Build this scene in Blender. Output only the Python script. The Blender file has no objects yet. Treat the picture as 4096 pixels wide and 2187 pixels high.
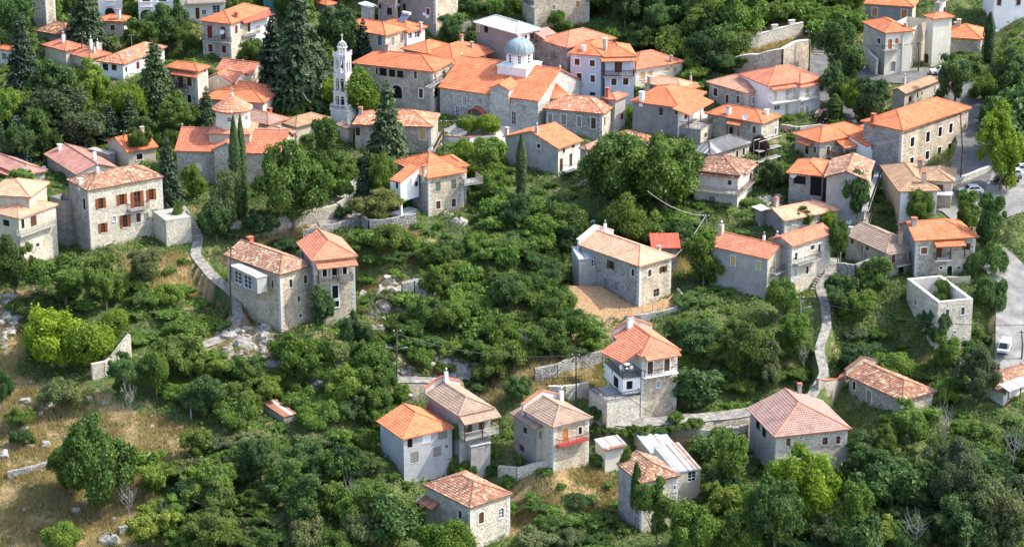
import bpy, math, random
import numpy as np
from mathutils import Vector
from mathutils.bvhtree import BVHTree
R = math.radians
rng = random.Random(7)
nr = np.random.default_rng(11)
scene = bpy.context.scene
col = scene.collection

# ------------------------------------------------------------------ camera, sky, sun, exposure
FPX = 2500.0
PITCH = R(19.0)
CAM = np.array([0.0, 0.0, 160.0])
cam_d = bpy.data.cameras.new('camera')
cam_d.sensor_width = 36.0
cam_d.lens = 36.0 * FPX / 1024.0
cam_d.clip_start = 1.0
cam_d.clip_end = 9000.0
cam = bpy.data.objects.new('camera', cam_d)
cam.location = CAM
cam.rotation_euler = (R(90) - PITCH, 0, 0)
col.objects.link(cam)
scene.camera = cam

SUN_EL, SUN_AZ = R(49.0), R(4.0)          # azimuth above the +X axis, towards +Y
sd = np.array([math.cos(SUN_EL) * math.cos(SUN_AZ), math.cos(SUN_EL) * math.sin(SUN_AZ), math.sin(SUN_EL)])
world = bpy.data.worlds.new('World')
scene.world = world
world.use_nodes = True
wn = world.node_tree
bg = wn.nodes['Background']
sky = wn.nodes.new('ShaderNodeTexSky')
sky.sky_type = 'NISHITA'
sky.sun_disc = False
sky.sun_elevation = SUN_EL
sky.sun_rotation = R(90) - SUN_AZ
sky.altitude = 900.0
sky.air_density = 1.0
sky.dust_density = 5.0
wn.links.new(sky.outputs[0], bg.inputs[0])
bg.inputs[1].default_value = 0.15
sun_d = bpy.data.lights.new('sun', 'SUN')
sun_d.energy = 2.0
sun_d.angle = R(0.55)
sun_d.color = (1.0, 0.94, 0.83)
sun = bpy.data.objects.new('sun', sun_d)
sun.rotation_euler = Vector(sd).to_track_quat('Z', 'Y').to_euler()
sun.location = (150, 400, 300)
col.objects.link(sun)
scene.view_settings.view_transform = 'Standard'
scene.view_settings.look = 'None'
scene.view_settings.gamma = 1.0
scene.view_settings.use_curve_mapping = False
scene.view_settings.exposure = 1.62

# ------------------------------------------------------------------ rays
cp, sp_ = math.cos(PITCH), math.sin(PITCH)
ROW = {'a': 0, 'b': 540, 'c': 1080, 'd': 1627}
def px(tile, x, y):
    if tile == 'D':
        return x * 0.39752, y * 0.39752
    return (1024 * int(tile[1]) + x / 2.4554) / 4.0, (ROW[tile[0]] + y / 2.4554) / 4.0
def ray(tile, x, y):
    u, v = px(tile, x, y)
    xc, yc = (u - 512) / FPX, (273 - v) / FPX
    return np.array([xc, cp + sp_ * yc, -sp_ + cp * yc])
def proj(P):
    P = np.asarray(P, float) - CAM
    dep = P[..., 1] * cp - P[..., 2] * sp_
    return 512 + FPX * P[..., 0] / dep, 273 - FPX * (P[..., 1] * sp_ + P[..., 2] * cp) / dep
def on_z(tile, x, y, z):
    d = ray(tile, x, y)
    return CAM + d * ((z - CAM[2]) / d[2])
def on_y(tile, x, y, Y):
    d = ray(tile, x, y)
    return CAM + d * (Y / d[1])
def on_plane(tile, x, y, O, n):
    d = ray(tile, x, y)
    return CAM + d * (np.dot(O - CAM, n) / np.dot(d, n))
def mpp(y):                       # metres per 1024-picture pixel at depth y
    return y / FPX * 1.06

# ------------------------------------------------------------------ terrain heights
PY = [-4000, -300, 100, 250, 300, 325, 365, 395, 430, 470, 500, 560, 700, 1200, 3000]
PZ = [60, -60, -50, -10, 0, 7, 18.5, 28.5, 36, 44, 52.5, 78, 140, 330, 640]
def _h(i, j, s):
    n = np.sin(i * 127.1 + j * 311.7 + s * 74.7) * 43758.5453
    return n - np.floor(n)
def vnoise(x, y, s=0):
    xi, yi = np.floor(x), np.floor(y)
    fx, fy = x - xi, y - yi
    fx, fy = fx * fx * (3 - 2 * fx), fy * fy * (3 - 2 * fy)
    return (_h(xi, yi, s) * (1 - fx) + _h(xi + 1, yi, s) * fx) * (1 - fy) + (_h(xi, yi + 1, s) * (1 - fx) + _h(xi + 1, yi + 1, s) * fx) * fy
def tz0(x, y):
    x = np.asarray(x, float); y = np.asarray(y, float)
    z = np.interp(y, PY, PZ)
    near = np.clip(1 - np.abs(y - 410) / 400, 0, 1)
    z = z + (vnoise(x / 28 + 3, y / 28, 1) - .5) * 2.6 * near + (vnoise(x / 9, y / 9, 2) - .5) * 1.0 * near
    return z
def hit0(tile, x, y):
    d = ray(tile, x, y)
    t = 240.0
    while t < 2500:
        P = CAM + d * t
        if P[2] < float(tz0(P[0], P[1])):
            a, b = t - 2, t
            for _ in range(14):
                m = (a + b) / 2
                Q = CAM + d * m
                if Q[2] < float(tz0(Q[0], Q[1])): b = m
                else: a = m
            return CAM + d * b
        t += 2
    return CAM + d * 900

# ------------------------------------------------------------------ mesh building
class MB:
    def __init__(s):
        s.v = []; s.f = []; s.uv = []; s.m = []; s.sm = []
        s.mats = []
    def mi(s, m):
        if m not in s.mats: s.mats.append(m)
        return s.mats.index(m)
    def poly(s, pts, m=None, uv=None, smooth=False):
        i = len(s.v)
        s.v += [tuple(p) for p in pts]
        s.f.append(tuple(range(i, i + len(pts))))
        s.uv.append(uv if uv is not None else [(p[0] + p[1], p[2]) for p in pts])
        s.m.append(s.mi(m) if m else 0); s.sm.append(smooth)
    def box(s, O, ax, ay, az, m=None, x=(0, 1), y=(0, 1), z=(0, 1), skip=()):
        O = np.asarray(O, float)
        c = {}
        for i in (0, 1):
            for j in (0, 1):
                for k in (0, 1):
                    c[i, j, k] = O + ax * x[i] + ay * y[j] + az * z[k]
        q = {'-z': [(0,0,0),(0,1,0),(1,1,0),(1,0,0)], '+z': [(0,0,1),(1,0,1),(1,1,1),(0,1,1)],
             '-y': [(0,0,0),(1,0,0),(1,0,1),(0,0,1)], '+y': [(1,1,0),(0,1,0),(0,1,1),(1,1,1)],
             '-x': [(0,1,0),(0,0,0),(0,0,1),(0,1,1)], '+x': [(1,0,0),(1,1,0),(1,1,1),(1,0,1)]}
        for k_, f in q.items():
            if k_ in skip: continue
            pts = [c[t] for t in f]
            if k_[1] == 'z': uv = [(x[t[0]], y[t[1]]) for t in f]
            elif k_[1] == 'y': uv = [(x[t[0]], z[t[2]]) for t in f]
            else: uv = [(y[t[1]], z[t[2]]) for t in f]
            s.poly(pts, m, uv)
    def tube(s, pts, r, n=6, m=None, caps=True):
        pts = [np.asarray(p, float) for p in pts]
        if not hasattr(r, '__len__'): r = [r] * len(pts)
        rings = []
        for i, p in enumerate(pts):
            d = pts[min(i + 1, len(pts) - 1)] - pts[max(i - 1, 0)]
            d = d / (np.linalg.norm(d) + 1e-9)
            a = np.cross(d, [0, 0, 1.0]) if abs(d[2]) < .95 else np.cross(d, [1.0, 0, 0])
            a /= np.linalg.norm(a); b = np.cross(d, a)
            rings.append([p + r[i] * (a * math.cos(2 * math.pi * k / n) + b * math.sin(2 * math.pi * k / n)) for k in range(n)])
        for i in range(len(rings) - 1):
            for k in range(n):
                k2 = (k + 1) % n
                s.poly([rings[i][k2], rings[i][k], rings[i + 1][k], rings[i + 1][k2]], m, smooth=True)
        if caps:
            s.poly(rings[0], m); s.poly(rings[-1][::-1], m)
    def lathe(s, c, prof, n=24, m=None, smooth=True, a0=0, a1=2 * math.pi, ph=0):
        c = np.asarray(c, float)
        for i in range(len(prof) - 1):
            for k in range(n):
                t0 = a0 + (a1 - a0) * k / n + ph; t1 = a0 + (a1 - a0) * (k + 1) / n + ph
                (r0, z0), (r1, z1) = prof[i], prof[i + 1]
                p = [c + np.array([r0 * math.cos(t0), r0 * math.sin(t0), z0]), c + np.array([r0 * math.cos(t1), r0 * math.sin(t1), z0]),
                     c + np.array([r1 * math.cos(t1), r1 * math.sin(t1), z1]), c + np.array([r1 * math.cos(t0), r1 * math.sin(t0), z1])]
                uv = [(t0 * max(r0, r1), z0), (t1 * max(r0, r1), z0), (t1 * max(r0, r1), z1), (t0 * max(r0, r1), z1)]
                if r0 < 1e-6: p = [p[0], p[2], p[3]]; uv = [uv[0], uv[2], uv[3]]
                elif r1 < 1e-6: p = p[:3]; uv = uv[:3]
                s.poly(p, m, uv, smooth)
    def build(s, name, m=None, parent=None, org=None):
        me = bpy.data.meshes.new(name)
        V = np.array(s.v, float).reshape(-1, 3)
        if org is not None: V = V - np.asarray(org)
        me.from_pydata(V.tolist(), [], s.f)
        uvl = me.uv_layers.new(name='UVMap')
        uvl.data.foreach_set('uv', [c for f in s.uv for p in f for c in p])
        if s.mats and s.mats[0] is not None:
            for k in s.mats: me.materials.append(M[k] if isinstance(k, str) else k)
            me.polygons.foreach_set('material_index', s.m)
        elif m: me.materials.append(M[m])
        if any(s.sm):
            me.polygons.foreach_set('use_smooth', s.sm)
        o = bpy.data.objects.new(name, me)
        col.objects.link(o)
        if parent is not None: o.parent = parent
        return o
def np_mesh(name, V, F, mats, tint=None, matidx=None, smooth=False, parent=None, uv=None):
    """V (n,3), F (m,k) with k 3 or 4"""
    me = bpy.data.meshes.new(name)
    V = np.ascontiguousarray(V, np.float32); F = np.ascontiguousarray(F, np.int32)
    k = F.shape[1]
    me.vertices.add(len(V)); me.vertices.foreach_set('co', V.ravel())
    me.loops.add(F.size); me.loops.foreach_set('vertex_index', F.ravel())
    me.polygons.add(len(F))
    me.polygons.foreach_set('loop_start', np.arange(0, F.size, k, dtype=np.int32))
    if matidx is not None: me.polygons.foreach_set('material_index', np.asarray(matidx, np.int32))
    me.polygons.foreach_set('use_smooth', np.full(len(F), smooth))
    for m in mats: me.materials.append(M[m])
    if tint is not None:
        a = me.attributes.new('tint', 'FLOAT', 'FACE')
        a.data.foreach_set('value', np.asarray(tint, np.float32))
    me.update(calc_edges=True)
    if name is None: return me
    o = bpy.data.objects.new(name, me)
    col.objects.link(o)
    if parent is not None: o.parent = parent
    return o
def thing(name, label, cat, loc=(0, 0, 0), group=None, rz=0):
    o = bpy.data.objects.new(name, None)
    o.empty_display_size = .5
    o.location = loc; o.rotation_euler = (0, 0, rz)
    col.objects.link(o)
    o['label'] = label; o['category'] = cat
    if group: o['group'] = group
    return o
def tag(o, label, cat, group=None):
    o['label'] = label; o['category'] = cat
    if group: o['group'] = group
    return o
def nz(v):
    v = np.asarray(v, float); return v / (np.linalg.norm(v) + 1e-12)
Z = np.array([0, 0, 1.0])

# ------------------------------------------------------------------ materials
M = {}
def newmat(name):
    m = bpy.data.materials.new(name); m.use_nodes = True
    n = m.node_tree; b = n.nodes['Principled BSDF']
    b.inputs['Roughness'].default_value = .9
    if 'Specular IOR Level' in b.inputs: b.inputs['Specular IOR Level'].default_value = .25
    M[name] = m
    return m, n, b
def N(n, t, **k):
    x = n.nodes.new(t)
    for a, v in k.items(): setattr(x, a, v)
    return x
def mixc(n, f, a, b, mode='MIX'):
    x = N(n, 'ShaderNodeMix', data_type='RGBA', blend_type=mode)
    for i, v in ((0, f), (6, a), (7, b)):
        if hasattr(v, 'is_linked') or hasattr(v, 'links'): n.links.new(v, x.inputs[i])
        elif isinstance(v, (int, float)): x.inputs[i].default_value = v
        else: x.inputs[i].default_value = (*v, 1) if len(v) == 3 else v
    return x.outputs[2]
def ramp(n, src, stops):
    x = N(n, 'ShaderNodeValToRGB')
    e = x.color_ramp.elements
    while len(e) < len(stops): e.new(.5)
    for i, (p, c) in enumerate(stops):
        e[i].position = p
        e[i].color = (*c, 1) if hasattr(c, '__len__') else (c, c, c, 1)
    n.links.new(src, x.inputs[0])
    return x.outputs[0]
def noise(n, vec, scale, detail=3, rough=.6):
    x = N(n, 'ShaderNodeTexNoise'); x.inputs['Scale'].default_value = scale
    x.inputs['Detail'].default_value = detail; x.inputs['Roughness'].default_value = rough
    if vec is not None: n.links.new(vec, x.inputs['Vector'])
    return x.outputs[0]
def mapping(n, vec, scale):
    x = N(n, 'ShaderNodeMapping'); x.inputs['Scale'].default_value = scale
    n.links.new(vec, x.inputs['Vector'])
    return x.outputs[0]
def bump(n, b, src, st=.4, dist=.05):
    x = N(n, 'ShaderNodeBump'); x.inputs['Strength'].default_value = st; x.inputs['Distance'].default_value = dist
    n.links.new(src, x.inputs['Height']); n.links.new(x.outputs[0], b.inputs['Normal'])
def uvec(n): return N(n, 'ShaderNodeTexCoord').outputs['UV']
def ovec(n): return N(n, 'ShaderNodeTexCoord').outputs['Object']
def m_stone(name, ca, cb, mortar, sc=2.6, ys=1.5, stain=.35, edge=.07):
    m, n, b = newmat(name)
    uv = mapping(n, uvec(n), (1, ys, 1))
    wob = noise(n, uv, 2.0, 2)
    wv = mixc(n, .12, uv, wob, 'ADD')
    v = N(n, 'ShaderNodeTexVoronoi'); v.inputs['Scale'].default_value = sc; n.links.new(wv, v.inputs['Vector'])
    e = N(n, 'ShaderNodeTexVoronoi', feature='DISTANCE_TO_EDGE'); e.inputs['Scale'].default_value = sc; n.links.new(wv, e.inputs['Vector'])
    sx = N(n, 'ShaderNodeSeparateColor'); n.links.new(v.outputs['Color'], sx.inputs[0])
    c = mixc(n, sx.outputs[0], ca, cb)
    dk = ramp(n, sx.outputs[1], [(0, .62), (.35, 1.0), (.8, 1.0), (1, 1.25)])
    c = mixc(n, 1.0, c, dk, 'MULTIPLY')
    mk = ramp(n, e.outputs[0], [(0, 1), (edge, 0)])
    c = mixc(n, mk, c, mortar)
    st = ramp(n, noise(n, ovec(n), .35, 5, .7), [(.36, 1 - stain), (.6, 1.06)])
    c = mixc(n, 1.0, c, st, 'MULTIPLY')
    n.links.new(c, b.inputs['Base Color'])
    hh = ramp(n, e.outputs[0], [(0, 0), (.18, 1)])
    bump(n, b, hh, .9, .07)
def m_stucco(name, c, var=.25, streak=.2):
    m, n, b = newmat(name)
    o = ovec(n)
    a = ramp(n, noise(n, o, .5, 6, .7), [(.3, 1 - var), (.65, 1.06)])
    s = ramp(n, noise(n, mapping(n, o, (1.2, 1.2, .35)), 1.1, 5, .7), [(.35, 1 - streak * .7), (.6, 1.0)])
    x = mixc(n, 1.0, c, a, 'MULTIPLY'); x = mixc(n, 1.0, x, s, 'MULTIPLY')
    n.links.new(x, b.inputs['Base Color'])
    bump(n, b, noise(n, o, 9, 4), .25, .03)
def m_tile(name, ca, cb, cc=None, old=.0, rough=.75):
    m, n, b = newmat(name)
    at = N(n, 'ShaderNodeAttribute', attribute_name='tint')
    stops = [(0, ca), (.5, tuple((p + q) / 2 for p, q in zip(ca, cb))), (.87, cb)]
    if cc: stops += [(.90, cc), (1, tuple(min(1, k * 1.15) for k in cc))]
    c = ramp(n, at.outputs['Fac'], stops)
    o = ovec(n)
    a = ramp(n, noise(n, o, .6, 5, .7), [(.32, 1 - .28 - old), (.6, 1.05)])
    c = mixc(n, 1.0, c, a, 'MULTIPLY')
    f = ramp(n, noise(n, o, 5, 3, .7), [(.3, .82), (.7, 1.1)])
    c = mixc(n, 1.0, c, f, 'MULTIPLY')
    oi = N(n, 'ShaderNodeObjectInfo')
    c = mixc(n, 1.0, c, ramp(n, oi.outputs['Random'], [(0, (.80, .84, .88)), (.3, (.98, .95, .93)), (.6, (1.0, 1.0, 1.0)), (.85, (1.02, 1.10, 1.14)), (1, (.92, .82, .76))]), 'MULTIPLY')
    lich = ramp(n, noise(n, o, 1.7, 7, .8), [(.60, 0), (.72, .45)])
    c = mixc(n, lich, c, (.20, .17, .13))
    n.links.new(c, b.inputs['Base Color']); b.inputs['Roughness'].default_value = rough
def m_plain(name, c, rough=.7, var=.15, sc=2.0, metal=0):
    m, n, b = newmat(name)
    a = ramp(n, noise(n, ovec(n), sc, 4, .6), [(.3, 1 - var), (.7, 1 + var * .4)])
    n.links.new(mixc(n, 1.0, c, a, 'MULTIPLY'), b.inputs['Base Color'])
    b.inputs['Roughness'].default_value = rough; b.inputs['Metallic'].default_value = metal
def m_leaf(name, dark, mid, light, trans=.38):
    m, n, b = newmat(name)
    n.nodes.remove(b)
    at = N(n, 'ShaderNodeAttribute', attribute_name='tint')
    oi = N(n, 'ShaderNodeObjectInfo')
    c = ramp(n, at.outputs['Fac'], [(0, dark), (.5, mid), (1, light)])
    v = ramp(n, oi.outputs['Random'], [(0, (.60, .70, .72)), (.3, (.92, .96, .90)), (.6, (1.08, 1.08, .85)), (.82, (1.2, 1.25, 1.1)), (1, (1.55, 1.42, .95))])
    c = mixc(n, 1.0, c, v, 'MULTIPLY')
    d = N(n, 'ShaderNodeBsdfPrincipled'); d.inputs['Roughness'].default_value = .55
    d.inputs['Specular IOR Level'].default_value = .3
    t = N(n, 'ShaderNodeBsdfTranslucent')
    n.links.new(c, d.inputs['Base Color'])
    n.links.new(mixc(n, 1.0, c, (1.3, 1.35, .6), 'MULTIPLY'), t.inputs['Color'])
    mx = N(n, 'ShaderNodeMixShader'); mx.inputs[0].default_value = trans
    n.links.new(d.outputs[0], mx.inputs[1]); n.links.new(t.outputs[0], mx.inputs[2])
    n.links.new(mx.outputs[0], n.nodes['Material Output'].inputs['Surface'])

m_stone('stone', (.48, .44, .365), (.62, .56, .45), (.48, .44, .365), sc=3.4)
m_stone('stone_light', (.60, .55, .45), (.74, .675, .54), (.62, .57, .47), sc=3.6, stain=.2, edge=.05)
m_stone('stone_warm', (.56, .47, .35), (.70, .60, .45), (.62, .54, .42), sc=3.4)
m_stone('stone_grey', (.31, .31, .30), (.48, .46, .42), (.36, .35, .32), sc=3.2, stain=.3)
m_stone('stone_church', (.46, .46, .43), (.60, .57, .51), (.42, .42, .39), sc=2.6, ys=2.0, stain=.15, edge=.045)
m_stone('dry_stone', (.32, .32, .30), (.48, .46, .42), (.10, .095, .08), sc=2.4, ys=1.3, edge=.1, stain=.3)
m_stucco('stucco_grey', (.40, .39, .36), .3, .25)
m_stucco('stucco_dark', (.28, .28, .27), .3, .25)
m_stucco('stucco_beige', (.52, .46, .36), .25, .2)
m_stucco('stucco_cream', (.70, .66, .54), .15, .12)
m_stucco('white_wall', (.78, .78, .76), .12, .1)
m_stucco('white_old', (.66, .64, .58), .35, .3)
m_stucco('blue_wall', (.50, .56, .66), .12, .1)
m_stucco('concrete', (.42, .41, .38), .35, .35)
m_stucco('yellow_wall', (.74, .66, .42), .1, .05)
def m_block(name):
    m, n, b = newmat(name)
    br = N(n, 'ShaderNodeTexBrick'); br.inputs['Scale'].default_value = 1.0
    br.inputs['Color1'].default_value = (.44, .45, .45, 1); br.inputs['Color2'].default_value = (.50, .50, .49, 1)
    br.inputs['Mortar'].default_value = (.32, .32, .31, 1); br.inputs['Brick Width'].default_value = .5
    br.inputs['Row Height'].default_value = .24; br.inputs['Mortar Size'].default_value = .018
    n.links.new(uvec(n), br.inputs['Vector'])
    st = ramp(n, noise(n, ovec(n), .5, 5, .7), [(.3, .75), (.65, 1.05)])
    n.links.new(mixc(n, 1.0, br.outputs[0], st, 'MULTIPLY'), b.inputs['Base Color'])
m_block('block_wall')
m_tile('t_orange', (.58, .175, .075), (.71, .24, .115))
m_tile('t_salmon', (.54, .19, .11), (.65, .25, .15))
m_tile('t_peach', (.62, .31, .19), (.74, .41, .27))
m_tile('t_old', (.28, .14, .09), (.48, .26, .165), (.58, .42, .28), .18, .9)
m_tile('t_oldorange', (.50, .19, .10), (.70, .32, .19), (.72, .50, .37), .12, .9)
m_tile('t_taupe', (.36, .25, .18), (.42, .30, .22))
m_tile('t_tan', (.40, .25, .15), (.48, .31, .19))
m_tile('t_maroon', (.40, .20, .16), (.48, .26, .21))
m_tile('t_pink', (.42, .255, .195), (.48, .30, .235))
m_tile('t_red', (.58, .10, .06), (.66, .14, .09))
m_tile('t_slate', (.14, .145, .15), (.20, .205, .21), (.42, .42, .42), .1, .5)
m_tile('t_white', (.62, .63, .62), (.72, .72, .70), None, .1, .5)
m_tile('t_blue', (.42, .50, .58), (.56, .63, .70), (.34, .16, .09), .1, .45)
m_tile('t_rust', (.30, .12, .07), (.42, .20, .12), (.58, .55, .52), .1, .7)
m_plain('tw', (.72, .70, .65), .8, .2)
m_plain('quoin', (.60, .58, .53), .9, .25, 1.5)
m_plain('white', (.80, .80, .78), .6, .06)
m_plain('cut_stone', (.60, .59, .56), .85, .18, 3)
m_plain('marble', (.62, .62, .60), .8, .28, 1.6)
m_plain('glass', (.025, .03, .035), .12, .1)
m_plain('dark', (.012, .012, .012), .9, .1)
m_plain('wood_brown', (.10, .045, .025), .7, .3, 6)
m_plain('wood_red', (.30, .085, .025), .6, .25, 6)
m_plain('wood_orange', (.50, .19, .05), .6, .2, 6)
m_plain('wood_yellow', (.58, .38, .12), .7, .2, 6)
m_plain('wood_maroon', (.16, .02, .02), .6, .2, 6)
m_plain('wood_green', (.12, .17, .13), .7, .2, 6)
m_plain('wood_grey', (.26, .24, .21), .85, .35, 8)
m_plain('wood_blue', (.10, .15, .22), .7, .3, 6)
m_plain('wood_pale', (.48, .46, .36), .7, .2, 6)
m_plain('pole_wood', (.12, .085, .06), .85, .3, 5)
m_plain('iron', (.04, .04, .042), .6, .2)
m_plain('iron_rust', (.14, .09, .07), .8, .3, 4)
m_plain('steel', (.36, .37, .38), .5, .1, 2, .6)
m_plain('brick_red', (.42, .14, .08), .85, .25, 3)
m_plain('verdigris', (.24, .31, .33), .55, .28, .9)
m_plain('pave', (.36, .35, .32), .9, .25, 2.5)
m_plain('asphalt', (.15, .15, .148), .9, .4, .7)
m_plain('concrete_road', (.25, .245, .235), .9, .45, .5)
m_plain('path_stone', (.30, .285, .25), .9, .6, 1.3)
m_plain('car_white', (.80, .80, .80), .25, .02)
m_plain('car_black', (.015, .015, .018), .2, .02)
m_plain('car_silver', (.45, .50, .56), .25, .02)
m_plain('rubber', (.02, .02, .02), .8, .1)
m_plain('red_paint', (.45, .06, .05), .5, .15)
m_plain('awning_red', (.60, .12, .06), .6, .12)
m_plain('net_teal', (.10, .30, .30), .8, .2)
m_plain('flag_blue', (.08, .17, .45), .7, .05)
m_plain('bark', (.16, .13, .10), .9, .35, 3)
m_plain('dead_wood', (.30, .28, .25), .9, .3, 3)
m_plain('soil', (.36, .23, .12), .95, .3, 1.5)
m_plain('wire', (.06, .06, .06), .6, .1)
def m_rock(name='rock'):
    m, n, b = newmat(name)
    o = ovec(n)
    a = ramp(n, noise(n, o, 1.2, 8, .72), [(.3, (.16, .145, .12)), (.5, (.34, .32, .28)), (.72, (.52, .50, .46))])
    n.links.new(a, b.inputs['Base Color'])
    bump(n, b, noise(n, o, 2.5, 8, .7), .9, .25)
m_rock()
# ------------------------------------------------------------------ houses
FOOT = []            # (polygon xy, z limit) for levelling the ground and keeping trees off
BV, BF = [], []      # solid surfaces other things are stood on
def solid(pts):
    i = len(BV); BV.extend([tuple(p) for p in pts]); BF.append(tuple(range(i, i + len(pts))))

def tile_face(poly, pu=.36, pc=.42, step=.05, amp=.045, kind='tile', trand=None):
    """courses of real tiles over a convex roof slope whose first edge is the eave"""
    P = np.array(poly, float)
    A, B = P[0], P[1]
    X = nz(B - A); Nn = nz(np.cross(P[1] - P[0], P[2] - P[0]))
    if Nn[2] < 0: Nn = -Nn
    Y = np.cross(Nn, X)
    if np.dot(P.mean(0) - A, Y) < 0:
        A, B = P[1], P[0]; X = -X; Y = -Y
        P = np.array([A, B] + [p for p in P[2:][::-1]])
    q = np.c_[(P - A) @ X, (P - A) @ Y]
    umin, umax, vmax = q[:, 0].min(), q[:, 0].max(), q[:, 1].max()
    if kind == 'seam':
        base = np.arange(umin, umax, .55)
        us = np.concatenate([[u, u + .05, u + .07, u + .52] for u in base]); hu = np.tile([.06, .06, .0, .0], len(base))
        pc = 50; step = .0
    elif kind == 'corr':
        k = int((umax - umin) / .12) + 2
        us = umin + np.arange(k) * .12; hu = (np.arange(k) % 2) * .03; pc = 50; step = 0
    else:
        k = max(3, int((umax - umin) / (pu / 2)) + 2)
        us = umin + np.arange(k) * pu / 2; hu = (np.arange(k) % 2) * amp
    us = np.clip(us, umin, umax)
    # limits of v at each u
    lo = np.full(len(us), 1e9); hi = np.full(len(us), -1e9)
    m = len(q)
    for i in range(m):
        a, b = q[i], q[(i + 1) % m]
        if abs(b[0] - a[0]) < 1e-6:
            s = np.abs(us - a[0]) < 1e-4
            lo[s] = np.minimum(lo[s], min(a[1], b[1])); hi[s] = np.maximum(hi[s], max(a[1], b[1])); continue
        t = (us - a[0]) / (b[0] - a[0]); s = (t >= -1e-6) & (t <= 1 + 1e-6)
        v = a[1] + t * (b[1] - a[1])
        lo[s] = np.minimum(lo[s], v[s]); hi[s] = np.maximum(hi[s], v[s])
    lo = np.where(lo > 1e8, 0, lo); hi = np.where(hi < lo, lo, hi)
    nc = max(1, int(math.ceil(vmax / pc)))
    vr = []; hr = []
    for j in range(nc):
        vr += [j * pc, min((j + 1) * pc, vmax + .01) - .012]; hr += [step, 0.0]
    vr = np.array(vr); hr = np.array(hr)
    if kind == 'tile' and nc > 2 and trand is not None: pass
    VV = np.clip(vr[None, :], lo[:, None], hi[:, None])
    HH = hu[:, None] + hr[None, :] + .012
    if trand:                                   # uneven old tiles
        HH = HH + np.repeat(nr.random((len(us), nc)) * trand, 2, axis=1)
    pts = A + us[:, None, None] * X + VV[:, :, None] * Y + HH[:, :, None] * Nn
    nu, nv = VV.shape
    ii, jj = np.meshgrid(np.arange(nu - 1), np.arange(nv - 1), indexing='ij')
    a = ii * nv + jj; F = np.stack([a, a + nv, a + nv + 1, a + 1], -1).reshape(-1, 4)
    ext = np.maximum(VV[:-1, 1:] - VV[:-1, :-1], VV[1:, 1:] - VV[1:, :-1])
    isstep = (np.arange(nv - 1) % 2 == 1)[None, :]
    near = (VV[:-1, 1:] < hi[:-1, None] - 1e-3) | (VV[1:, 1:] < hi[1:, None] - 1e-3)
    keep = (np.where(isstep, near, ext > 1e-3) & (us[1:] > us[:-1] + 1e-5)[:, None]).ravel()
    rt = nr.random((nu // 2 + 2, nc + 1))
    tint = rt[(ii // 2), ((jj + 1) // 2 if kind == 'tile' else jj * 0)].ravel()
    return pts.reshape(-1, 3), F[keep], tint[keep]

def slab(mb, poly, th, m, solidify=True):
    P = [np.asarray(p, float) for p in poly]
    n = np.cross(P[1] - P[0], P[2] - P[0])
    if n[2] < 0: P = P[::-1]
    L = [p - Z * th for p in P]
    mb.poly(P, m); mb.poly(L[::-1], m)
    k = len(P)
    for i in range(k): mb.poly([P[i], L[i], L[(i + 1) % k], P[(i + 1) % k]], m)
    if solidify: solid(P)

RM = {  # roof kind: tile material, tile profile, deck material, ridge material
 'orange': ('t_orange', 'tile', 't_orange'), 'salmon': ('t_salmon', 'tile', 't_salmon'), 'peach': ('t_peach', 'tile', 't_peach'),
 'old': ('t_old', 'tile', 't_old'), 'oldorange': ('t_oldorange', 'tile', 't_oldorange'), 'taupe': ('t_taupe', 'tile', 't_taupe'),
 'tan': ('t_tan', 'tile', 't_tan'), 'maroon': ('t_maroon', 'seam', 't_maroon'), 'pink': ('t_pink', 'tile', 't_salmon'),
 'red': ('t_red', 'corr', 't_red'), 'slate': ('t_slate', 'seam', 't_slate'), 'white': ('t_white', 'corr', 't_white'),
 'pave': ('pave', 'none', 'pave'), 'blue': ('t_blue', 'corr', 't_blue'), 'rust': ('t_rust', 'corr', 't_rust')}

def tiles_obj(name, faces, rm, parent, org, trand=None):
    V, F, T = [], [], []; off = 0
    mt, kind, _ = RM[rm]
    big = rm in ('old', 'oldorange')
    for f in faces:
        v, q, t = tile_face(f, kind=kind, pu=.40 if not big else .30, pc=.44 if not big else .40, trand=.05 if big else None)
        V.append(v); F.append(q + off); T.append(t); off += len(v)
    o = np_mesh(name, np.concatenate(V) - org, np.concatenate(F), [mt], np.concatenate(T), parent=parent)
    o['kind'] = 'stuff'
    return o

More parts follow.
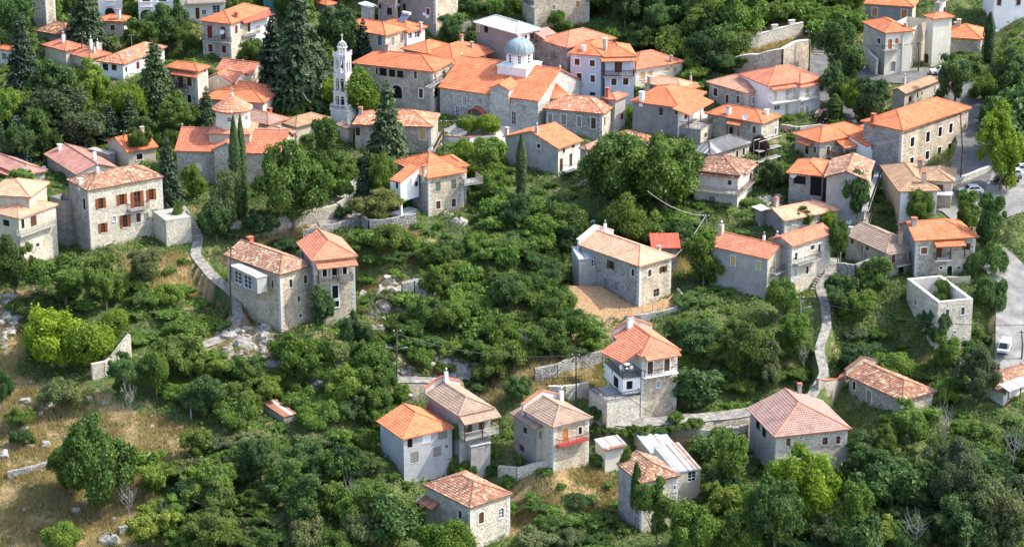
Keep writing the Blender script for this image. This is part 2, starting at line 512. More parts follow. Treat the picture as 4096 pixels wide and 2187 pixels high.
class Wing: pass
def make_wing(root, tile, w, ref, org):
    W = Wing()
    ov = w.get('ov', .45)
    W.ov = ov
    e = w['e']
    if ref is None or 'b' in w:
        G = hit0(tile, *w['b'])
        E = on_y(tile, *e, G[1] - ov * 1.2)
    else:
        E = on_z(tile, *e, ref.E[2] + w.get('dz', 0))
        G = E.copy(); G[2] = ref.G[2]
    def edge(key, dkey):
        p = w.get(key)
        if p is None: return None
        Q = on_z(tile, *p, E[2]); v = (Q - E)[:2]
        return v
    vl, vr = edge('l', 'dl'), edge('r', 'dr')
    def perp(v, side):      # l is to the left/back, r to the right/back
        a = np.array([-v[1], v[0]])
        return a if side == 'l' else -a
    fix = w.get('fix')
    if vl is None: yr = nz(vr); yl = perp(yr, 'l')
    elif vr is None: yl = nz(vl); yr = perp(yl, 'r')
    else:
        a, b = nz(vl), nz(vr)
        ang = math.atan2(b[1], b[0]); ang2 = math.atan2(a[1], a[0]) - math.pi / 2
        ca = ((ang2 - ang + math.pi) % (2 * math.pi)) - math.pi
        la_, lb_ = np.linalg.norm(vl), np.linalg.norm(vr)
        # angle error grows when a side runs nearly along the line of sight
        wa = la_ * abs(a[0]) + .3; wb = lb_ * abs(b[0]) + .3
        if fix == 'r': k = 0
        elif fix == 'l': k = 1
        else: k = wa ** 2 / (wa ** 2 + wb ** 2)
        t = ang + ca * k
        yr = np.array([math.cos(t), math.sin(t)]); yl = np.array([-math.sin(t), math.cos(t)])
    def ln(d, key, dkey, v):
        if v is None: return w[dkey]
        if dkey in w: return w[dkey]
        u, _ = px(tile, *w[key]); xc = (u - 512) / FPX
        D0 = (E[1]) * cp - (E[2] - CAM[2]) * sp_
        den = d[0] - xc * d[1] * cp
        t = (xc * D0 - E[0]) / den if abs(den) > .15 else np.linalg.norm(v)
        return float(np.clip(t, 1.5, 45))
    W.la = ln(yl, 'l', 'dl', vl); W.lb = ln(yr, 'r', 'dr', vr)
    W.dl = np.array([*yl, 0]); W.dr = np.array([*yr, 0])
    W.E = E; W.G = G; W.C = E + ov * (W.dl + W.dr)
    W.ze = E[2]
    la, lb = W.la, W.lb
    P = lambda s, t, z: E + W.dl * s + W.dr * t + Z * z
    tan = w.get('pitch', .40)
    roof = w.get('roof', 'hh')                  # near and far ridge ends: h hip, g gable
    ax = w.get('axis') or ('L' if la >= lb else 'R')
    faces = []; ridges = []
    if roof == 'shed':                          # falls towards the R side
        rz = la * tan
        faces = [[P(0, 0, 0), P(0, lb, 0), P(la, lb, rz), P(la, 0, rz)]]
        W.top = lambda s, t: s * tan
    elif roof == 'shedl':
        rz = lb * tan
        faces = [[P(0, 0, 0), P(la, 0, 0), P(la, lb, rz), P(0, lb, rz)]]
        W.top = lambda s, t: t * tan
    elif roof == 'flat':
        faces = [[P(0, 0, 0), P(0, lb, 0), P(la, lb, 0), P(la, 0, 0)]]
        W.top = lambda s, t: 0
    elif roof == 'none':
        W.top = lambda s, t: 0
    else:
        if ax == 'L': Q = lambda a, b, z: P(a, b, z); A_, B_ = la, lb
        else: Q = lambda a, b, z: P(b, a, z); A_, B_ = lb, la
        hb = B_ / 2; rz = hb * tan
        n0 = min(hb, A_ / 2) if roof[0] == 'h' else 0
        n1 = min(hb, A_ / 2) if roof[1] == 'h' else 0
        r0, r1 = Q(n0, hb, rz), Q(A_ - n1, hb, rz)
        if A_ - n0 - n1 < .05:
            r1 = r0
            faces.append([Q(0, 0, 0), Q(A_, 0, 0), r0]); faces.append([Q(0, B_, 0), Q(A_, B_, 0), r0])
        else:
            faces.append([Q(0, 0, 0), Q(A_, 0, 0), r1, r0]); faces.append([Q(0, B_, 0), Q(A_, B_, 0), r1, r0])
            ridges.append((r0, r1))
        if n0: faces.append([Q(0, 0, 0), Q(0, B_, 0), r0]); ridges += [(Q(0, 0, 0), r0), (Q(0, B_, 0), r0)]
        if n1: faces.append([Q(A_, 0, 0), Q(A_, B_, 0), r1]); ridges += [(Q(A_, 0, 0), r1), (Q(A_, B_, 0), r1)]
        def top(s, t, ax=ax):
            a, b = (s, t) if ax == 'L' else (t, s)
            z = min(b, B_ - b) * tan
            if n0: z = min(z, a * rz / n0)
            if n1: z = min(z, (A_ - a) * rz / n1)
            return z
        W.top = top
    W.faces = faces
    rm = w.get('rm', 'orange')
    # roof
    if faces and rm:
        mb = MB()
        dk = RM[rm][2] if rm in RM else rm
        for f in faces: slab(mb, f, .13, dk)
        ro = mb.build('roof', parent=root, org=org)
        if rm in RM and rm != 'pave':
            tiles_obj('roof_tile', faces, rm, ro, org)
            if ridges and w.get('cap', 1):
                mb = MB()
                for a, b in ridges: mb.tube([a + Z * .05, b + Z * .05], .13, 5, w.get('capm', RM[rm][2]))
                mb.build('ridge_cap', parent=ro, org=org)
        W.roofobj = ro
    if w.get('rail'):
        mb = MB(); q = [P(la - .1, .1, 0), P(.1, .1, 0), P(.1, lb - .1, 0), P(la - .1, lb - .1, 0)]
        for a_, b_ in zip(q[:-1], q[1:]): rail(mb, a_, b_, 1.0, w['rail'], 'iron')
        mb.build('railing', parent=root, org=org)
    # walls
    wa, wb = la - 2 * ov, lb - 2 * ov
    C = W.C
    corners = [C, C + W.dr * wb, C + W.dr * wb + W.dl * wa, C + W.dl * wa]
    zb = min(float(tz0(c[0], c[1])) for c in corners) - 4.5
    if 'zb' in w: zb = W.ze - w['zb']
    W.zb = zb
    eu = W.ze - .12 - (0 if roof in ('flat', 'none') else 0)
    W.zt = eu + (ov * tan if roof not in ('flat', 'none') else 0)
    if ov == 0: W.zt = W.ze - .1
    W.wa, W.wb = wa, wb
    W.F = {'R': (C, W.dr, -W.dl, wb), 'L': (C, W.dl, -W.dr, wa),
           'S': (C + W.dr * wb, W.dl, W.dr, wa), 'B': (C + W.dl * wa, W.dr, W.dl, wb)}
    W.holes = {k: [] for k in W.F}
    W.wm = {k: w.get('wm', 'stone') for k in W.F}
    for k, v in w.get('wmf', {}).items(): W.wm[k] = v  # per-face finish; also darkens shaded left sides and lightens sunlit right ones
    W.spec = w; W.tan = tan; W.roof = roof
    FOOT.append(([c[:2] for c in corners], G[2], W.ze - 1.2, 'zb' in w, w.get('cut', 3.6)))
    for i in range(4):
        a, b = corners[i], corners[(i + 1) % 4]
        solid([[a[0], a[1], zb], [b[0], b[1], zb], [b[0], b[1], W.zt], [a[0], a[1], W.zt]])
    return W

def finish_wall(W, root, org):
    mb = MB()
    ov = W.ov
    for k, (O, d, n, ln) in W.F.items():
        m = W.wm[k]
        if m is None: continue
        hs = W.holes[k]
        us = sorted({0.0, ln} | {min(max(h[0], 0), ln) for h in hs} | {min(max(h[1], 0), ln) for h in hs})
        zs = sorted({W.zb, W.zt} | {min(max(h[2], W.zb), W.zt) for h in hs} | {min(max(h[3], W.zb), W.zt) for h in hs})
        pt = lambda u, z, o=0: np.array([O[0], O[1], 0]) + d * u + Z * z - n * o
        flip = np.dot(np.cross(d, Z), n) < 0
        def q(a):
            return a[::-1] if flip else a
        for i in range(len(us) - 1):
            for j in range(len(zs) - 1):
                uc, zc = (us[i] + us[i + 1]) / 2, (zs[j] + zs[j + 1]) / 2
                if any(h[0] < uc < h[1] and h[2] < zc < h[3] for h in hs): continue
                c = [(us[i], zs[j]), (us[i + 1], zs[j]), (us[i + 1], zs[j + 1]), (us[i], zs[j + 1])]
                mb.poly(q([pt(*p) for p in c]), m, q(c))
        for h in hs:
            u0, u1, z0, z1, arch = h[:5]
            dp = .28
            for (a, b) in (((u0, z0), (u1, z0)), ((u1, z0), (u1, z1)), ((u1, z1), (u0, z1)), ((u0, z1), (u0, z0))):
                mb.poly([pt(*a), pt(*b), pt(*b, dp), pt(*a, dp)], m, [a, b, (b[0] + .2, b[1]), (a[0] + .2, a[1])])
            if arch:
                r = (u1 - u0) / 2; uc = (u0 + u1) / 2; zc = z1 - r * arch
                for sgn, cu in ((-1, u0), (1, u1)):
                    pr = None
                    for t in range(6):
                        an = t / 5 * math.pi / 2
                        p = (uc + sgn * r * math.cos(an), zc + r * arch * math.sin(an))
                        if pr: mb.poly([pt(cu, z1, .02), pt(*pr, .02), pt(*p, .02)], m, [(cu, z1), pr, p])
                        pr = p
        # gable tops
        dist = lambda s, t: W.top(s, t)
        if W.roof not in ('flat', 'none'):
            def tz_(u):
                if k == 'R': s, t = ov, ov + u
                elif k == 'L': s, t = ov + u, ov
                elif k == 'S': s, t = ov + u, W.lb - ov
                else: s, t = W.la - ov, ov + u
                return W.E[2] + W.top(s, t) - .13
            k_ = 8
            uu = [ln * i / k_ for i in range(k_ + 1)]
            hh = [max(tz_(u), W.zt) for u in uu]
            if max(hh) > W.zt + .1:
                for i in range(k_):
                    if max(hh[i], hh[i + 1]) > W.zt + .02:
                        c = [(uu[i], W.zt), (uu[i + 1], W.zt), (uu[i + 1], hh[i + 1]), (uu[i], hh[i])]
                        mb.poly(q([pt(*p) for p in c]), m, q(c))
                        solid([pt(*p) for p in c])
    o = mb.build('wall', parent=root, org=org)
    if W.spec.get('par') and W.roof[1] == 'g' and W.la >= 1:      # raised gable wall at the far end
        pm = W.spec['par']; pb = MB(); cb = MB(); hb = W.lb / 2; E = W.E
        for (t0, z0), (t1, z1) in (((.1, 0), (hb, hb * W.tan)), ((hb, hb * W.tan), (W.lb - .1, 0))):
            a = E + W.dl * (W.la - .1) + W.dr * t0 + Z * (z0 - .9); b = E + W.dl * (W.la - .1) + W.dr * t1 + Z * (z1 - .9)
            q = [a, b, b + Z * 1.75, a + Z * 1.75]; g = [p + W.dl * .4 for p in q]
            pb.poly(q, pm, [(t0, z0), (t1, z1), (t1, z1 + 1.7), (t0, z0 + 1.7)]); pb.poly(g[::-1], pm)
            for i in (1, 3): pb.poly([q[i], q[(i + 1) % 4], g[(i + 1) % 4], g[i]], pm)
            dd = nz(b - a); up = nz(np.cross(dd, W.dl)); up = up if up[2] > 0 else -up
            cb.box(a + Z * 1.76 - W.dl * .1, dd, W.dl, up, W.spec.get('parc', 't_salmon'), x=(-.1, np.linalg.norm(b - a) + .05), y=(0, .62), z=(0, .1))
        pb.build('parapet', parent=root, org=org); cb.build('parapet_coping', parent=root, org=org)
    if W.spec.get('pil'):
        pb = MB(); pb.box(np.array([W.C[0], W.C[1], 0]), W.dl, W.dr, Z, 'white_wall', x=(0, .4), y=(0, .4), z=(W.zb - W.spec['pil'], W.zb)); pb.build('pillar', parent=root, org=org)
        pb = MB(); pb.box(np.array([W.C[0], W.C[1], 0]), W.dl, W.dr, Z, 'white_wall', x=(-.2, W.wa), y=(-.2, W.wb), z=(W.zb - W.spec['pil'] - .5, W.zb - W.spec['pil'])); pb.build('porch_floor', parent=root, org=org)
    # corner stones
    qn = W.spec.get('quoin')
    if qn is None: qn = W.wm['R'].startswith('stone') and W.wm['R'] != 'stone_grey'
    if qn:
        for key, pr in (('C', (W.C, W.dr, W.dl)), ('R', (W.C + W.dr * W.wb, -W.dr, W.dl)), ('L', (W.C + W.dl * W.wa, W.dr, -W.dl))):
            c, x, y = pr
            if key not in W.spec.get('qc', 'CR'): continue
            z = W.zt - .38; i = 0
            low = float(tz0(c[0], c[1])) - .6
            while z > low and i < 40:
                q_ = bpy.data.objects.new('corner_stone', QM)
                q_.parent = root
                a, b = (x, y) if i % 2 else (y, x)
                hand = np.dot(np.cross(a, b), Z)
                q_.location = Vector((c[0] - org[0], c[1] - org[1], z - org[2]))
                # local x along a, y along b
                mt = np.eye(4); 
                ang = math.atan2(a[1], a[0])
                q_.rotation_euler = (0, 0, ang)
                q_.scale = (1, 1 if hand > 0 else -1, rng.uniform(.85, 1.0))
                col.objects.link(q_)
                z -= .40; i += 1
    return o

_m = MB()
X1, Y1 = np.array([1.0, 0, 0]), np.array([0, 1.0, 0])
_m.box((0, 0, 0), X1, Y1, Z, 'quoin', x=(-.03, .62), y=(-.03, .34), z=(0, .38))
_q = _m.build('corner_stone'); QM = _q.data; bpy.data.objects.remove(_q)

def face_uz(W, face, tile, x, y, out=0):
    O, d, n, ln = W.F[face]
    P = on_plane(tile, x, y, O + n * out, n)
    return float(np.dot((P - O)[:2], d[:2])), float(P[2])

SHUT = {'br': 'wood_brown', 'rd': 'wood_red', 'or': 'wood_orange', 'ye': 'wood_yellow', 'ma': 'wood_maroon', 'gn': 'wood_green',
        'gy': 'wood_grey', 'bl': 'wood_blue', 'pa': 'wood_pale', 'wh': 'white', 'dk': 'dark'}
def window(W, root, org, tile, face, x, y, w_, h_, style='g', opt=''):
    O, d, n, ln = W.F[face]
    u, z = face_uz(W, face, tile, x, y)
    ua, _ = face_uz(W, face, tile, x - w_ / 2, y); ub, _ = face_uz(W, face, tile, x + w_ / 2, y)
    _, za = face_uz(W, face, tile, x, y + h_ / 2); _, zb_ = face_uz(W, face, tile, x, y - h_ / 2)
    ww = min(abs(ub - ua), 3.8); hh = abs(zb_ - za)
    u0, u1, z0, z1 = u - ww / 2, u + ww / 2, z - hh / 2, z + hh / 2
    u0, u1 = max(u0, .12), min(u1, ln - .12)
    z1 = min(z1, W.zt - .05)
    if u1 - u0 < .15 or z1 - z0 < .15: 
        return None
    st, _, mt = style.partition(':')
    arch = 1.0 if 'a' in opt else (.45 if 'c' in opt else 0)
    W.holes[face].append((u0, u1, z0, z1, arch))
    pt = np.array([O[0], O[1], 0.0])
    def B(mb, m, u=(0, 1), z=(0, 1), o=(0, .1)):
        mb.box(pt, d, n, Z, m, x=u, y=o, z=z)
    isdoor = st == 'd'
    fr = MB(); fm = SHUT.get(mt, 'wood_brown') if st in ('g', 'o') else ('white' if st == 'gw' else SHUT.get(mt, 'wood_brown'))
    if 'w' in opt: fm = 'white'
    t = .07
    B(fr, fm, (u0, u0 + t), (z0, z1), (-.2, -.08)); B(fr, fm, (u1 - t, u1), (z0, z1), (-.2, -.08))
    B(fr, fm, (u0, u1), (z1 - t, z1), (-.2, -.085)); B(fr, fm, (u0, u1), (z0, z0 + t), (-.2, -.085))
    if st in ('g', 'gw', 'o'):
        B(fr, fm, (u - t / 2, u + t / 2), (z0 + t, z1 - t), (-.2, -.09))
        nb = 1 if hh < 1.5 else 2
        for i in range(nb): 
            zz = z0 + hh * (i + 1) / (nb + 1)
            B(fr, fm, (u0 + t, u1 - t), (zz - .02, zz + .02), (-.2, -.095))
    fo = fr.build('door' if isdoor else 'window', parent=root, org=org)
    if st in ('g', 'gw', 'o', 'v'):
        pn = MB(); B(pn, 'glass' if st != 'v' else 'dark', (u0 + t, u1 - t), (z0 + t, z1 - t), (-.2, -.17))  # open voids have no glass: a near-black sheet stands for the shade inside
        pn.build('pane', parent=fo, org=org)
    if st in ('c', 'd'):
        dm = SHUT.get(mt, 'wood_brown')
        if ww > .75 and 'n' not in opt:
            for a, b in ((u0 + t, u - .015), (u + .015, u1 - t)):
                l = MB(); B(l, dm, (a, b), (z0 + t, z1 - t), (-.15, -.06))
                for i in range(3):
                    zz = z0 + t + (z1 - z0 - 2 * t) * (i + .5) / 3
                    B(l, dm, (a + .05, b - .05), (zz - .22 * hh / 2, zz + .02), (-.06, -.04))
                l.build('shutter' if st == 'c' else 'door_leaf', parent=fo, org=org)
        else:
            l = MB(); B(l, dm, (u0 + t, u1 - t), (z0 + t, z1 - t), (-.15, -.06)); l.build('shutter' if st == 'c' else 'door_leaf', parent=fo, org=org)
    if st == 'o':
        dm = SHUT.get(mt, 'wood_red')
        for a, b in ((u0 - ww * .52, u0 - .02), (u1 + .02, u1 + ww * .52)):
            if a < .05 or b > ln - .05: continue
            l = MB(); B(l, dm, (a, b), (z0, z1), (.02, .07))
            for i in range(int(hh / .14)):
                B(l, dm, (a + .05, b - .05), (z0 + .1 + i * .14, z0 + .17 + i * .14), (.07, .09))
            l.build('shutter', parent=fo, org=org)
    if 'h' in opt:      # a single leaf folded open on the left
        dm = SHUT.get(mt, 'wood_brown')
        l = MB(); B(l, dm, (u0 - ww * .55, u0 - .02), (z0, z1), (.02, .07)); l.build('shutter', parent=fo, org=org)
    if 's' in opt or 'q' in opt:
        sm = 'cut_stone' if 's' in opt else 'white'
        s = MB(); q = .17; o = (-.02, .035)
        e_ = 0 if st != 'o' else 0
        zt = z1 - (r_ := (ww / 2 * arch))
        B(s, sm, (u0 - q, u0), (z0, zt), o); B(s, sm, (u1, u1 + q), (z0, zt), o)
        if arch:
            r = ww / 2; uc = (u0 + u1) / 2
            for i in range(8):
                a0, a1 = math.pi * i / 8, math.pi * (i + 1) / 8
                pp = []
                for rr, aa in ((1, a0), (1, a1), (0, a1), (0, a0)):
                    R_ = r + q * rr; H_ = r * arch + q * rr
                    pp.append(pt + d * (uc + R_ * math.cos(aa)) + Z * (zt + H_ * math.sin(aa)) + n * .035)
                s.poly(pp, sm)
                s.poly([pp[0], pp[1], pp[1] - n * .05, pp[0] - n * .05], sm); s.poly([pp[2], pp[3], pp[3] - n * .05, pp[2] - n * .05], sm)
        else: B(s, sm, (u0 - q, u1 + q), (z1, z1 + q), (-.02, .037))
        if not isdoor: B(s, sm, (u0 - q, u1 + q), (z0 - q * .8, z0), (-.02, .09))
        s.build('surround', parent=fo, org=org)
    elif 'l' in opt or (st in ('c', 'g', 'gw') and not isdoor):
        s = MB(); B(s, 'cut_stone', (u0 - .08, u1 + .08), (z0 - .09, z0), (-.25, .07)); s.build('sill', parent=fo, org=org)
    return fo

def rail(mb, a, b, h, style='iron', m='iron'):
    a, b = np.asarray(a, float), np.asarray(b, float)
    L = np.linalg.norm(b - a)
    if L < .1: return
    if style == 'wood': sp, w = .22, .06
    elif style == 'glass': sp, w = 1.0, .05
    else: sp, w = .24, .03
    d = nz(b - a); n = np.cross(d, Z)
    n = nz(n)
    def bar(p, q, t):
        dd = nz(q - p); s = np.cross(dd, Z); s = nz(s) if np.linalg.norm(s) > .1 else n
        up = np.cross(s, dd)
        mb.box(p, dd, s, up, m, x=(0, np.linalg.norm(q - p)), y=(-t / 2, t / 2), z=(-t / 2, t / 2))
    bar(a + Z * h, b + Z * h, .07 if style != 'wood' else .1)
    bar(a + Z * .12, b + Z * .12, .04 if style != 'wood' else .07)
    k = max(1, int(L / sp))
    for i in range(k + 1):
        p = a + d * (L * i / k)
        t = w if i % 6 else w * 1.8
        mb.box(p, d, n, Z, m, x=(-t / 2, t / 2), y=(-t / 2, t / 2), z=(0, h))

def balcony(W, root, org, tile, face, x0, y0, x1, y1, out=1.2, h=1.0, style='iron', sm='concrete', rmat=None, wood=None):
    O, d, n, ln = W.F[face]
    ua, za = face_uz(W, face, tile, x0, y0, out); ub, zb_ = face_uz(W, face, tile, x1, y1, out)
    if ua > ub: ua, ub, za, zb_ = ub, ua, zb_, za
    z = (za + zb_) / 2
    pt = np.array([O[0], O[1], 0.0])
    mb = MB()
    mb.box(pt, d, n, Z, sm, x=(ua, ub), y=(-.05, out), z=(z, z + .16))
    for u in np.linspace(ua + .3, ub - .3, 3):
        mb.box(pt, d, n, Z, sm, x=(u - .09, u + .09), y=(-.05, out * .7), z=(z - .2, z - .002))
    bo = mb.build('balcony', parent=root, org=org)
    r = MB(); m = rmat or {'iron': 'iron', 'wood': 'wood_grey', 'white': 'white', 'glass': 'iron', 'rust': 'iron_rust'}[style]
    p = lambda u, o: pt + d * u + n * o + Z * (z + .16)
    o_ = out - .05
    for a, b in ((p(ua + .05, 0), p(ua + .05, o_)), (p(ua + .05, o_), p(ub - .05, o_)), (p(ub - .05, o_), p(ub - .05, 0))):
        rail(r, a, b, h, style, m)
    r.build('railing', parent=bo, org=org)
    W.bal = (ua, ub, z, out, face)
    return bo

def awning(W, root, org, tile, face, x0, y0, x1, y1, out=1.6, rise=.6, rm='orange', posts=0, pm='wood_brown'):
    """tiled lean-to; the two points are the ends of its lower outer edge"""
    O, d, n, ln = W.F[face]
    ua, za = face_uz(W, face, tile, x0, y0, out); ub, zb_ = face_uz(W, face, tile, x1, y1, out)
    if ua > ub: ua, ub, za, zb_ = ub, ua, zb_, za
    z = (za + zb_) / 2
    pt = np.array([O[0], O[1], 0.0])
    P = lambda u, o, zz: pt + d * u + n * o + Z * zz
    f = [P(ua, out, z), P(ub, out, z), P(ub, -.05, z + rise), P(ua, -.05, z + rise)]
    mb = MB(); slab(mb, f, .1, RM[rm][2])
    ro = mb.build('porch_roof', parent=root, org=org)
    tiles_obj('roof_tile', [f], rm, ro, org)
    if posts:
        drop = posts if isinstance(posts, float) else 2.4
        for u in (ua + .15, (ua + ub) / 2, ub - .15):
            pb = MB(); pb.box(pt, d, n, Z, pm, x=(u - .07, u + .07), y=(out - .3, out - .16), z=(z - drop, z - .02))
            pb.build('post', parent=root, org=org)
    return ro

def chimney(Ws, root, org, tile, x, y, h=1.2, w=.55, m='stucco_grey', cap='slab'):
    """stands on the roof where the picture point (x, y) meets it"""
    d = ray(tile, x, y); best = None
    for W in Ws:
        for f in W.faces:
            P = np.array(f); n = nz(np.cross(P[1] - P[0], P[2] - P[0]))
            if n[2] < 0: n = -n
            if abs(np.dot(d, n)) < 1e-6: continue
            t = np.dot(P[0] - CAM, n) / np.dot(d, n); Q = CAM + d * t
            ok = True; s0 = 0
            for i in range(len(P)):
                c = np.cross((P[(i + 1) % len(P)] - P[i])[:2], (Q - P[i])[:2])
                if abs(c) > .3:
                    if s0 == 0: s0 = np.sign(c)
                    elif np.sign(c) != s0: ok = False
            if ok and (best is None or t < best[0]): best = (t, Q, W)
    if best is None:
        W = Ws[0]; Q = on_z(tile, x, y, W.E[2] + W.tan * min(W.la, W.lb) * .45)
        s = float(np.clip(np.dot(Q - W.E, W.dl), .6, W.la - .6)); t = float(np.clip(np.dot(Q - W.E, W.dr), .6, W.lb - .6))
        Q = W.E + W.dl * s + W.dr * t + Z * W.top(s, t)
    else: _, Q, W = best
    mb = MB()
    mb.box(Q, W.dr, W.dl, Z, m, x=(-w / 2, w / 2), y=(-w / 2, w / 2), z=(-1.0, h))
    if cap == 'slab': mb.box(Q, W.dr, W.dl, Z, m, x=(-w / 2 - .1, w / 2 + .1), y=(-w / 2 - .1, w / 2 + .1), z=(h, h + .1))
    if cap == 'tile':
        mb.box(Q, W.dr, W.dl, Z, m, x=(-w / 2 - .1, w / 2 + .1), y=(-w / 2 - .1, w / 2 + .1), z=(h, h + .08))
        for a in (-1, 1):
            for b in (-1, 1): mb.box(Q, W.dr, W.dl, Z, m, x=(a * w * .35 - .05, a * w * .35 + .05), y=(b * w * .35 - .05, b * w * .35 + .05), z=(h + .08, h + .3))
        mb.box(Q, W.dr, W.dl, Z, 'brick_red', x=(-w / 2 - .12, w / 2 + .12), y=(-w / 2 - .12, w / 2 + .12), z=(h + .3, h + .38))
    if cap == 'pipe':
        mb.lathe(Q + Z * h, [(w * .22, 0), (w * .22, .5), (w * .4, .5), (0, .75)], 10, 'steel')
    return mb.build('chimney', parent=root, org=org)

HOUSES = {}
def house(name, label, tile, wings, wins=(), bal=(), awn=(), ch=(), group=None, cat='house'):
    w0 = wings[0]
    G = hit0(tile, *w0['b'])
    org = np.array([G[0], G[1], G[2]])
    root = thing(name, label, cat, org, group)
    Ws = []
    for w in wings:
        W = make_wing(root, tile, w, Ws[0] if Ws else None, org); Ws.append(W)
    for t in wins:
        i = 0
        if isinstance(t[0], int): i = t[0]; t = t[1:]
        window(Ws[i], root, org, tile, *t)
    for t in bal:
        i, t, k = t[0], t[1], (t[2] if len(t) > 2 else {})
        balcony(Ws[i], root, org, tile, *t, **k)
    for t in awn:
        i, t, k = t[0], t[1], (t[2] if len(t) > 2 else {})
        awning(Ws[i], root, org, tile, *t, **k)
    for W in Ws: finish_wall(W, root, org)
    for c in ch:
        chimney(Ws, root, org, tile, *c)
    HOUSES[label] = (root, Ws, org)
    print('H %-26s %s' % (label[:26], ' | '.join('la%.1f lb%.1f h%.1f yaw%.0f Y%.0f' % (W.la, W.lb, W.ze - W.G[2], math.degrees(math.atan2(W.dr[1], W.dr[0])), W.E[1]) for W in Ws)))
    return root, Ws, org
# ------------------------------------------------------------------ the village houses, far rows first
H = house
# ---- top left
H('stone_tower_house', 'tall pale stone house at the top left corner with one arched window', 'a0',
  [dict(e=(430, -150), l=(150, -230), r=(560, -190), b=(430, 215), wm='stone_warm')], [('L', 335, 35, 30, 40, 'g:br', 'as')])
H('tile_roof_house', 'low house with a broad weathered pale tile roof behind the spruces top left', 'a0',
  [dict(e=(650, 352), l=(335, 295), r=(860, 250), b=(650, 440), rm='old', wm='stucco_grey', pitch=.5)])
H('tile_roof_house', 'house with a small orange roof half hidden by the big spruce top left', 'a0',
  [dict(e=(700, 318), l=(620, 285), r=(790, 235), b=(700, 420), wm='stone')])
H('tile_roof_house', 'small stone house with orange hip roof and one brown window below the white arcades', 'a0',
  [dict(e=(1232, 212), l=(955, 205), r=(1285, 140), b=(1225, 345), wm='stone_light', axis='L')],
  [('L', 1106, 271, 42, 48, 'c:br', 's')], ch=[(1167, 185, 1.6, .6, 'white', 'tile')])
def arcade_house(label, e, l, r, b, xs, yb, yar, bay, xr):
    root, Ws, org = H('arcaded_house', label, 'a0', [dict(e=e, l=l, r=r, b=b, wm='white_wall', rm='orange', ov=.2, fix='r')],
      [('R', x, yar + 30, bay * .72, 90, 'g:br', 'as') for x in xs] + [('R', x, yb - 75, bay * .5, 70, 'd:br', '') for x in xs])
    W = Ws[0]; O, d, n, ln = W.F['R']
    for x in xs:                         # balusters of each bay
        ua, z = face_uz(W, 'R', 'a0', x - bay * .42, yb, .3); ub, _ = face_uz(W, 'R', 'a0', x + bay * .42, yb, .3)
        pt = np.array([O[0], O[1], 0.])
        mb = MB()
        mb.box(pt, d, n, Z, 'white', x=(ua, ub), y=(.0, .35), z=(z - .12, z))
        mb.box(pt, d, n, Z, 'white', x=(ua, ub), y=(.1, .32), z=(z + .85, z + .97))
        k = max(4, int((ub - ua) / .32))
        for i in range(k):
            u = ua + (ub - ua) * (i + .5) / k
            mb.lathe(pt + d * u + n * .2 + Z * z, [(.05, 0), (.09, .25), (.04, .6), (.08, .85)], 6, 'white')
        mb.build('balustrade', parent=root, org=org)
arcade_house('white arcaded house with balusters on the left of the top stair', (940, -190), (900, -240), (1190, -190), (950, 120), [1080], 50, 90, 130, 0)
arcade_house('white arcaded house with two large arches right of the top stair', (1335, -190), (1280, -240), (1700, -200), (1340, 200), [1435, 1595], 65, 110, 150, 0)
H('grey_house', 'pale grey house with a reddish balcony rail at the top edge left of centre', 'a0',
  [dict(e=(1745, -160), l=(1700, -200), r=(2230, -185), b=(1745, 215), wm='stucco_cream', fix='r')],
  [('R', 1940, 130, 40, 110, 'd:br'), ('R', 2125, 90, 70, 75, 'g:wh', 's'), ('R', 2003, 120, 45, 45, 'gw')],
  bal=[(0, ('R', 1830, 40, 2225, 30), dict(out=1.0, style='rust', rmat='red_paint'))])
H('villa', 'large grey stone house with maroon shutters, an orange hip roof and a red porch roof', 'a0',
  [dict(e=(2270, 237), l=(1950, 207), r=(2650, 110), b=(2280, 590), wm='stone', wmf={'R': 'stone_light'}, qc='C'),
   dict(e=(2395, 215), l=(2350, 205), r=(2700, 130), rm=None, roof='none', wm='white_wall', ov=0, dz=-.8, dl=2.0, zb=7.5)],
  [('L', 2060, 313, 46, 125, 'c:ma', 'l'), ('L', 2192, 325, 46, 125, 'c:ma', 'l'), ('L', 2068, 470, 44, 74, 'c:ma', 's'), ('L', 2200, 482, 44, 74, 'c:ma', 's'),
   ('R', 2320, 288, 26, 84, 'c:ma', 's'), (1, 'R', 2455, 430, 50, 110, 'g:br', ''), (1, 'R', 2440, 270, 40, 90, 'd:br', '')],
  bal=[(0, ('L', 1985, 405, 2250, 425), dict(out=1.1)), (1, ('R', 2395, 365, 2560, 320), dict(out=.9))],
  awn=[(1, ('R', 2400, 225, 2690, 150), dict(out=1.2, rise=.8, rm='red'))], ch=[(2322, 170, .7, .6, 'brick_red', 'tile')])
H('tile_roof_house', 'house under a small salmon hip roof with one white chimney, left of the spruce', 'a0',
  [dict(e=(640, 500), l=(405, 420), r=(850, 400), b=(600, 640), rm='salmon', wm='stucco_beige')], ch=[(622, 415, 1.5, .45, 'white', 'pipe'), (677, 355, 1.3, .4, 'white', 'pipe')])
H('tile_roof_house', 'house under a salmon hip roof carrying a row of white chimneys', 'a0',
  [dict(e=(880, 578), l=(660, 500), r=(1100, 450), b=(860, 700), rm='salmon', wm='stucco_beige')],
  ch=[(895, 480, 1.9, .45, 'white', 'pipe'), (960, 470, 1.6, .4, 'white', 'pipe'), (925, 520, 1.3, .4, 'stucco_beige', 'pipe'), (992, 460, 1.4, .4, 'stucco_beige', 'slab')])
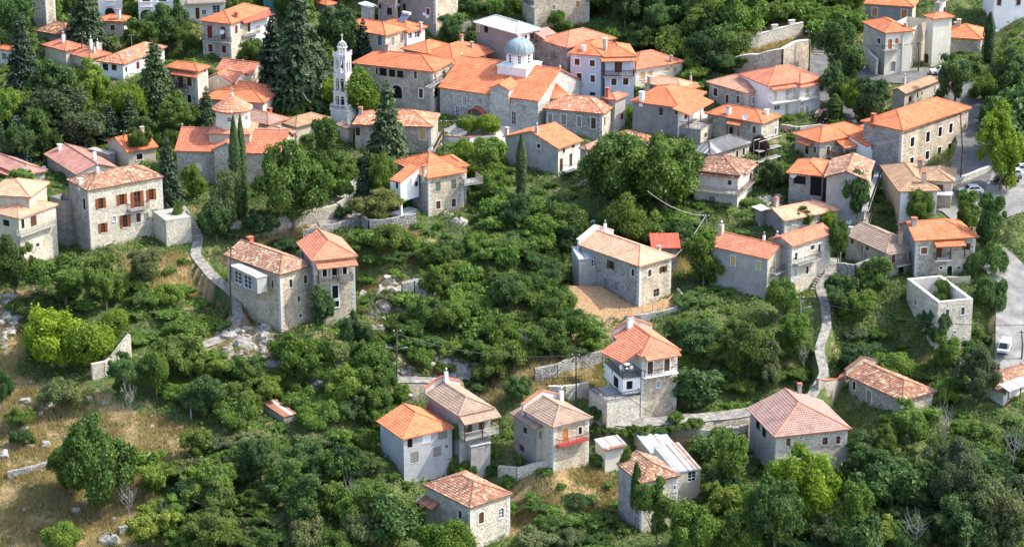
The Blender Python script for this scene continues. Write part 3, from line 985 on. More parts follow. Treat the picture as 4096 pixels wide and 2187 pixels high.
H('tile_roof_house', 'white house with a wide bright orange hip roof and patched pale tiles', 'a0',
  [dict(e=(1215, 632), l=(942, 600), r=(1645, 460), b=(1225, 790), rm='oldorange', wm='white_wall')],
  [('L', 965, 640, 25, 60, 'g:br'), ('L', 1035, 655, 55, 65, 'g:br'), ('L', 1120, 660, 50, 55, 'g:br'), ('R', 1355, 640, 35, 70, 'c:ma'), ('R', 1240, 680, 20, 50, 'g:br')])
H('tile_roof_house', 'small house at the left edge with a dark green shutter and white chimney', 'a0',
  [dict(e=(135, 497), l=(-150, 462), r=(200, 440), b=(130, 650), wm='stone_light')], [('L', 43, 552, 46, 62, 'c:gn', 's')], ch=[(48, 415, 1.3, .5, 'white', 'pipe')])
H('stone_house', 'two storey stone house with brown doors and tiled awning beside the tall fir', 'a0',
  [dict(e=(1943, 702), l=(1600, 652), r=(2072, 550), b=(1925, 1010), rm='orange', wm='stone', wmf={'R': 'stone_light'})],
  [('L', 1775, 810, 48, 120, 'c:br'), ('L', 1860, 800, 48, 90, 'c:br', 's'), ('L', 1695, 780, 30, 80, 'c:br'), ('L', 1790, 960, 50, 90, 'v', 'as'), ('L', 1860, 965, 40, 80, 'v', 'as'),
   ('R', 2012, 690, 16, 40, 'c:br', 's'), ('R', 2040, 665, 14, 60, 'c:br', 's')],
  bal=[(0, ('L', 1722, 875, 1825, 890), dict(out=.9))], awn=[(0, ('L', 1672, 728, 1925, 760), dict(out=1.2, rise=.5))])
H('tile_roof_house', 'house with a broad orange hip roof directly above the round tiled drum church', 'a1',
  [dict(e=(78, 1012), l=(-549, 965), r=(290, 878), b=(72, 1110), wm='stucco_grey', wmf={'R': 'white_old'})],
  [('R', 190, 1010, 40, 90, 'g:wh'), ('R', 245, 970, 14, 80, 'c:gy')], ch=[(-370, 855, .6, .7, 'brick_red', 'slab')])
# ---- top centre
H('stone_house', 'two storey house with blue-grey shutters and orange roof right of the tall spruces', 'a1',
  [dict(e=(1275, 350), l=(780, 264), r=(1508, 290), b=(1283, 560), wm='stucco_beige', wmf={'R': 'stone_warm'})],
  [('L', 884, 355, 44, 85, 'c:bl', 's'), ('L', 1000, 375, 38, 90, 'c:bl', ''), ('L', 1215, 395, 44, 95, 'c:bl', 's'), ('R', 1342, 403, 34, 85, 'c:gy', 's'), ('R', 1430, 377, 34, 90, 'c:gy', 's')])
H('tile_roof_house', 'white walled house with a solar water heater on its orange roof', 'a1',
  [dict(e=(1485, 318), l=(1210, 200), r=(1690, 262), b=(1495, 450), wm='white_wall', dl=9.0, fix='r')],
  [('R', 1515, 350, 38, 60, 'gw'), ('R', 1585, 335, 50, 60, 'g:wh')], ch=[(1620, 270, 1.0, .5, 'stucco_beige', 'slab')])
H('concrete_house', 'tall dark grey rendered house with one red shutter at the top edge', 'a1',
  [dict(e=(1768, -170), l=(1385, -230), r=(2010, -250), b=(1768, 215), wm='stucco_dark', wmf={'R': 'stone_warm'})],
  [('L', 1690, 118, 32, 75, 'c:ma', 's'), ('L', 1455, 70, 30, 70, 'v')], awn=[(0, ('L', 1290, 80, 1380, 60), dict(out=1.4, rise=.5, rm='blue'))])
H('metal_roof_house', 'grey house under a white corrugated metal hip roof with ivy on its cream wall', 'a2',
  [dict(e=(45, 334), l=(-384, 207), r=(292, 278), b=(70, 640), rm='white', wm='stucco_dark', wmf={'R': 'stucco_cream'}, pitch=.45)],
  [('L', -345, 270, 48, 60, 'c:ye', 's'), ('L', -255, 280, 40, 80, 'v'), ('R', 195, 365, 45, 80, 'd:br', ''), ('R', 135, 368, 24, 55, 'g:br', 'as')],
  bal=[(0, ('R', 80, 455, 250, 440), dict(out=1.0, style='rust'))])
H('tile_roof_house', 'low stone house with two offset orange roofs behind the church', 'a1',
  [dict(e=(1935, 582), l=(1620, 530), r=(2297, 487), b=(1935, 740), wm='stone_light'),
   dict(e=(1690, 530), l=(1540, 482), r=(1960, 440), dz=.2, dl=7.0, wm='stone')],
  [('R', 2115, 610, 50, 70, 'c:br'), ('R', 2205, 605, 40, 90, 'c:br')], awn=[(0, ('R', 1930, 612, 2345, 530), dict(out=1.8, rise=.6))],
  ch=[(2020, 405, 1.0, .5, 'stone', 'tile'), (2120, 425, 1.1, .45, 'stone', 'slab')])
H('monastery_house', 'long stone building with arches below and a glazed band above, behind the bell tower', 'a1',
  [dict(e=(1750, 706), l=(930, 625), r=(1957, 657), b=(1700, 1060), cut=7, wm='stone', pitch=.36, qc='CR')],
  [('L', 1028, 682, 54, 48, 'c:br', 's'), ('L', 1186, 697, 18, 65, 'v'), ('L', 1248, 706, 72, 75, 'v'), ('L', 1335, 718, 62, 72, 'v'), ('L', 1415, 728, 60, 70, 'v'),
   ('L', 1566, 735, 28, 72, 'c:br', 's'), ('L', 1175, 860, 75, 90, 'v', 'as'), ('L', 1385, 900, 100, 130, 'v', 'as'), ('L', 1620, 915, 38, 90, 'c:br', 'q'),
   ('R', 1752, 770, 26, 110, 'd:br'), ('R', 1845, 740, 26, 100, 'd:br'), ('R', 1765, 910, 50, 90, 'v')],
  bal=[(0, ('R', 1705, 845, 1870, 795), dict(out=1.0))], ch=[(1290, 505, 1.0, .5, 'stucco_grey', 'tile')])
H('beige_house', 'long beige plastered house wall with two orange shutters at the top edge', 'a2',
  [dict(e=(210, -150), l=(10, -175), r=(792, -195), b=(215, 240), wm='stone_warm', fix='r', dl=8.0)], [('R', 410, 70, 28, 45, 'c:or', 's'), ('R', 645, 38, 34, 62, 'c:or', 's'), ('L', 60, 40, 30, 50, 'v')],
  bal=[(0, ('L', 20, 25, 200, 20), dict(out=1.0))])
H('stone_house', 'dim grey stone house left of the dark grey rendered one', 'a1',
  [dict(e=(1375, -40), l=(1165, -70), r=(1420, -70), b=(1378, 205), wm='stone_grey')], [('L', 1310, 110, 50, 70, 'v'), ('L', 1210, 60, 40, 50, 'v')])
H('tin_roof_shed', 'white sheet roofed shed among trees at the top edge', 'a1',
  [dict(e=(1120, 75), l=(1000, 50), r=(1195, 20), b=(1120, 160), rm='white', wm='white_old', roof='shed', pitch=.15, quoin=False)], cat='shed')
H('tile_roof_house', 'orange roof corner peeping between trees at the top edge', 'a1',
  [dict(e=(690, 52), l=(560, 0), r=(800, 10), b=(690, 130), wm='stucco_beige')])
# ---- top right
H('grey_house', 'salmon gable roofed house with tin lean-to and shaded balconies left of the blue house', 'a2',
  [dict(e=(540, 470), l=(350, 440), r=(1025, 375), b=(500, 740), rm='salmon', wm='stone_grey', roof='hh', dl=9.0, fix='r'),
   dict(e=(400, 442), l=(345, 380), r=(560, 400), dz=-.4, dl=6, rm='pink', roof='shed', wm='stone_grey', pitch=.3)],
  [(1, 'R', 430, 500, 50, 90, 'v'), (0, 'R', 520, 590, 40, 80, 'v')], bal=[(1, ('R', 385, 570, 465, 560), dict(out=1.0, style='wood'))])
H('blue_house', 'pale blue two storey house with brown shutters, wooden balcony and tiled awning', 'a2',
  [dict(e=(888, 552), l=(545, 522), r=(1235, 540), b=(885, 925), wm='blue_wall', roof='hh', fix='l', dr=10.0),
   dict(e=(900, 560), l=(880, 540), r=(1228, 552), dz=-.05, dl=9.0, wm='blue_wall', fix='r', wmf={'R': 'blue_wall'})],
  [('L', 640, 606, 50, 62, 'c:br', 'q'), ('L', 788, 620, 50, 60, 'c:br', 'q'), ('L', 660, 750, 48, 66, 'c:br', 'q'), ('L', 793, 770, 44, 68, 'c:br', 'q'), ('L', 790, 920, 55, 30, 'v'),
   (1, 'R', 1045, 655, 72, 110, 'd:br'), (1, 'R', 1001, 803, 52, 66, 'c:br', 'q'), (1, 'R', 1117, 800, 52, 66, 'c:br', 'q')],
  bal=[(1, ('R', 897, 755, 1203, 755), dict(out=1.0, style='wood', rmat='wood_brown'))], awn=[(1, ('R', 880, 602, 1222, 600), dict(out=1.3, rise=.5, posts=2.4))],
  ch=[(706, 495, .9, .6, 'white', 'slab'), (1180, 470, 2.3, .7, 'stone_light', 'slab')])
H('yellow_shutter_house', 'cream house with yellow shutters right of the blue house', 'a2',
  [dict(e=(1210, 687), l=(1150, 600), r=(1705, 605), b=(1215, 800), rm='salmon', wm='stucco_cream', dl=9.5, fix='r')],
  [('R', 1282, 740, 44, 72, 'c:ye', 's'), ('R', 1358, 716, 40, 45, 'c:ye', 's'), ('R', 1525, 680, 44, 36, 'c:ye', 's'), ('R', 1602, 680, 40, 55, 'c:ye', 's')],
  ch=[(1596, 545, 1.2, .45, 'stone_grey', 'slab')])
H('tile_roof_house', 'house with wide pale peach tile roof and grey gable before the yellow shutters', 'a2',
  [dict(e=(1662, 882), l=(1270, 795), r=(1828, 762), b=(1662, 985), rm='peach', wm='stucco_grey', wmf={'R': 'stone'}, roof='hh')],
  awn=[(0, ('R', 1750, 900, 1855, 830), dict(out=1.3, rise=.5))], ch=[(1350, 815, 1.2, .6, 'stone', 'slab'), (1803, 750, 1.3, .35, 'concrete', 'pipe')])
H('terrace_house', 'grey house with an orange roof and a railed roof terrace under a tiled canopy', 'a2',
  [dict(e=(1645, 1058), l=(1155, 1005), r=(1915, 968), b=(1620, 1355), rm='orange', wm='stucco_dark', wmf={'R': 'white_wall'}, quoin=False),
   dict(e=(1858, 1272), l=(1525, 1240), r=(2118, 1178), b=(1845, 1370), rm='pave', roof='flat', ov=.12, rail='iron', wm='stone_grey', wmf={'R': 'stone_warm'}, quoin=False)],
  [('L', 1463, 1095, 36, 75, 'g:br', 'l'), (0, 'R', 1710, 1130, 32, 70, 'd:br'), (1, 'R', 1900, 1325, 25, 45, 'c:br', 's'), (1, 'R', 2040, 1278, 38, 50, 'o:or', ''), (0, 'L', 1612, 1100, 20, 50, 'g:br')],
  awn=[(0, ('R', 1745, 1108, 1985, 1020), dict(out=3.4, rise=.9, posts=2.3, pm='iron'))],
  ch=[(1163, 965, 1.6, .75, 'white', 'slab')])
H('stone_house', 'grey stone house with blocked windows and sagging old orange tile roof by the church', 'a2',
  [dict(e=(903, 1120), l=(302, 1062), r=(1047, 1006), b=(880, 1350), rm='oldorange', wm='stone_grey', wmf={'R': 'stone'}, qc='C')],
  [('L', 800, 1208, 48, 110, 'c:br', 's'), ('L', 660, 1190, 40, 100, 'c:gy', 's'), ('L', 508, 1170, 46, 100, 'c:gy', 's'), ('L', 375, 1160, 40, 90, 'c:gy', 's'), ('R', 910, 1190, 14, 90, 'c:br', 's'), ('R', 975, 1148, 12, 90, 'c:br', 's'), ('R', 978, 1330, 14, 60, 'v', 's')])
H('grey_house', 'narrow pale grey house with one maroon window behind the old stone house', 'a2',
  [dict(e=(1020, 985), l=(870, 950), r=(1150, 890), b=(1040, 1250), rm='salmon', wm='stucco_grey', roof='hh')], [('R', 1082, 1142, 28, 60, 'c:ma', '')],
  ch=[(938, 945, 1.3, .6, 'brick_red', 'tile')])
H('stone_house', 'stone house with four brown windows and pale peach roof left of the white villa', 'a2',
  [dict(e=(2308, 914), l=(1905, 814), r=(2590, 862), b=(2310, 1110), rm='peach', wm='stone', wmf={'R': 'stone_warm'})],
  [('L', 1998, 903, 40, 78, 'c:br', 'q'), ('L', 2113, 970, 28, 78, 'c:br', 's'), ('L', 2219, 975, 28, 72, 'c:br', 's'), ('L', 1995, 990, 30, 30, 'g', 'as'), ('R', 2372, 985, 28, 68, 'gw', 'q'), ('R', 2485, 967, 28, 68, 'gw', 'q')])
H('white_villa', 'white two storey villa with balconies and salmon roof above the hydrangeas', 'a3',
  [dict(e=(0, 846), l=(-290, 742), r=(552, 768), b=(45, 1180), rm='salmon', wm='white_wall', fix='r', quoin=False, dl=10.0),
   dict(e=(318, 822), l=(290, 800), r=(552, 770), dz=-.1, rm='salmon', wm='white_wall', dl=6.0, fix='r')],
  [('R', 75, 930, 30, 100, 'c:pa'), ('R', 190, 925, 34, 95, 'd:pa'), ('R', 225, 885, 20, 40, 'gw'), ('R', 265, 880, 20, 40, 'gw'), ('R', 185, 1075, 34, 110, 'c:pa', ''), ('R', 90, 1055, 60, 40, 'gw'), (1, 'R', 325, 1120, 56, 125, 'd:pa'), (1, 'R', 385, 1100, 28, 120, 'd:pa'),
   (1, 'R', 328, 1022, 55, 18, 'gw'), (1, 'R', 388, 920, 36, 110, 'd:pa')],
  bal=[(0, ('R', 45, 1025, 292, 985), dict(out=1.2, style='white', rmat='wood_pale', sm='white')), (1, ('R', 330, 985, 505, 955), dict(out=.9, style='white', rmat='wood_pale', sm='white'))],
  awn=[(0, ('R', 55, 893, 300, 845), dict(out=1.3, rise=.4, rm='salmon')), (1, ('R', 330, 857, 548, 822), dict(out=1.0, rise=.4, rm='salmon'))])
H('stone_house', 'low stone house with bright orange hip roof and small tiled porch below the terrace', 'a2',
  [dict(e=(2462, 1215), l=(1890, 1110), r=(2652, 1138), b=(2450, 1400), wm='stone')],
  [('L', 2378, 1272, 34, 70, 'c:br', 's'), ('L', 2150, 1280, 34, 70, 'v'), ('R', 2590, 1290, 16, 62, 'c:br', 's')], awn=[(0, ('L', 2100, 1210, 2225, 1235), dict(out=1.4, rise=.5, posts=2.0))],
  ch=[(2126, 1115, 1.0, .7, 'white', 'tile'), (2500, 1125, .9, .6, 'white', 'slab')])
H('brown_house', 'tall grey-brown rendered house with three orange shutters at the top right', 'a3',
  [dict(e=(1438, 68), l=(938, 38), r=(1548, 12), b=(1440, 300), wm='stucco_dark', wmf={'R': 'stucco_beige'})],
  [('L', 1048, 115, 50, 80, 'c:or', 's'), ('L', 1337, 135, 52, 82, 'c:or', 's'), ('R', 1500, 90, 18, 70, 'c:gy', 's')])
H('cream_mansion', 'cream plastered mansion with an orange roof and two arched balcony doors at the bend', 'a3',
  [dict(e=(1338, 312), l=(1145, 322), r=(1600, 180), b=(1330, 715), rm=None, roof='none', wm='stucco_cream', wmf={'R': 'stucco_beige'}, fix='r', dl=5.0, ov=.25),
   dict(e=(1148, 325), l=(900, 262), r=(1445, 300), dz=0, wm='stucco_cream', wmf={'L': 'stucco_beige'}, roof='hh', fix='r', dl=10, qc='', quoin=False)],
  [(1, 'R', 1198, 430, 42, 100, 'd:or', 'aq'), (1, 'R', 1264, 400, 36, 60, 'c:or', 'aq'), (1, 'L', 1090, 400, 30, 55, 'g:br', 'q'), (0, 'R', 1368, 370, 14, 80, 'c:gy', 's'), (0, 'R', 1412, 340, 14, 80, 'c:gy', 's'),
   (0, 'R', 1358, 530, 12, 50, 'c:gy', 's'), (0, 'R', 1395, 510, 12, 50, 'c:gy', 's'), (0, 'R', 1436, 480, 12, 50, 'c:gy', 's'), (0, 'R', 1352, 650, 14, 70, 'c:br', 's'), (0, 'R', 1390, 640, 14, 85, 'c:br', 's'), (0, 'R', 1430, 610, 14, 85, 'c:br', 's'),
   (1, 'R', 1228, 650, 46, 95, 'd:gy', 'cs')],
  bal=[(1, ('R', 1140, 508, 1310, 495), dict(out=1.0))], ch=[(1375, 245, 1.2, .5, 'stucco_grey', 'slab')])
H('gate_house', 'narrow house with arched wooden door and small orange roof at the top of the lane', 'a3',
  [dict(e=(1620, 188), l=(1522, 150), r=(1675, 170), b=(1590, 620), wm='stucco_cream', wmf={'L': 'stucco_cream'}, quoin=False, fix='l', dr=5.0)],
  [('L', 1552, 570, 50, 100, 'd:br', 'as'), ('L', 1550, 330, 24, 60, 'gw', 's'), ('L', 1540, 255, 26, 32, 'c:or')])
H('balcony_house', 'narrow white house with stacked balconies at the top edge of the lane', 'a3',
  [dict(e=(1700, 10), l=(1610, -20), r=(1780, -60), b=(1660, 470), wm='stucco_grey', wmf={'R': 'white_old'}, rm='tan', roof='hh')],
  [('R', 1730, 110, 20, 80, 'v'), ('R', 1690, 240, 18, 60, 'g:br')], bal=[(0, ('R', 1700, 215, 1785, 120), dict(out=1.2)), (0, ('R', 1690, 60, 1785, -20), dict(out=1.2))])
H('tile_roof_house', 'small stone house with orange hip roof and stone chimneys among the top right trees', 'a3',
  [dict(e=(2112, 388), l=(1706, 362), r=(2135, 270), b=(2100, 520), wm='stone', axis='L', dr=9.0)], ch=[(1872, 260, 1.4, .7, 'stone_light', 'slab'), (1842, 260, .8, .5, 'stone_light', 'slab')])
H('white_house', 'white house with brown windows on a stone base in the top right corner', 'a3',
  [dict(e=(2215, -120), l=(2190, -160), r=(2620, -130), b=(2215, 190), wm='white_wall', fix='r', dl=8.0)],
  [('R', 2270, 20, 40, 66, 'c:br', 's'), ('R', 2460, 20, 40, 62, 'c:br', 's')])
H('beige_house', 'beige rendered house with a tan metal-look roof in front of the cream mansion', 'a3',
  [dict(e=(1352, 918), l=(1190, 810), r=(1718, 763), b=(1352, 1090), rm='tan', wm='stucco_beige', axis='R', roof='gh')],
  [('R', 1635, 880, 16, 80, 'c:gy', 's'), ('R', 1510, 915, 16, 50, 'c:gy', 's'), ('R', 1470, 935, 14, 50, 'v'), ('R', 1395, 970, 30, 60, 'd:br')],
  ch=[(1198, 790, 1.6, .5, 'stucco_beige', 'pipe')])
H('manor_house', 'huge pale stone manor with two rows of white framed windows and long orange hip roof', 'a3',
  [dict(e=(1326, 1283), l=(905, 1158), r=(2003, 1040), b=(1310, 1650), cut=7, wm='stone_warm', wmf={'L': 'stone_grey'}, pitch=.42)],
  [('R', 1418, 1392, 38, 90, 'g:dk', 'q'), ('R', 1570, 1342, 36, 100, 'g:dk', 'q'), ('R', 1690, 1292, 34, 92, 'g:dk', 'q'), ('R', 1795, 1256, 32, 92, 'g:dk', 'q'),
   ('R', 1412, 1584, 36, 78, 'g:dk', 'q'), ('R', 1564, 1522, 36, 80, 'g:dk', 'q'), ('R', 1682, 1480, 34, 76, 'g:dk', 'q'), ('R', 1783, 1440, 32, 70, 'g:dk', 'q')],
  ch=[(887, 1160, 1.4, .7, 'brick_red', 'slab')])
# ---- middle right
H('stone_house', 'long low stone house with orange roof, open veranda and white upstairs wing beside the manor', 'b3',
  [dict(e=(508, 75), l=(235, -8), r=(1045, -28), b=(512, 250), wm='stone', quoin=False),
   dict(e=(968, 112), l=(940, 90), r=(1218, 38), b=(968, 240), rm='orange', wm='white_wall', roof='shed', pitch=.28, dl=6.0, ov=.1)],
  [('R', 590, 148, 30, 75, 'd:br', 's'), ('L', 460, 140, 28, 60, 'd:br', 's'), ('L', 380, 145, 34, 80, 'v'), (1, 'R', 1042, 108, 52, 52, 'g:br', ''), (1, 'R', 1145, 95, 22, 32, 'g:br', '')],
  awn=[(0, ('R', 755, 132, 1215, 35), dict(out=2.6, rise=.9)), (0, ('L', 268, 70, 400, 103), dict(out=1.2, rise=.5))],
  bal=[(0, ('R', 665, 205, 960, 210), dict(out=2.2, style='wood', rmat='wood_brown'))])
H('stone_house', 'open fronted stone barn house with an orange hip roof and inner stair', 'b3',
  [dict(e=(558, 406), l=(178, 368), r=(800, 250), b=(565, 620), wm='stone_grey', fix='l', dr=9.0)],
  [('L', 310, 440, 120, 80, 'v'), ('L', 480, 500, 130, 190, 'v')])
H('gable_house', 'tall rendered house with blank grey gable, old tile roof and small side balconies', 'b3',
  [dict(e=(985, 446), l=(548, 422), r=(1135, 268), b=(1000, 800), rm='old', wm='stucco_grey', wmf={'R': 'stone_warm'}, axis='R', roof='gg', pitch=.36, quoin=False)],
  [('R', 1020, 490, 12, 60, 'c:gy', 's'), ('R', 1048, 450, 12, 60, 'c:gy', 's'), ('R', 1078, 400, 12, 60, 'c:gy', 's'), ('R', 1008, 650, 14, 80, 'c:gy', 's'), ('R', 1040, 620, 14, 70, 'c:gy', 's')],
  bal=[(0, ('R', 992, 600, 1110, 515), dict(out=1.1)), (0, ('R', 995, 765, 1090, 700), dict(out=1.1))])
H('beige_house', 'beige rendered house with brown tiled roofs and a glass railed balcony below the manor', 'b3',
  [dict(e=(1283, 553), l=(1098, 425), r=(1697, 545), b=(1290, 800), rm='tan', wm='stucco_beige', wmf={'R': 'white_wall'}, fix='r'),
   dict(e=(1480, 440), l=(1235, 345), r=(1832, 462), dz=1.0, rm='tan', wm='stucco_beige', dl=8.0, fix='r')],
  [(1, 'R', 1690, 530, 60, 90, 'd:br')], bal=[(1, ('R', 1635, 600, 1815, 585), dict(out=2.0, style='glass', sm='white'))],
  ch=[(1530, 470, 1.7, .6, 'stucco_beige', 'tile'), (1490, 330, 1.3, .7, 'stucco_grey', 'tile')])
H('scaffolded_house', 'pale stone house under a dark slate coloured sheet roof with scaffolding', 'b2',
  [dict(e=(1953, 196), l=(1712, 88), r=(2362, 50), b=(1960, 330), rm='slate', wm='stone_warm', pitch=.5)],
  [('R', 2145, 215, 28, 46, 'g:br', 'as'), ('R', 2210, 190, 22, 75, 'g:br', 's'), ('R', 2275, 160, 22, 70, 'g:br', 's')])
H('old_house', 'decaying white house with old tiles, rusty tin eaves and a vine covered veranda', 'b2',
  [dict(e=(2238, 398), l=(1765, 345), r=(2398, 280), b=(2235, 690), rm='old', wm='white_old', wmf={'R': 'stucco_cream'})],
  [('L', 1810, 430, 40, 60, 'v', 'l'), ('L', 2138, 465, 36, 44, 'g:br'), ('L', 1965, 640, 66, 90, 'd:gy', 'as'), ('R', 2280, 460, 26, 130, 'd:wh', ''), ('R', 2345, 420, 22, 100, 'g:br', '')],
  awn=[(0, ('L', 1775, 375, 2232, 425), dict(out=.7, rise=.3, rm='rust')), (0, ('R', 2310, 360, 2418, 310), dict(out=.7, rise=.3, rm='rust'))],
  bal=[(0, ('L', 1720, 545, 2230, 590), dict(out=2.2, style='wood')), (0, ('R', 2260, 545, 2395, 480), dict(out=1.0, style='rust'))])
H('grey_house', 'grey and cream house with bright orange gable roof, tiled terrace and brown balcony doors', 'b2',
  [dict(e=(458, 136), l=(-95, 5), r=(705, 18), b=(440, 400), wm='stucco_grey', wmf={'R': 'stucco_cream'}, axis='R', roof='gg', pitch=.34)],
  [('L', 262, 100, 30, 50, 'g:dk', 's'), ('L', -60, 60, 25, 60, 'g:dk'), ('R', 508, 148, 24, 55, 'c:br', 's'), ('R', 602, 100, 24, 55, 'g:br', 's'), ('R', 484, 290, 30, 125, 'c:br'), ('R', 578, 240, 30, 120, 'c:br')],
  bal=[(0, ('R', 555, 375, 725, 295), dict(out=1.5, style='rust', sm='white'))], ch=[(205, 30, 1.2, .5, 'concrete', 'pipe'), (-190, -60, 1.4, .5, 'stucco_beige', 'slab')])
H('balcony_house', 'narrow shaded house with dusty mauve sheet roof and two wooden balconies', 'b2',
  [dict(e=(738, 142), l=(650, 90), r=(922, 40), b=(740, 500), rm='maroon', wm='stone', quoin=False, roof='hg')],
  [('R', 700 + 60, 200, 24, 100, 'd:br'), ('R', 760, 360, 30, 90, 'd:br'), ('R', 810, 180, 20, 80, 'c:br')],
  bal=[(0, ('R', 700, 330, 800, 270), dict(out=1.0, style='wood', rmat='wood_brown')), (0, ('R', 700, 490, 840, 420), dict(out=1.0, style='wood', rmat='wood_brown'))])
H('tile_roof_house', 'low house with old orange tiles behind the big walnut tree in the centre', 'a2',
  [dict(e=(1330, 1390), l=(1005, 1300), r=(1437, 1288), b=(1330, 1520), rm='oldorange', wm='stone')])
H('peach_roof_house', 'house with a pale peach gable roof, grey end wall and stone side', 'b3',
  [dict(e=(160, 842), l=(-80, 765), r=(722, 728), b=(165, 965), rm='peach', wm='stone', wmf={'L': 'stucco_dark'}, axis='R', roof='gh', fix='r', pitch=.36)],
  [('R', 254, 858, 28, 40, 'gw', 's')], ch=[(84, 680, 1.5, .55, 'stucco_beige', 'tile'), ])
H('tin_roof_shed', 'small shed with a white sheet roof beside the peach roofed house', 'b2',
  [dict(e=(2440, 740), l=(2352, 672), r=(2530, 700), b=(2440, 850), rm='white', wm='stucco_dark', roof='shed', pitch=.1)], cat='shed')
H('long_house', 'long L shaped house with salmon roofs, grey end wall and iron balconies on pale stone', 'b3',
  [dict(e=(5, 1218), l=(-600, 1085), r=(238, 1128), b=(-5, 1620), rm='salmon', wm='stucco_grey', wmf={'R': 'stucco_beige'}, roof='gg', axis='L', quoin=False),
   dict(e=(240, 1092), l=(0, 962), r=(657, 940), b=(262, 1560), rm='salmon', wm='stone_light', axis='R', roof='gg', wmf={'L': 'stucco_grey'}, pitch=.38)],
  [('L', -343, 1230, 40, 92, 'c:ye', 's'), ('L', -92, 1277, 34, 82, 'c:ye', 's'), (0, 'R', 57, 1272, 24, 80, 'c:ye', 's'), (0, 'R', 162, 1245, 34, 120, 'c:ye', ''),
   (1, 'R', 276, 1188, 24, 72, 'g:br', 's'), (1, 'R', 350, 1165, 26, 125, 'd:wh', 's'), (1, 'R', 437, 1100, 40, 45, 'c:br', 's'), (1, 'R', 504, 1105, 22, 75, 'g:br', 's'), (1, 'R', 385, 1322, 24, 75, 'g:br', 's'), (1, 'R', 272, 1350, 26, 80, 'g:wh', 's')],
  bal=[(0, ('R', 80, 1365, 256, 1300), dict(out=1.1)), (1, ('R', 300, 1275, 525, 1220), dict(out=1.2))],
  ch=[(475, 830, 1.7, .55, 'concrete', 'pipe'), (65, 935, 1.1, .35, 'white', 'pipe'), (-570, 940, 1.6, .75, 'stucco_beige', 'pipe')])
H('stone_house', 'stone house with a long taupe tiled roof and low railed balcony', 'b3',
  [dict(e=(1160, 1160), l=(733, 958), r=(1512, 1088), b=(1175, 1400), rm='taupe', wm='stone', axis='L', roof='hg')],
  [('L', 828, 1035, 30, 62, 'c:br', 's'), ('L', 925, 1120, 26, 95, 'd:gy', 's'), ('L', 975, 1105, 26, 40, 'v'), ('R', 1232, 1215, 30, 90, 'd:br', ''), ('R', 1396, 1182, 32, 62, 'g:br', 's'), ('R', 1308, 1330, 50, 75, 'v')],
  bal=[(0, ('R', 1262, 1300, 1490, 1250), dict(out=1.3, style='rust'))], awn=[(0, ('R', 1190, 1175, 1500, 1115), dict(out=.8, rise=.25, rm='taupe'))],
  ch=[(1298, 1065, 1.7, .55, 'stucco_beige', 'tile'), (815, 900, .9, .6, 'stucco_beige', 'slab')])
H('stone_house', 'two storey stone house with bright orange roof, outside stair, white porch and arched door', 'b3',
  [dict(e=(1438, 1038), l=(1385, 850), r=(2075, 1000), b=(1480, 1405), rm='orange', wm='stone', wmf={'L': 'stucco_dark'}, fix='r', dl=9.0, roof='gh', axis='R', pitch=.42)],
  [('R', 1534, 1132, 62, 62, 'c:rd', 'q'), ('R', 1682, 1150, 52, 95, 'd:br', ''), ('R', 1850, 1128, 46, 34, 'g:wh', ''), ('R', 1948, 1092, 36, 60, 'o:br', ''), ('R', 1700, 1302, 28, 22, 'g:dk', 's'),
   ('R', 1783, 1335, 50, 110, 'v', 'as'), ('R', 1872, 1297, 22, 22, 'g:dk', 's'), ('R', 1952, 1288, 34, 60, 'o:br', '')],
  awn=[(0, ('R', 1655, 1105, 1950, 1080), dict(out=1.6, rise=.6, posts=2.2))], bal=[(0, ('R', 1645, 1240, 1800, 1232), dict(out=1.3, sm='white'))],
  ch=[(1432, 885, 1.0, .8, 'concrete', 'tile')])
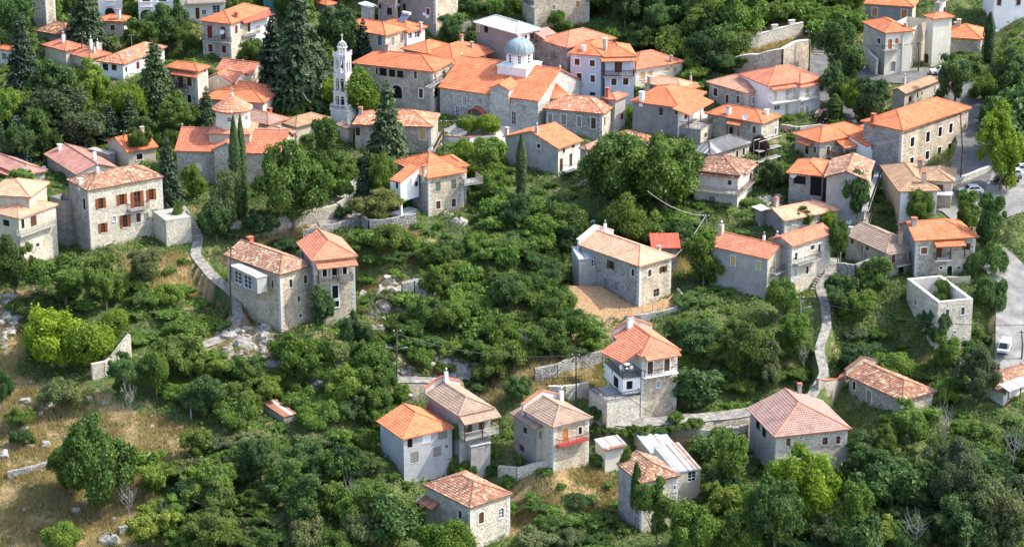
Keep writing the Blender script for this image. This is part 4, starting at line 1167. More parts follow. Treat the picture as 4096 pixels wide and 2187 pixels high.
# ---- left middle
H('veranda_house', 'house at the left edge with peach tile roofs and a pale wooden veranda rail', 'b0',
  [dict(e=(182, 818), l=(-160, 755), r=(572, 708), b=(205, 1330), rm='peach', wm='stucco_beige', wmf={'R': 'stone_light'}, ov=.3, quoin=False),
   dict(e=(300, 610), l=(-140, 590), r=(490, 545), dz=2.6, rm='peach', wm='stucco_beige', dl=8.0)],
  [('R', 330, 840, 60, 100, 'c:br'), ('L', 60, 860, 60, 60, 'v'), ('R', 225, 870, 30, 90, 'v'), ('R', 370, 1075, 34, 36, 'g:br', 's')],
  bal=[(0, ('R', 205, 995, 550, 895), dict(out=.9, style='wood', rmat='wood_pale', sm='concrete'))])
H('mansion', 'tall pale stone mansion with old tile hip roof, orange-brown shutters and arched cellar door', 'b0',
  [dict(e=(857, 547), l=(652, 455), r=(1610, 412), b=(888, 1125), rm='old', wm='stone_light', wmf={'L': 'stone_grey'}, ov=.25, pitch=.42, qc='CR'),
   dict(e=(640, 640), l=(530, 600), r=(760, 600), dz=-3.2, rm=None, roof='none', wm='stone_grey', ov=0, dl=4)],
  [('R', 990, 668, 50, 105, 'o:rd', 'l'), ('R', 1197, 630, 50, 105, 'o:rd', 'l'), ('R', 1348, 630, 62, 160, 'o:rd', ''), ('R', 1486, 580, 46, 108, 'o:rd', 'l'),
   ('R', 1012, 908, 44, 95, 'o:rd', 'l'), ('R', 1230, 842, 52, 125, 'o:rd', 's'), ('R', 1124, 820, 28, 52, 'g:wh', 's'), ('R', 1360, 808, 44, 92, 'c:br', 's'), ('R', 1421, 1003, 54, 36, 'v', 's'),
   ('R', 1080, 1120, 92, 115, 'd:rd', 'cs'), ('R', 1525, 780, 60, 105, 'c:gy', 'n'), ('R', 1437, 800, 44, 70, 'c:gy', 'n'), ('L', 828, 675, 26, 110, 'g:br', 's')],
  bal=[(0, ('R', 1280, 752, 1472, 712), dict(out=1.1, sm='concrete', style='rust'))], ch=[(792, 480, .9, .7, 'stucco_cream', 'slab'), (960, 365, 1.0, .4, 'white', 'pipe')])
H('seam_roof_house', 'long stone house with a dusty maroon ribbed roof and small arched windows', 'b0',
  [dict(e=(742, 387), l=(428, 205), r=(1168, 325), b=(740, 520), rm='maroon', wm='stone', axis='L', roof='gg', pitch=.34, quoin=False, wmf={'R': 'stucco_cream'})],
  [('L', 508, 340, 16, 65, 'g:br', 'as'), ('L', 618, 410, 18, 70, 'g:br', 'as'), ('L', 710, 425, 14, 50, 'g:br', 's')], ch=[(930, 240, 1.4, .55, 'white', 'pipe'), (588, 145, 1.0, .6, 'white', 'slab')])
H('seam_roof_house', 'low house at the left edge with a dusty maroon ribbed hip roof and red eave', 'b0',
  [dict(e=(225, 398), l=(-190, 235), r=(470, 345), b=(230, 500), rm='maroon', wm='stone_grey', quoin=False)], awn=[(0, ('L', -120, 335, 180, 425), dict(out=1.2, rise=.4, rm='salmon'))],
  ch=[(245, 370, .8, .5, 'concrete', 'slab')])
H('flat_roof_house', 'low flat concrete roofed block behind the maroon ribbed roof', 'b0',
  [dict(e=(1070, 185), l=(860, 130), r=(1120, 120), b=(1070, 270), roof='flat', rm='concrete', wm='stone_grey', ov=.1, quoin=False)])
H('stucco_house', 'house with orange roof and pinkish wall left of the drum church, laundry poles by it', 'b0',
  [dict(e=(1245, 167), l=(1138, 35), r=(1560, 112), b=(1250, 310), rm='orange', wm='stucco_beige', roof='gg', axis='R', pitch=.36, dl=9.0, fix='r')],
  [('R', 1370, 210, 60, 60, 'v', 's')], ch=[(1505, -20, 1.1, .6, 'stucco_beige', 'slab')])
H('tan_roof_house', 'low house under a wide tan tile roof just left of the bell tower', 'a1',
  [dict(e=(392, 1247), l=(200, 1120), r=(748, 1125), b=(392, 1340), rm='tan', wm='stucco_beige', pitch=.36)])
H('maroon_roof_house', 'low house under a dull maroon tile roof next to the tiled drum', 'a1',
  [dict(e=(120, 1225), l=(-250, 1150), r=(335, 1185), b=(125, 1340), rm='pink', wm='stucco_beige', pitch=.42), dict(e=(230, 1340), l=(-60, 1270), r=(415, 1300), dz=-1, rm='taupe', wm='stucco_beige', pitch=.3)],
  ch=[(170, 1060, .7, .6, 'brick_red', 'tile')])
H('small_house', 'little taupe roofed annex squeezed in front of the bell tower', 'a1',
  [dict(e=(900, 1265), l=(765, 1190), r=(985, 1220), b=(900, 1375), rm='taupe', wm='stucco_beige')])
H('stone_house', 'stone house with pale washed orange roof and yellow shutters behind the dark fir', 'a1',
  [dict(e=(1740, 1247), l=(943, 1222), r=(1878, 1122), b=(1735, 1490), rm='oldorange', wm='stone', quoin=True, wmf={'L': 'stone'})],
  [('L', 1635, 1318, 54, 105, 'c:ye', 's'), ('L', 1000, 1290, 40, 80, 'g:br'), ('L', 1240, 1300, 44, 90, 'g:br'), ('R', 1790, 1330, 20, 120, 'd:gy')],
  bal=[(0, ('R', 1745, 1425, 1850, 1370), dict(out=1.1, style='rust'))], ch=[(1028, 1130, 1.2, .6, 'stucco_grey', 'tile')])
H('porch_house', 'beige stone house with bright orange roofs, a white porch on a pillar and grey-green shutters', 'b1',
  [dict(e=(1682, 426), l=(1340, 272), r=(2075, 366), b=(1700, 790), rm='orange', wm='stone_warm', wmf={'L': 'stone_grey'}, axis='R', roof='hh'),
   dict(e=(1420, 466), l=(1308, 405), r=(1610, 385), b=(1440, 825), rm='orange', roof='shedl', wm='white_wall', ov=.12, pitch=.36, zb=3.5, pil=2.3, quoin=False),
   dict(e=(1960, 318), l=(1700, 210), r=(2100, 300), dz=.6, rm='orange', wm='stone_warm', dl=7, fix='r', roof='hh')],
  [('R', 1788, 503, 48, 90, 'c:gn', 'l'), ('R', 1942, 480, 48, 90, 'c:gn', 'l'), ('R', 1790, 685, 42, 78, 'c:br', 's'), ('R', 1942, 661, 42, 78, 'c:br', 's'), (1, 'L', 1384, 487, 24, 62, 'g:dk', ''), (1, 'R', 1577, 475, 30, 44, 'g:dk', '')],
  bal=[(2, ('R', 2045, 500, 2230, 470), dict(out=3.0, style='wood'))], ch=[(1655, 400, 1.5, .65, 'stone_light', 'tile')])
H('stone_terrace', 'angular pale stone terrace block against the right side of the tall mansion', 'b0',
  [dict(e=(1628, 838), l=(1560, 790), r=(1876, 800), b=(1632, 1098), rm='pave', roof='flat', wm='stone_light', ov=.02, quoin=False, fix='r', dl=6.0)], cat='terrace')
# ---- centre
H('barn_house', 'long stone house with striped peach tile hip roof above a bare earth yard', 'b2',
  [dict(e=(1252, 1289), l=(648, 1078), r=(1603, 1192), b=(1262, 1690), rm='peach', wm='stone_grey', wmf={'R': 'stone_warm', 'L': 'stone_grey'}, axis='L', roof='hg', pitch=.42, quoin=True, par='white_old', parc='cut_stone'),
   dict(e=(655, 1218), l=(583, 1115), r=(918, 1195), dz=-1.4, rm='blue', roof='shed', wm='stucco_grey', pitch=.2, fix='r', ov=.1, quoin=False)],
  [('R', 1352, 1350, 34, 70, 'c:br', 'as'), ('R', 1485, 1315, 34, 60, 'o:br', 'c'), ('R', 1418, 1545, 56, 75, 'g:gy', ''), ('L', 970, 1270, 34, 80, 'o:br', 'c'), ('L', 1188, 1345, 32, 70, 'g:br', 'as'), ('L', 1020, 1480, 40, 80, 'c:gy', ''), ('L', 918, 1440, 34, 70, 'c:gy', ''),
   (1, 'R', 706, 1242, 36, 32, 'gw'), (1, 'R', 803, 1255, 50, 64, 'gw'), (1, 'R', 858, 1278, 36, 105, 'd:wh'), (1, 'R', 895, 1255, 30, 90, 'v')],
  ch=[(1445, 1135, .8, .5, 'concrete', 'slab'), (765, 880, 1.6, .4, 'white', 'pipe')])
H('red_tin_shed', 'small shed with a bright red corrugated roof behind the striped roof house', 'b2',
  [dict(e=(1368, 1108), l=(1366, 1040), r=(1658, 1105), b=(1368, 1160), rm='red', wm='stone_grey', roof='shed', pitch=.25, fix='r', dl=4.5, quoin=False)], cat='shed')
H('old_tile_house', 'tall beige stone house with weathered brown tile roof and concrete veranda on stilts', 'b1',
  [dict(e=(230, 1372), l=(-325, 1180), r=(592, 1277), b=(262, 1935), rm='old', wm='stone_warm', wmf={'L': 'stone_warm'}, roof='hg', axis='L', pitch=.42, qc='CR'),
   dict(e=(8, 1400), l=(-260, 1268), r=(115, 1365), dz=-.3, rm='concrete', roof='flat', wm='concrete', ov=.1, zb=2.7, quoin=False)],
  [('R', 342, 1452, 30, 78, 'g:br', 's'), ('R', 486, 1412, 32, 80, 'g:br', 's'), ('R', 421, 1603, 24, 55, 'c:br', 's'), ('R', 437, 1768, 22, 30, 'v', 's'), ('L', 162, 1460, 20, 76, 'g:br', 's'),
   (1, 'L', -180, 1395, 70, 110, 'g:wh'), (1, 'L', -85, 1440, 70, 120, 'g:wh')],
  ch=[(-75, 1020, .9, .8, 'brick_red', 'slab')])
H('salmon_roof_house', 'tall stone house with salmon hip roof, porch roof and wooden balcony under repair', 'b1',
  [dict(e=(548, 1236), l=(394, 1022), r=(1002, 1186), b=(595, 1850), rm='salmon', wm='stone_warm', wmf={'L': 'stone_grey'}, pitch=.5, axis='L', roof='hg')],
  [('R', 675, 1345, 42, 80, 'v', 'q'), ('R', 772, 1385, 50, 160, 'v', 'q'), ('R', 872, 1325, 40, 80, 'v', 'q'), ('R', 778, 1530, 60, 140, 'v', 'q'), ('R', 783, 1655, 66, 60, 'v', 'q'), ('L', 460, 1180, 14, 60, 'v')],
  awn=[(0, ('R', 608, 1312, 1005, 1280), dict(out=1.6, rise=.6, rm='salmon', posts=2.6))], bal=[(0, ('R', 620, 1462, 960, 1430), dict(out=1.4, style='wood', sm='wood_grey'))])
# ---- right middle ruin neighbours
H('old_tile_house', 'low stone house with two tone old tiles and a broken stone annex', 'c3',
  [dict(e=(1320, 1281), l=(760, 1040), r=(1662, 1192), b=(1318, 1440), rm='old', wm='stone_grey', axis='L', roof='hg', wmf={'R': 'stone_warm'}, par='stone', parc='t_old')],
  [('L', 845, 1130, 30, 80, 'v', 's'), ('L', 992, 1240, 44, 130, 'd:gy', 's'), ('R', 1395, 1320, 40, 40, 'v')])
H('pink_roof_house', 'big house under a wide pink tiled hip roof with orange ridges', 'd3',
  [dict(e=(62, 296), l=(-214, -45), r=(824, 212), b=(110, 720), rm='pink', wm='stone_light', wmf={'L': 'stucco_grey'}, pitch=.42, roof='hg', axis='L', ov=.5)],
  [('R', 563, 330, 50, 75, 'g:or', 'cs'), ('R', 690, 320, 40, 80, 'g:or', 'cs'), ('R', 200, 340, 40, 80, 'g:or', 'cs'), ('L', -40, 250, 40, 90, 'v'), ('L', -100, 170, 40, 90, 'v')],
  ch=[(283, -190, 1.4, .5, 'stucco_grey', 'tile')])
H('old_tile_house', 'white walled old tile roof house at the bottom right edge with a blue sheet lean-to', 'c3',
  [dict(e=(2320, 1200), l=(2215, 1090), r=(2700, 1060), b=(2330, 1310), rm='old', wm='white_old', dl=7.0, dr=12.0, fix='r')],
  [('R', 2330, 1200, 20, 40, 'g:br')], awn=[(0, ('R', 2370, 1170, 2620, 1110), dict(out=2.0, rise=.5, rm='blue', posts=2.0))])
# ---- bottom centre
H('block_house', 'unfinished grey block house with an orange hip roof and planked window openings', 'd1',
  [dict(e=(1437, 316), l=(1180, -5), r=(1966, 179), b=(1390, 625), rm='orange', wm='block_wall', quoin=False, roof='hg', axis='L', pitch=.42)],
  [('R', 1678, 300, 90, 90, 'c:wh', ''), ('R', 1833, 265, 95, 90, 'c:gy', ''), ('R', 1512, 330, 50, 130, 'v'), ('R', 1556, 490, 76, 100, 'c:gy', ''), ('R', 1778, 435, 74, 95, 'c:gy', ''), ('R', 1872, 383, 30, 30, 'c:gn', '')],
  ch=[(1305, -430, .9, .4, 'brick_red', '')])
H('balcony_house', 'taupe roofed house with tiled porch, wooden posts and a full width balcony', 'd1',
  [dict(e=(1985, 88), l=(1655, -160), r=(2345, 0), b=(2060, 500), rm='taupe', wm='stucco_grey', wmf={'L': 'stucco_dark'}, quoin=False, axis='L', roof='hg', pitch=.42, par='white_old')],
  [('R', 2100, 200, 44, 110, 'd:br'), ('R', 2215, 180, 50, 90, 'd:br'), ('R', 2305, 325, 60, 60, 'c:ye')],
  awn=[(0, ('R', 2050, 172, 2412, 95), dict(out=1.9, rise=.8, rm='taupe', posts=3.0))], bal=[(0, ('R', 2052, 332, 2388, 252), dict(out=1.7, style='white', rmat='wood_pale'))],
  ch=[(1780, -290, 1.9, .5, 'white', 'pipe')])
H('red_balcony_house', 'house with a taupe tiled roof, orange door and thin red balcony', 'd2',
  [dict(e=(400, 200), l=(100, 20), r=(797, 100), b=(425, 650), rm='taupe', wm='stone_warm', wmf={'L': 'stucco_beige'}, axis='L', roof='hg', pitch=.42, fix='r', par='white_old'),
   dict(e=(232, 220), l=(-25, 62), r=(402, 186), dz=-.25, b=(235, 540), rm='taupe', roof='shedl', wm='stucco_beige', wmf={'L': 'stucco_dark'}, pitch=.3, quoin=False)],
  [('R', 525, 285, 54, 145, 'd:or', ''), ('R', 669, 228, 34, 74, 'g:br', 'cs'), (1, 'R', 304, 266, 80, 66, 'c:gy', 'l'), (1, 'L', 128, 225, 36, 60, 'g:br', 'l'), (1, 'L', 95, 400, 50, 60, 'd:br', '')],
  bal=[(0, ('R', 468, 392, 762, 330), dict(out=1.1, style='rust', sm='red_paint'))], ch=[(208, -440, 1.6, .55, 'white', 'pipe')])
H('old_tile_house', 'low pale stone house with collapsing red-brown tile roof and grey stone window surrounds', 'd1',
  [dict(e=(2100, 992), l=(1640, 800), r=(2522, 880), b=(2112, 1420), rm='old', wm='stone', wmf={'R': 'stone_light'}, axis='L', roof='hh', pitch=.42, ov=.3)],
  [('L', 2005, 1050, 30, 80, 'v', 'cs'), ('R', 2213, 1083, 50, 110, 'c:br', 'cs'), ('R', 2411, 1038, 50, 95, 'g:wh', 'cs')],
  awn=[(0, ('L', 1560, 930, 1720, 990), dict(out=1.6, rise=.6, rm='rust'))])
H('tower_house', 'narrow tall stone house with an old brown tile roof wrapped in ivy on one side', 'd2',
  [dict(e=(1270, 747), l=(1022, 478), r=(1658, 663), b=(1280, 1240), rm='old', wm='stone_light', wmf={'L': 'stone_grey'}, ov=.3, axis='L', roof='hg', pitch=.46)],
  [('R', 1367, 832, 44, 84, 'g:wh', 's'), ('R', 1610, 780, 46, 84, 'g:wh', 's')])
H('tin_roof_shed', 'lean-to with pale blue corrugated sheets and a glazed box behind the ivy house', 'd2',
  [dict(e=(1610, 640), l=(1385, 470), r=(1862, 606), b=(1730, 900), rm='blue', wm='stucco_cream', roof='shed', pitch=.12, ov=.1, quoin=False)],
  [('R', 1768, 678, 80, 100, 'gw')], cat='shed')
H('tin_roof_shed', 'long shed with ribbed pale blue metal roof behind the ivy house', 'd2',
  [dict(e=(1370, 460), l=(1190, 305), r=(1650, 425), b=(1470, 560), rm='blue', wm='stone', roof='shed', pitch=.1, ov=.1, quoin=False)], cat='shed')
H('rusty_roof_shed', 'low shed with rust streaked corrugated roof left of the ivy house', 'd2',
  [dict(e=(912, 422), l=(805, 285), r=(1142, 372), b=(912, 560), rm='blue', wm='stucco_cream', roof='shed', pitch=.15, ov=.15, quoin=False)],
  awn=[(0, ('R', 905, 424, 1142, 374), dict(out=.6, rise=.05, rm='rust'))], cat='shed')
H('rusty_tin_roof', 'rusty ribbed sheet roof of a hut sunk in the bushes', 'c1',
  [dict(e=(270, 1440), l=(65, 1330), r=(405, 1310), b=(270, 1500), rm='rust', wm='stone_grey', roof='shed', pitch=.1, ov=.1, quoin=False, fix='l')], cat='shed')
H('concrete_outhouse', 'small grey concrete outhouse box below the balcony house', 'd1',
  [dict(e=(2108, 385), l=(2062, 350), r=(2310, 345), b=(2112, 520), roof='flat', rm='white', wm='concrete', ov=.12, quoin=False, fix='r', dl=3.0)],
  [('R', 2212, 378, 46, 22, 'g:gy')], cat='outhouse')
TV = H('terrace_villa', 'house with salmon roof sweeping over a railed terrace, white chimney and stone base', 'c2',
  [dict(e=(1262, 848), l=(985, 650), r=(1664, 785), b=(1265, 1420), rm='salmon', wm='stone_warm', wmf={'L': 'white_old'}, axis='L', roof='hg', pitch=.46, quoin=True, par='white_old'),
   dict(e=(1086, 909), l=(866, 757), r=(1285, 840), dz=-.75, rm='salmon', roof='shedl', wm=None, pitch=.42, ov=.1, quoin=False),
   dict(e=(1088, 1066), l=(902, 948), r=(1270, 1052), dz=-3.35, rm='pave', roof='flat', wm='white_wall', ov=.1, quoin=False, rail='iron', zb=2.6),
   dict(e=(932, 1290), l=(752, 1192), r=(1262, 1232), dz=-6.2, rm='pave', roof='flat', wm='stone_light', ov=.05, quoin=False, rail='iron')],
  [('R', 1358, 955, 54, 125, 'd:br', 'q'), ('R', 1522, 930, 54, 125, 'd:br', 'q'), ('R', 1440, 1120, 34, 56, 'gw', 's'), (2, 'L', 1020, 1095, 50, 105, 'v'), (2, 'R', 1155, 1125, 60, 80, 'v')],
  awn=[(0, ('R', 1330, 893, 1665, 830), dict(out=1.5, rise=.6, rm='salmon'))],
  bal=[(0, ('R', 1300, 1065, 1640, 1010), dict(out=1.2, style='glass', rmat='iron', sm='white'))], ch=[(1155, 560, 1.7, .75, 'white', 'tile')])

root, Ws, org = TV
for s_, t_ in ((.2, .2), (Ws[1].la - .3, .2), (Ws[1].la / 2, .2)):
    p = Ws[1].E + Ws[1].dl * s_ + Ws[1].dr * t_; mb = MB(); mb.tube([p - Z * 2.75, p - Z * .05], .07, 6, 'iron_rust'); mb.build('post', parent=root, org=org)
# ------------------------------------------------------------------ church with the green dome
def cross(mb, P, d, s=1.0, m='marble'):
    n = np.cross(d, Z)
    mb.box(P, d, n, Z, m, x=(-.06 * s, .06 * s), y=(-.05 * s, .05 * s), z=(0, 1.1 * s))
    mb.box(P, d, n, Z, m, x=(-.32 * s, .32 * s), y=(-.045 * s, .045 * s), z=(.62 * s, .76 * s))
root, Ws, org = house('domed_church', 'long stone church with salmon roofs, white drum and grey-green dome', 'a2',
  [dict(e=(262, 994), l=(-731, 864), r=(692, 836), b=(255, 1262), cut=9, rm='orange', wm='stone_church', axis='L', roof='gg', pitch=.46, quoin=False, ov=.3),
   dict(e=(-28, 885), l=(-228, 862), dr=9.2, dz=1.5, rm='orange', wm='stone_church', wmf={'S': 'white_wall'}, axis='R', roof='gg', fix='l', pitch=.46, ov=.2, quoin=False)],
  [('L', 2045 - 2514, 990, 30, 95, 'gw', 'as'), ('L', 1975 - 2514, 1090, 34, 100, 'gw', 'as'), ('L', 2373 - 2514, 1138, 44, 130, 'gw', 'as'), ('L', 15, 1157, 44, 130, 'gw', 'as'),
   ('L', 2180 - 2514, 1085, 120, 110, 'd:gy', 'as')], cat='church')
W0, W1 = Ws[0], Ws[1]
for x, y, nm in ((1918 - 2514, 975, 0), (2202 - 2514, 1015, 0), (122, 1075, 0)):
    u, z = face_uz(W0, 'L', 'a2', x, y); O, d, n, ln = W0.F['L']
    mb = MB(); p = np.array([O[0], O[1], z]) + d * u + n * .03
    mb.box(p, d, n, Z, 'stone_grey', x=(-.09, .09), y=(-.05, .05), z=(0, .95)); mb.box(p, d, n, Z, 'stone_grey', x=(-.32, .32), y=(-.05, .048), z=(.45, .64))
    mb.build('wall_cross', parent=root, org=org)
# red barrel canopy above the door
u, z = face_uz(W0, 'L', 'a2', 2185 - 2514, 1120); O, d, n, ln = W0.F['L']; pt = np.array([O[0], O[1], 0.])
mb = MB(); r_ = 1.75
for i in range(10):
    a0, a1 = math.pi * i / 10, math.pi * (i + 1) / 10
    q = [pt + d * (u + r_ * math.cos(a)) + Z * (z - .1 + r_ * .85 * math.sin(a)) + n * o for a, o in ((a0, 0), (a1, 0), (a1, 1.3), (a0, 1.3))]
    mb.poly(q, 'awning_red', smooth=True)
    q2 = [p - nz(np.array([0, 0, 1.])) * .05 for p in q]; mb.poly(q2[::-1], 'awning_red', smooth=True)
    mb.tube([q[2], q[3]], .05, 4, 'awning_red')
mb.build('canopy', parent=root, org=org)
# dome
ctr = W0.E + W0.dr * (W0.lb / 2) + W0.dl * (np.dot((W1.E + W1.dl * W1.la / 2 - W0.E), W0.dl))
zr = W0.E[2] + W0.tan * W0.lb / 2
ctr = on_y('a2', 73, 740, ctr[1]) * np.array([1, 1, 0]) + Z * 0
base = np.array([ctr[0], ctr[1], zr - .9])
mb = MB()
mb.box(base, W0.dr, W0.dl, Z, 'white_wall', x=(-3.0, 3.0), y=(-3.0, 3.0), z=(-.9, .95)); mb.box(base, W0.dr, W0.dl, Z, 'white', x=(-3.15, 3.15), y=(-3.15, 3.15), z=(.95, 1.08))
mb.build('dome_base', parent=root, org=org)
mb = MB(); rd = 2.55; db = base + Z * 1.08
ph = math.pi / 8
mb.lathe(db, [(rd + .25, 0), (rd + .25, .18), (rd, .2), (rd, 2.5), (rd + .1, 2.52), (rd + .12, 2.7), (rd - .2, 2.75)], 8, 'white_wall', smooth=False, ph=ph)
dr_ = mb.build('drum', parent=root, org=org)
for k in range(8):
    a = math.pi / 8 + 2 * math.pi * (k + .5) / 8
    nn = np.array([math.cos(a), math.sin(a), 0]); dd = np.array([-math.sin(a), math.cos(a), 0]); ap = rd * math.cos(math.pi / 8)
    p = db + nn * ap
    wq = MB()
    wq.box(p, dd, nn, Z, 'white', x=(-.42, .42), y=(0, .06), z=(.3, 1.9))
    for i in range(8):
        a0, a1 = math.pi * i / 8, math.pi * (i + 1) / 8
        for r0, r1, oo, mm in ((.0, .42, .06, 'white'), (.42, .9, .16, 'verdigris'), (.55, .78, .2, 'blue_wall')):
            wq.poly([p + nn * oo + dd * (r0 * math.cos(a0)) + Z * (1.9 + r0 * math.sin(a0)), p + nn * oo + dd * (r1 * math.cos(a0)) + Z * (1.9 + r1 * math.sin(a0)),
                     p + nn * oo + dd * (r1 * math.cos(a1)) + Z * (1.9 + r1 * math.sin(a1)), p + nn * oo + dd * (r0 * math.cos(a1)) + Z * (1.9 + r0 * math.sin(a1))], mm)
    wo = wq.build('drum_window', parent=root, org=org)
    g = MB()
    for j in range(3):
        for i in range(2): g.box(p + nn * .07, dd, nn, Z, 'glass', x=(-.24 + i * .26, -.04 + i * .26), y=(0, .03), z=(.5 + j * .55, .9 + j * .55))
    g.build('pane', parent=wo, org=org)
mb = MB(); prof = []
for i in range(11):
    a = i / 10 * math.pi / 2; prof.append(((rd + .18) * math.cos(a) ** .9 if i < 10 else 0.0, 2.3 + 2.45 * math.sin(a)))
mb.lathe(db, prof, 24, 'verdigris')
for k in range(16):
    a = 2 * math.pi * k / 16
    mb.tube([db + np.array([(r + .02) * math.cos(a), (r + .02) * math.sin(a), z]) for r, z in prof], .035, 4, 'verdigris', caps=False)
mb.build('dome', parent=root, org=org)
mb = MB(); t = db + Z * 4.7
mb.lathe(t, [(.35, 0), (.3, .12), (.12, .2), (.1, .45), (.2, .55), (.05, .7)], 10, 'white'); cross(mb, t + Z * .65, W0.dr, 1.0, 'white'); mb.build('cross', parent=root, org=org)
for W, s, tt in ((W0, .2, W0.lb / 2), (W0, W0.la - .2, W0.lb / 2)):
    mb = MB(); cross(mb, W.E + W.dl * s + W.dr * tt + Z * (W.tan * W.lb / 2), W.dr, .7, 'white'); mb.build('cross', parent=root, org=org)
# apse with half cone roof on the gable
O, d, n, ln = W0.F['R']; c = np.array([O[0], O[1], 0.]) + d * (ln * .42); an = math.atan2(n[1], n[0])
zt_ = W0.ze - .6; mb = MB()
mb.lathe(c, [(2.0, W0.zb), (2.0, zt_)], 14, 'stone_church', a0=an - math.pi / 2, a1=an + math.pi / 2); mb.build('apse', parent=root, org=org)
mb = MB(); mb.lathe(c + Z * zt_, [(2.35, -.12), (2.35, 0), (0, 2.3)], 16, 't_peach', a0=an - math.pi / 2, a1=an + math.pi / 2, smooth=False)
for k in range(17):
    a = an - math.pi / 2 + math.pi * k / 16
    mb.tube([c + Z * (zt_ + .03) + np.array([2.35 * math.cos(a), 2.35 * math.sin(a), 0]), c + Z * (zt_ + 2.32)], .07, 4, 't_orange')
mb.build('apse_roof', parent=root, org=org)

# ------------------------------------------------------------------ small church with the tiled drum
root, Ws, org = house('drum_church', 'grey stone church with salmon roof and a round drum under a tiled cone', 'D',
  [dict(e=(712, 387), l=(438, 379), b=(708, 470), dr=11.5, fix='l', axis='L', roof='gg', pitch=.46, rm='salmon', wm='stone', ov=.3, quoin=False),
   dict(e=(606, 377), l=(535, 375), dr=8, dz=.9, fix='l', axis='R', roof='gg', rm='salmon', wm='stone', ov=.2, quoin=False, pitch=.5)],
  [('L', 477, 398, 7, 9, 'g:wh'), ('L', 499, 420, 20, 22, 'd:wh', 'as'), ('L', 690, 412, 12, 26, 'g:wh', 'as')], cat='church')
W0 = Ws[0]
cc = W0.E + W0.dl * (W0.la * .5) + W0.dr * (W0.lb * .5)
c0 = on_y('D', 586, 300, cc[1]); zr = W0.E[2] + W0.tan * W0.lb / 2
c0 = np.array([c0[0], cc[1], 0.])
ztop = on_y('D', 586, 282, cc[1] - 3.0)[2]
mb = MB(); mb.box(c0 + Z * (zr - 2.2), W0.dr, W0.dl, Z, 'stucco_beige', x=(-3.5, 3.5), y=(-3.6, 3.6), z=(0, 2.3)); mb.build('drum_base', parent=root, org=org)
mb = MB()
for sx, sy in ((-1, -1), (1, -1), (-1, 1), (1, 1)): pass
q = [c0 + W0.dr * a * 3.75 + W0.dl * b * 3.85 + Z * (zr + .1) for a, b in ((-1, -1), (1, -1), (1, 1), (-1, 1))]; q2 = [c0 + W0.dr * a * 2.4 + W0.dl * b * 2.4 + Z * (zr + .85) for a, b in ((-1, -1), (1, -1), (1, 1), (-1, 1))]
fs = [[q[i], q[(i + 1) % 4], q2[(i + 1) % 4], q2[i]] for i in range(4)]
for f in fs: slab(mb, f, .12, 't_salmon')
ro = mb.build('skirt_roof', parent=root, org=org); tiles_obj('roof_tile', fs, 'salmon', ro, org)
mb = MB(); rd = 3.0
mb.lathe(c0, [(rd + .15, zr), (rd + .15, zr + .35), (rd, zr + .4), (rd, ztop)], 28, 'stucco_cream'); do = mb.build('drum', parent=root, org=org)
for a in (-math.pi / 2 - .1, -math.pi / 2 + 1.0, -math.pi / 2 - 1.2):
    nn = np.array([math.cos(a), math.sin(a), 0]); dd = np.array([-math.sin(a), math.cos(a), 0]); wq = MB()
    wq.box(c0 + nn * rd + Z * (ztop - 1.7), dd, nn, Z, 'white', x=(-.4, .4), y=(-.1, .05), z=(0, .85)); wo = wq.build('drum_window', parent=root, org=org)
    g = MB()
    for i in (0, 1):
        for j in (0, 1): g.box(c0 + nn * (rd + .05) + Z * (ztop - 1.7), dd, nn, Z, 'glass', x=(-.32 + i * .36, -.04 + i * .36), y=(0, .02), z=(.06 + j * .38, .38 + j * .38))
    g.build('pane', parent=wo, org=org)
mb = MB(); R0, hc = 3.55, 2.35; nt = 30; V, F, T = [], [], []
for k in range(7):
    r0, r1 = R0 * (1 - k / 7) + .02, R0 * (1 - (k + 1) / 7); z0, z1 = ztop + hc * k / 7 + .07, ztop + hc * (k + 1) / 7 + .0
    for t in range(nt * 2):
        a0, a1 = math.pi * t / nt, math.pi * (t + 1) / nt; b0, b1 = (.09 if t % 2 else 0) * (1 - k / 9), (.0 if t % 2 else .09) * (1 - k / 9)
        i = len(V)
        V += [c0 + np.array([r0 * math.cos(a0), r0 * math.sin(a0), z0 + b0]), c0 + np.array([r0 * math.cos(a1), r0 * math.sin(a1), z0 + b1]), c0 + np.array([r1 * math.cos(a1), r1 * math.sin(a1), z1 + b1]), c0 + np.array([r1 * math.cos(a0), r1 * math.sin(a0), z1 + b0])]
        F.append((i, i + 1, i + 2, i + 3)); T.append(rng.random())
mb.lathe(c0 + Z * ztop, [(rd, -.25), (R0 - .05, -.15), (R0, 0), (0, hc - .05)], 28, 't_salmon'); ro = mb.build('cone_roof', parent=root, org=org)
o = np_mesh('roof_tile', np.array(V) - org, np.array(F), ['t_oldorange'], np.array(T), parent=ro); o['kind'] = 'stuff'
mb = MB(); mb.lathe(c0 + Z * (ztop + hc - .1), [(.3, 0), (.25, .3), (.1, .4), (.1, .6)], 8, 'marble'); cross(mb, c0 + Z * (ztop + hc + .4), W0.dl, 1.0); mb.build('cross', parent=root, org=org)
mb = MB(); cross(mb, W0.E + W0.dl * (W0.la - .2) + W0.dr * W0.lb / 2 + Z * (W0.tan * W0.lb / 2), W0.dl, .8); cross(mb, Ws[1].E + Ws[1].dl * Ws[1].la / 2 + Z * (Ws[1].tan * Ws[1].la / 2), W0.dl, .8); mb.build('cross', parent=root, org=org)

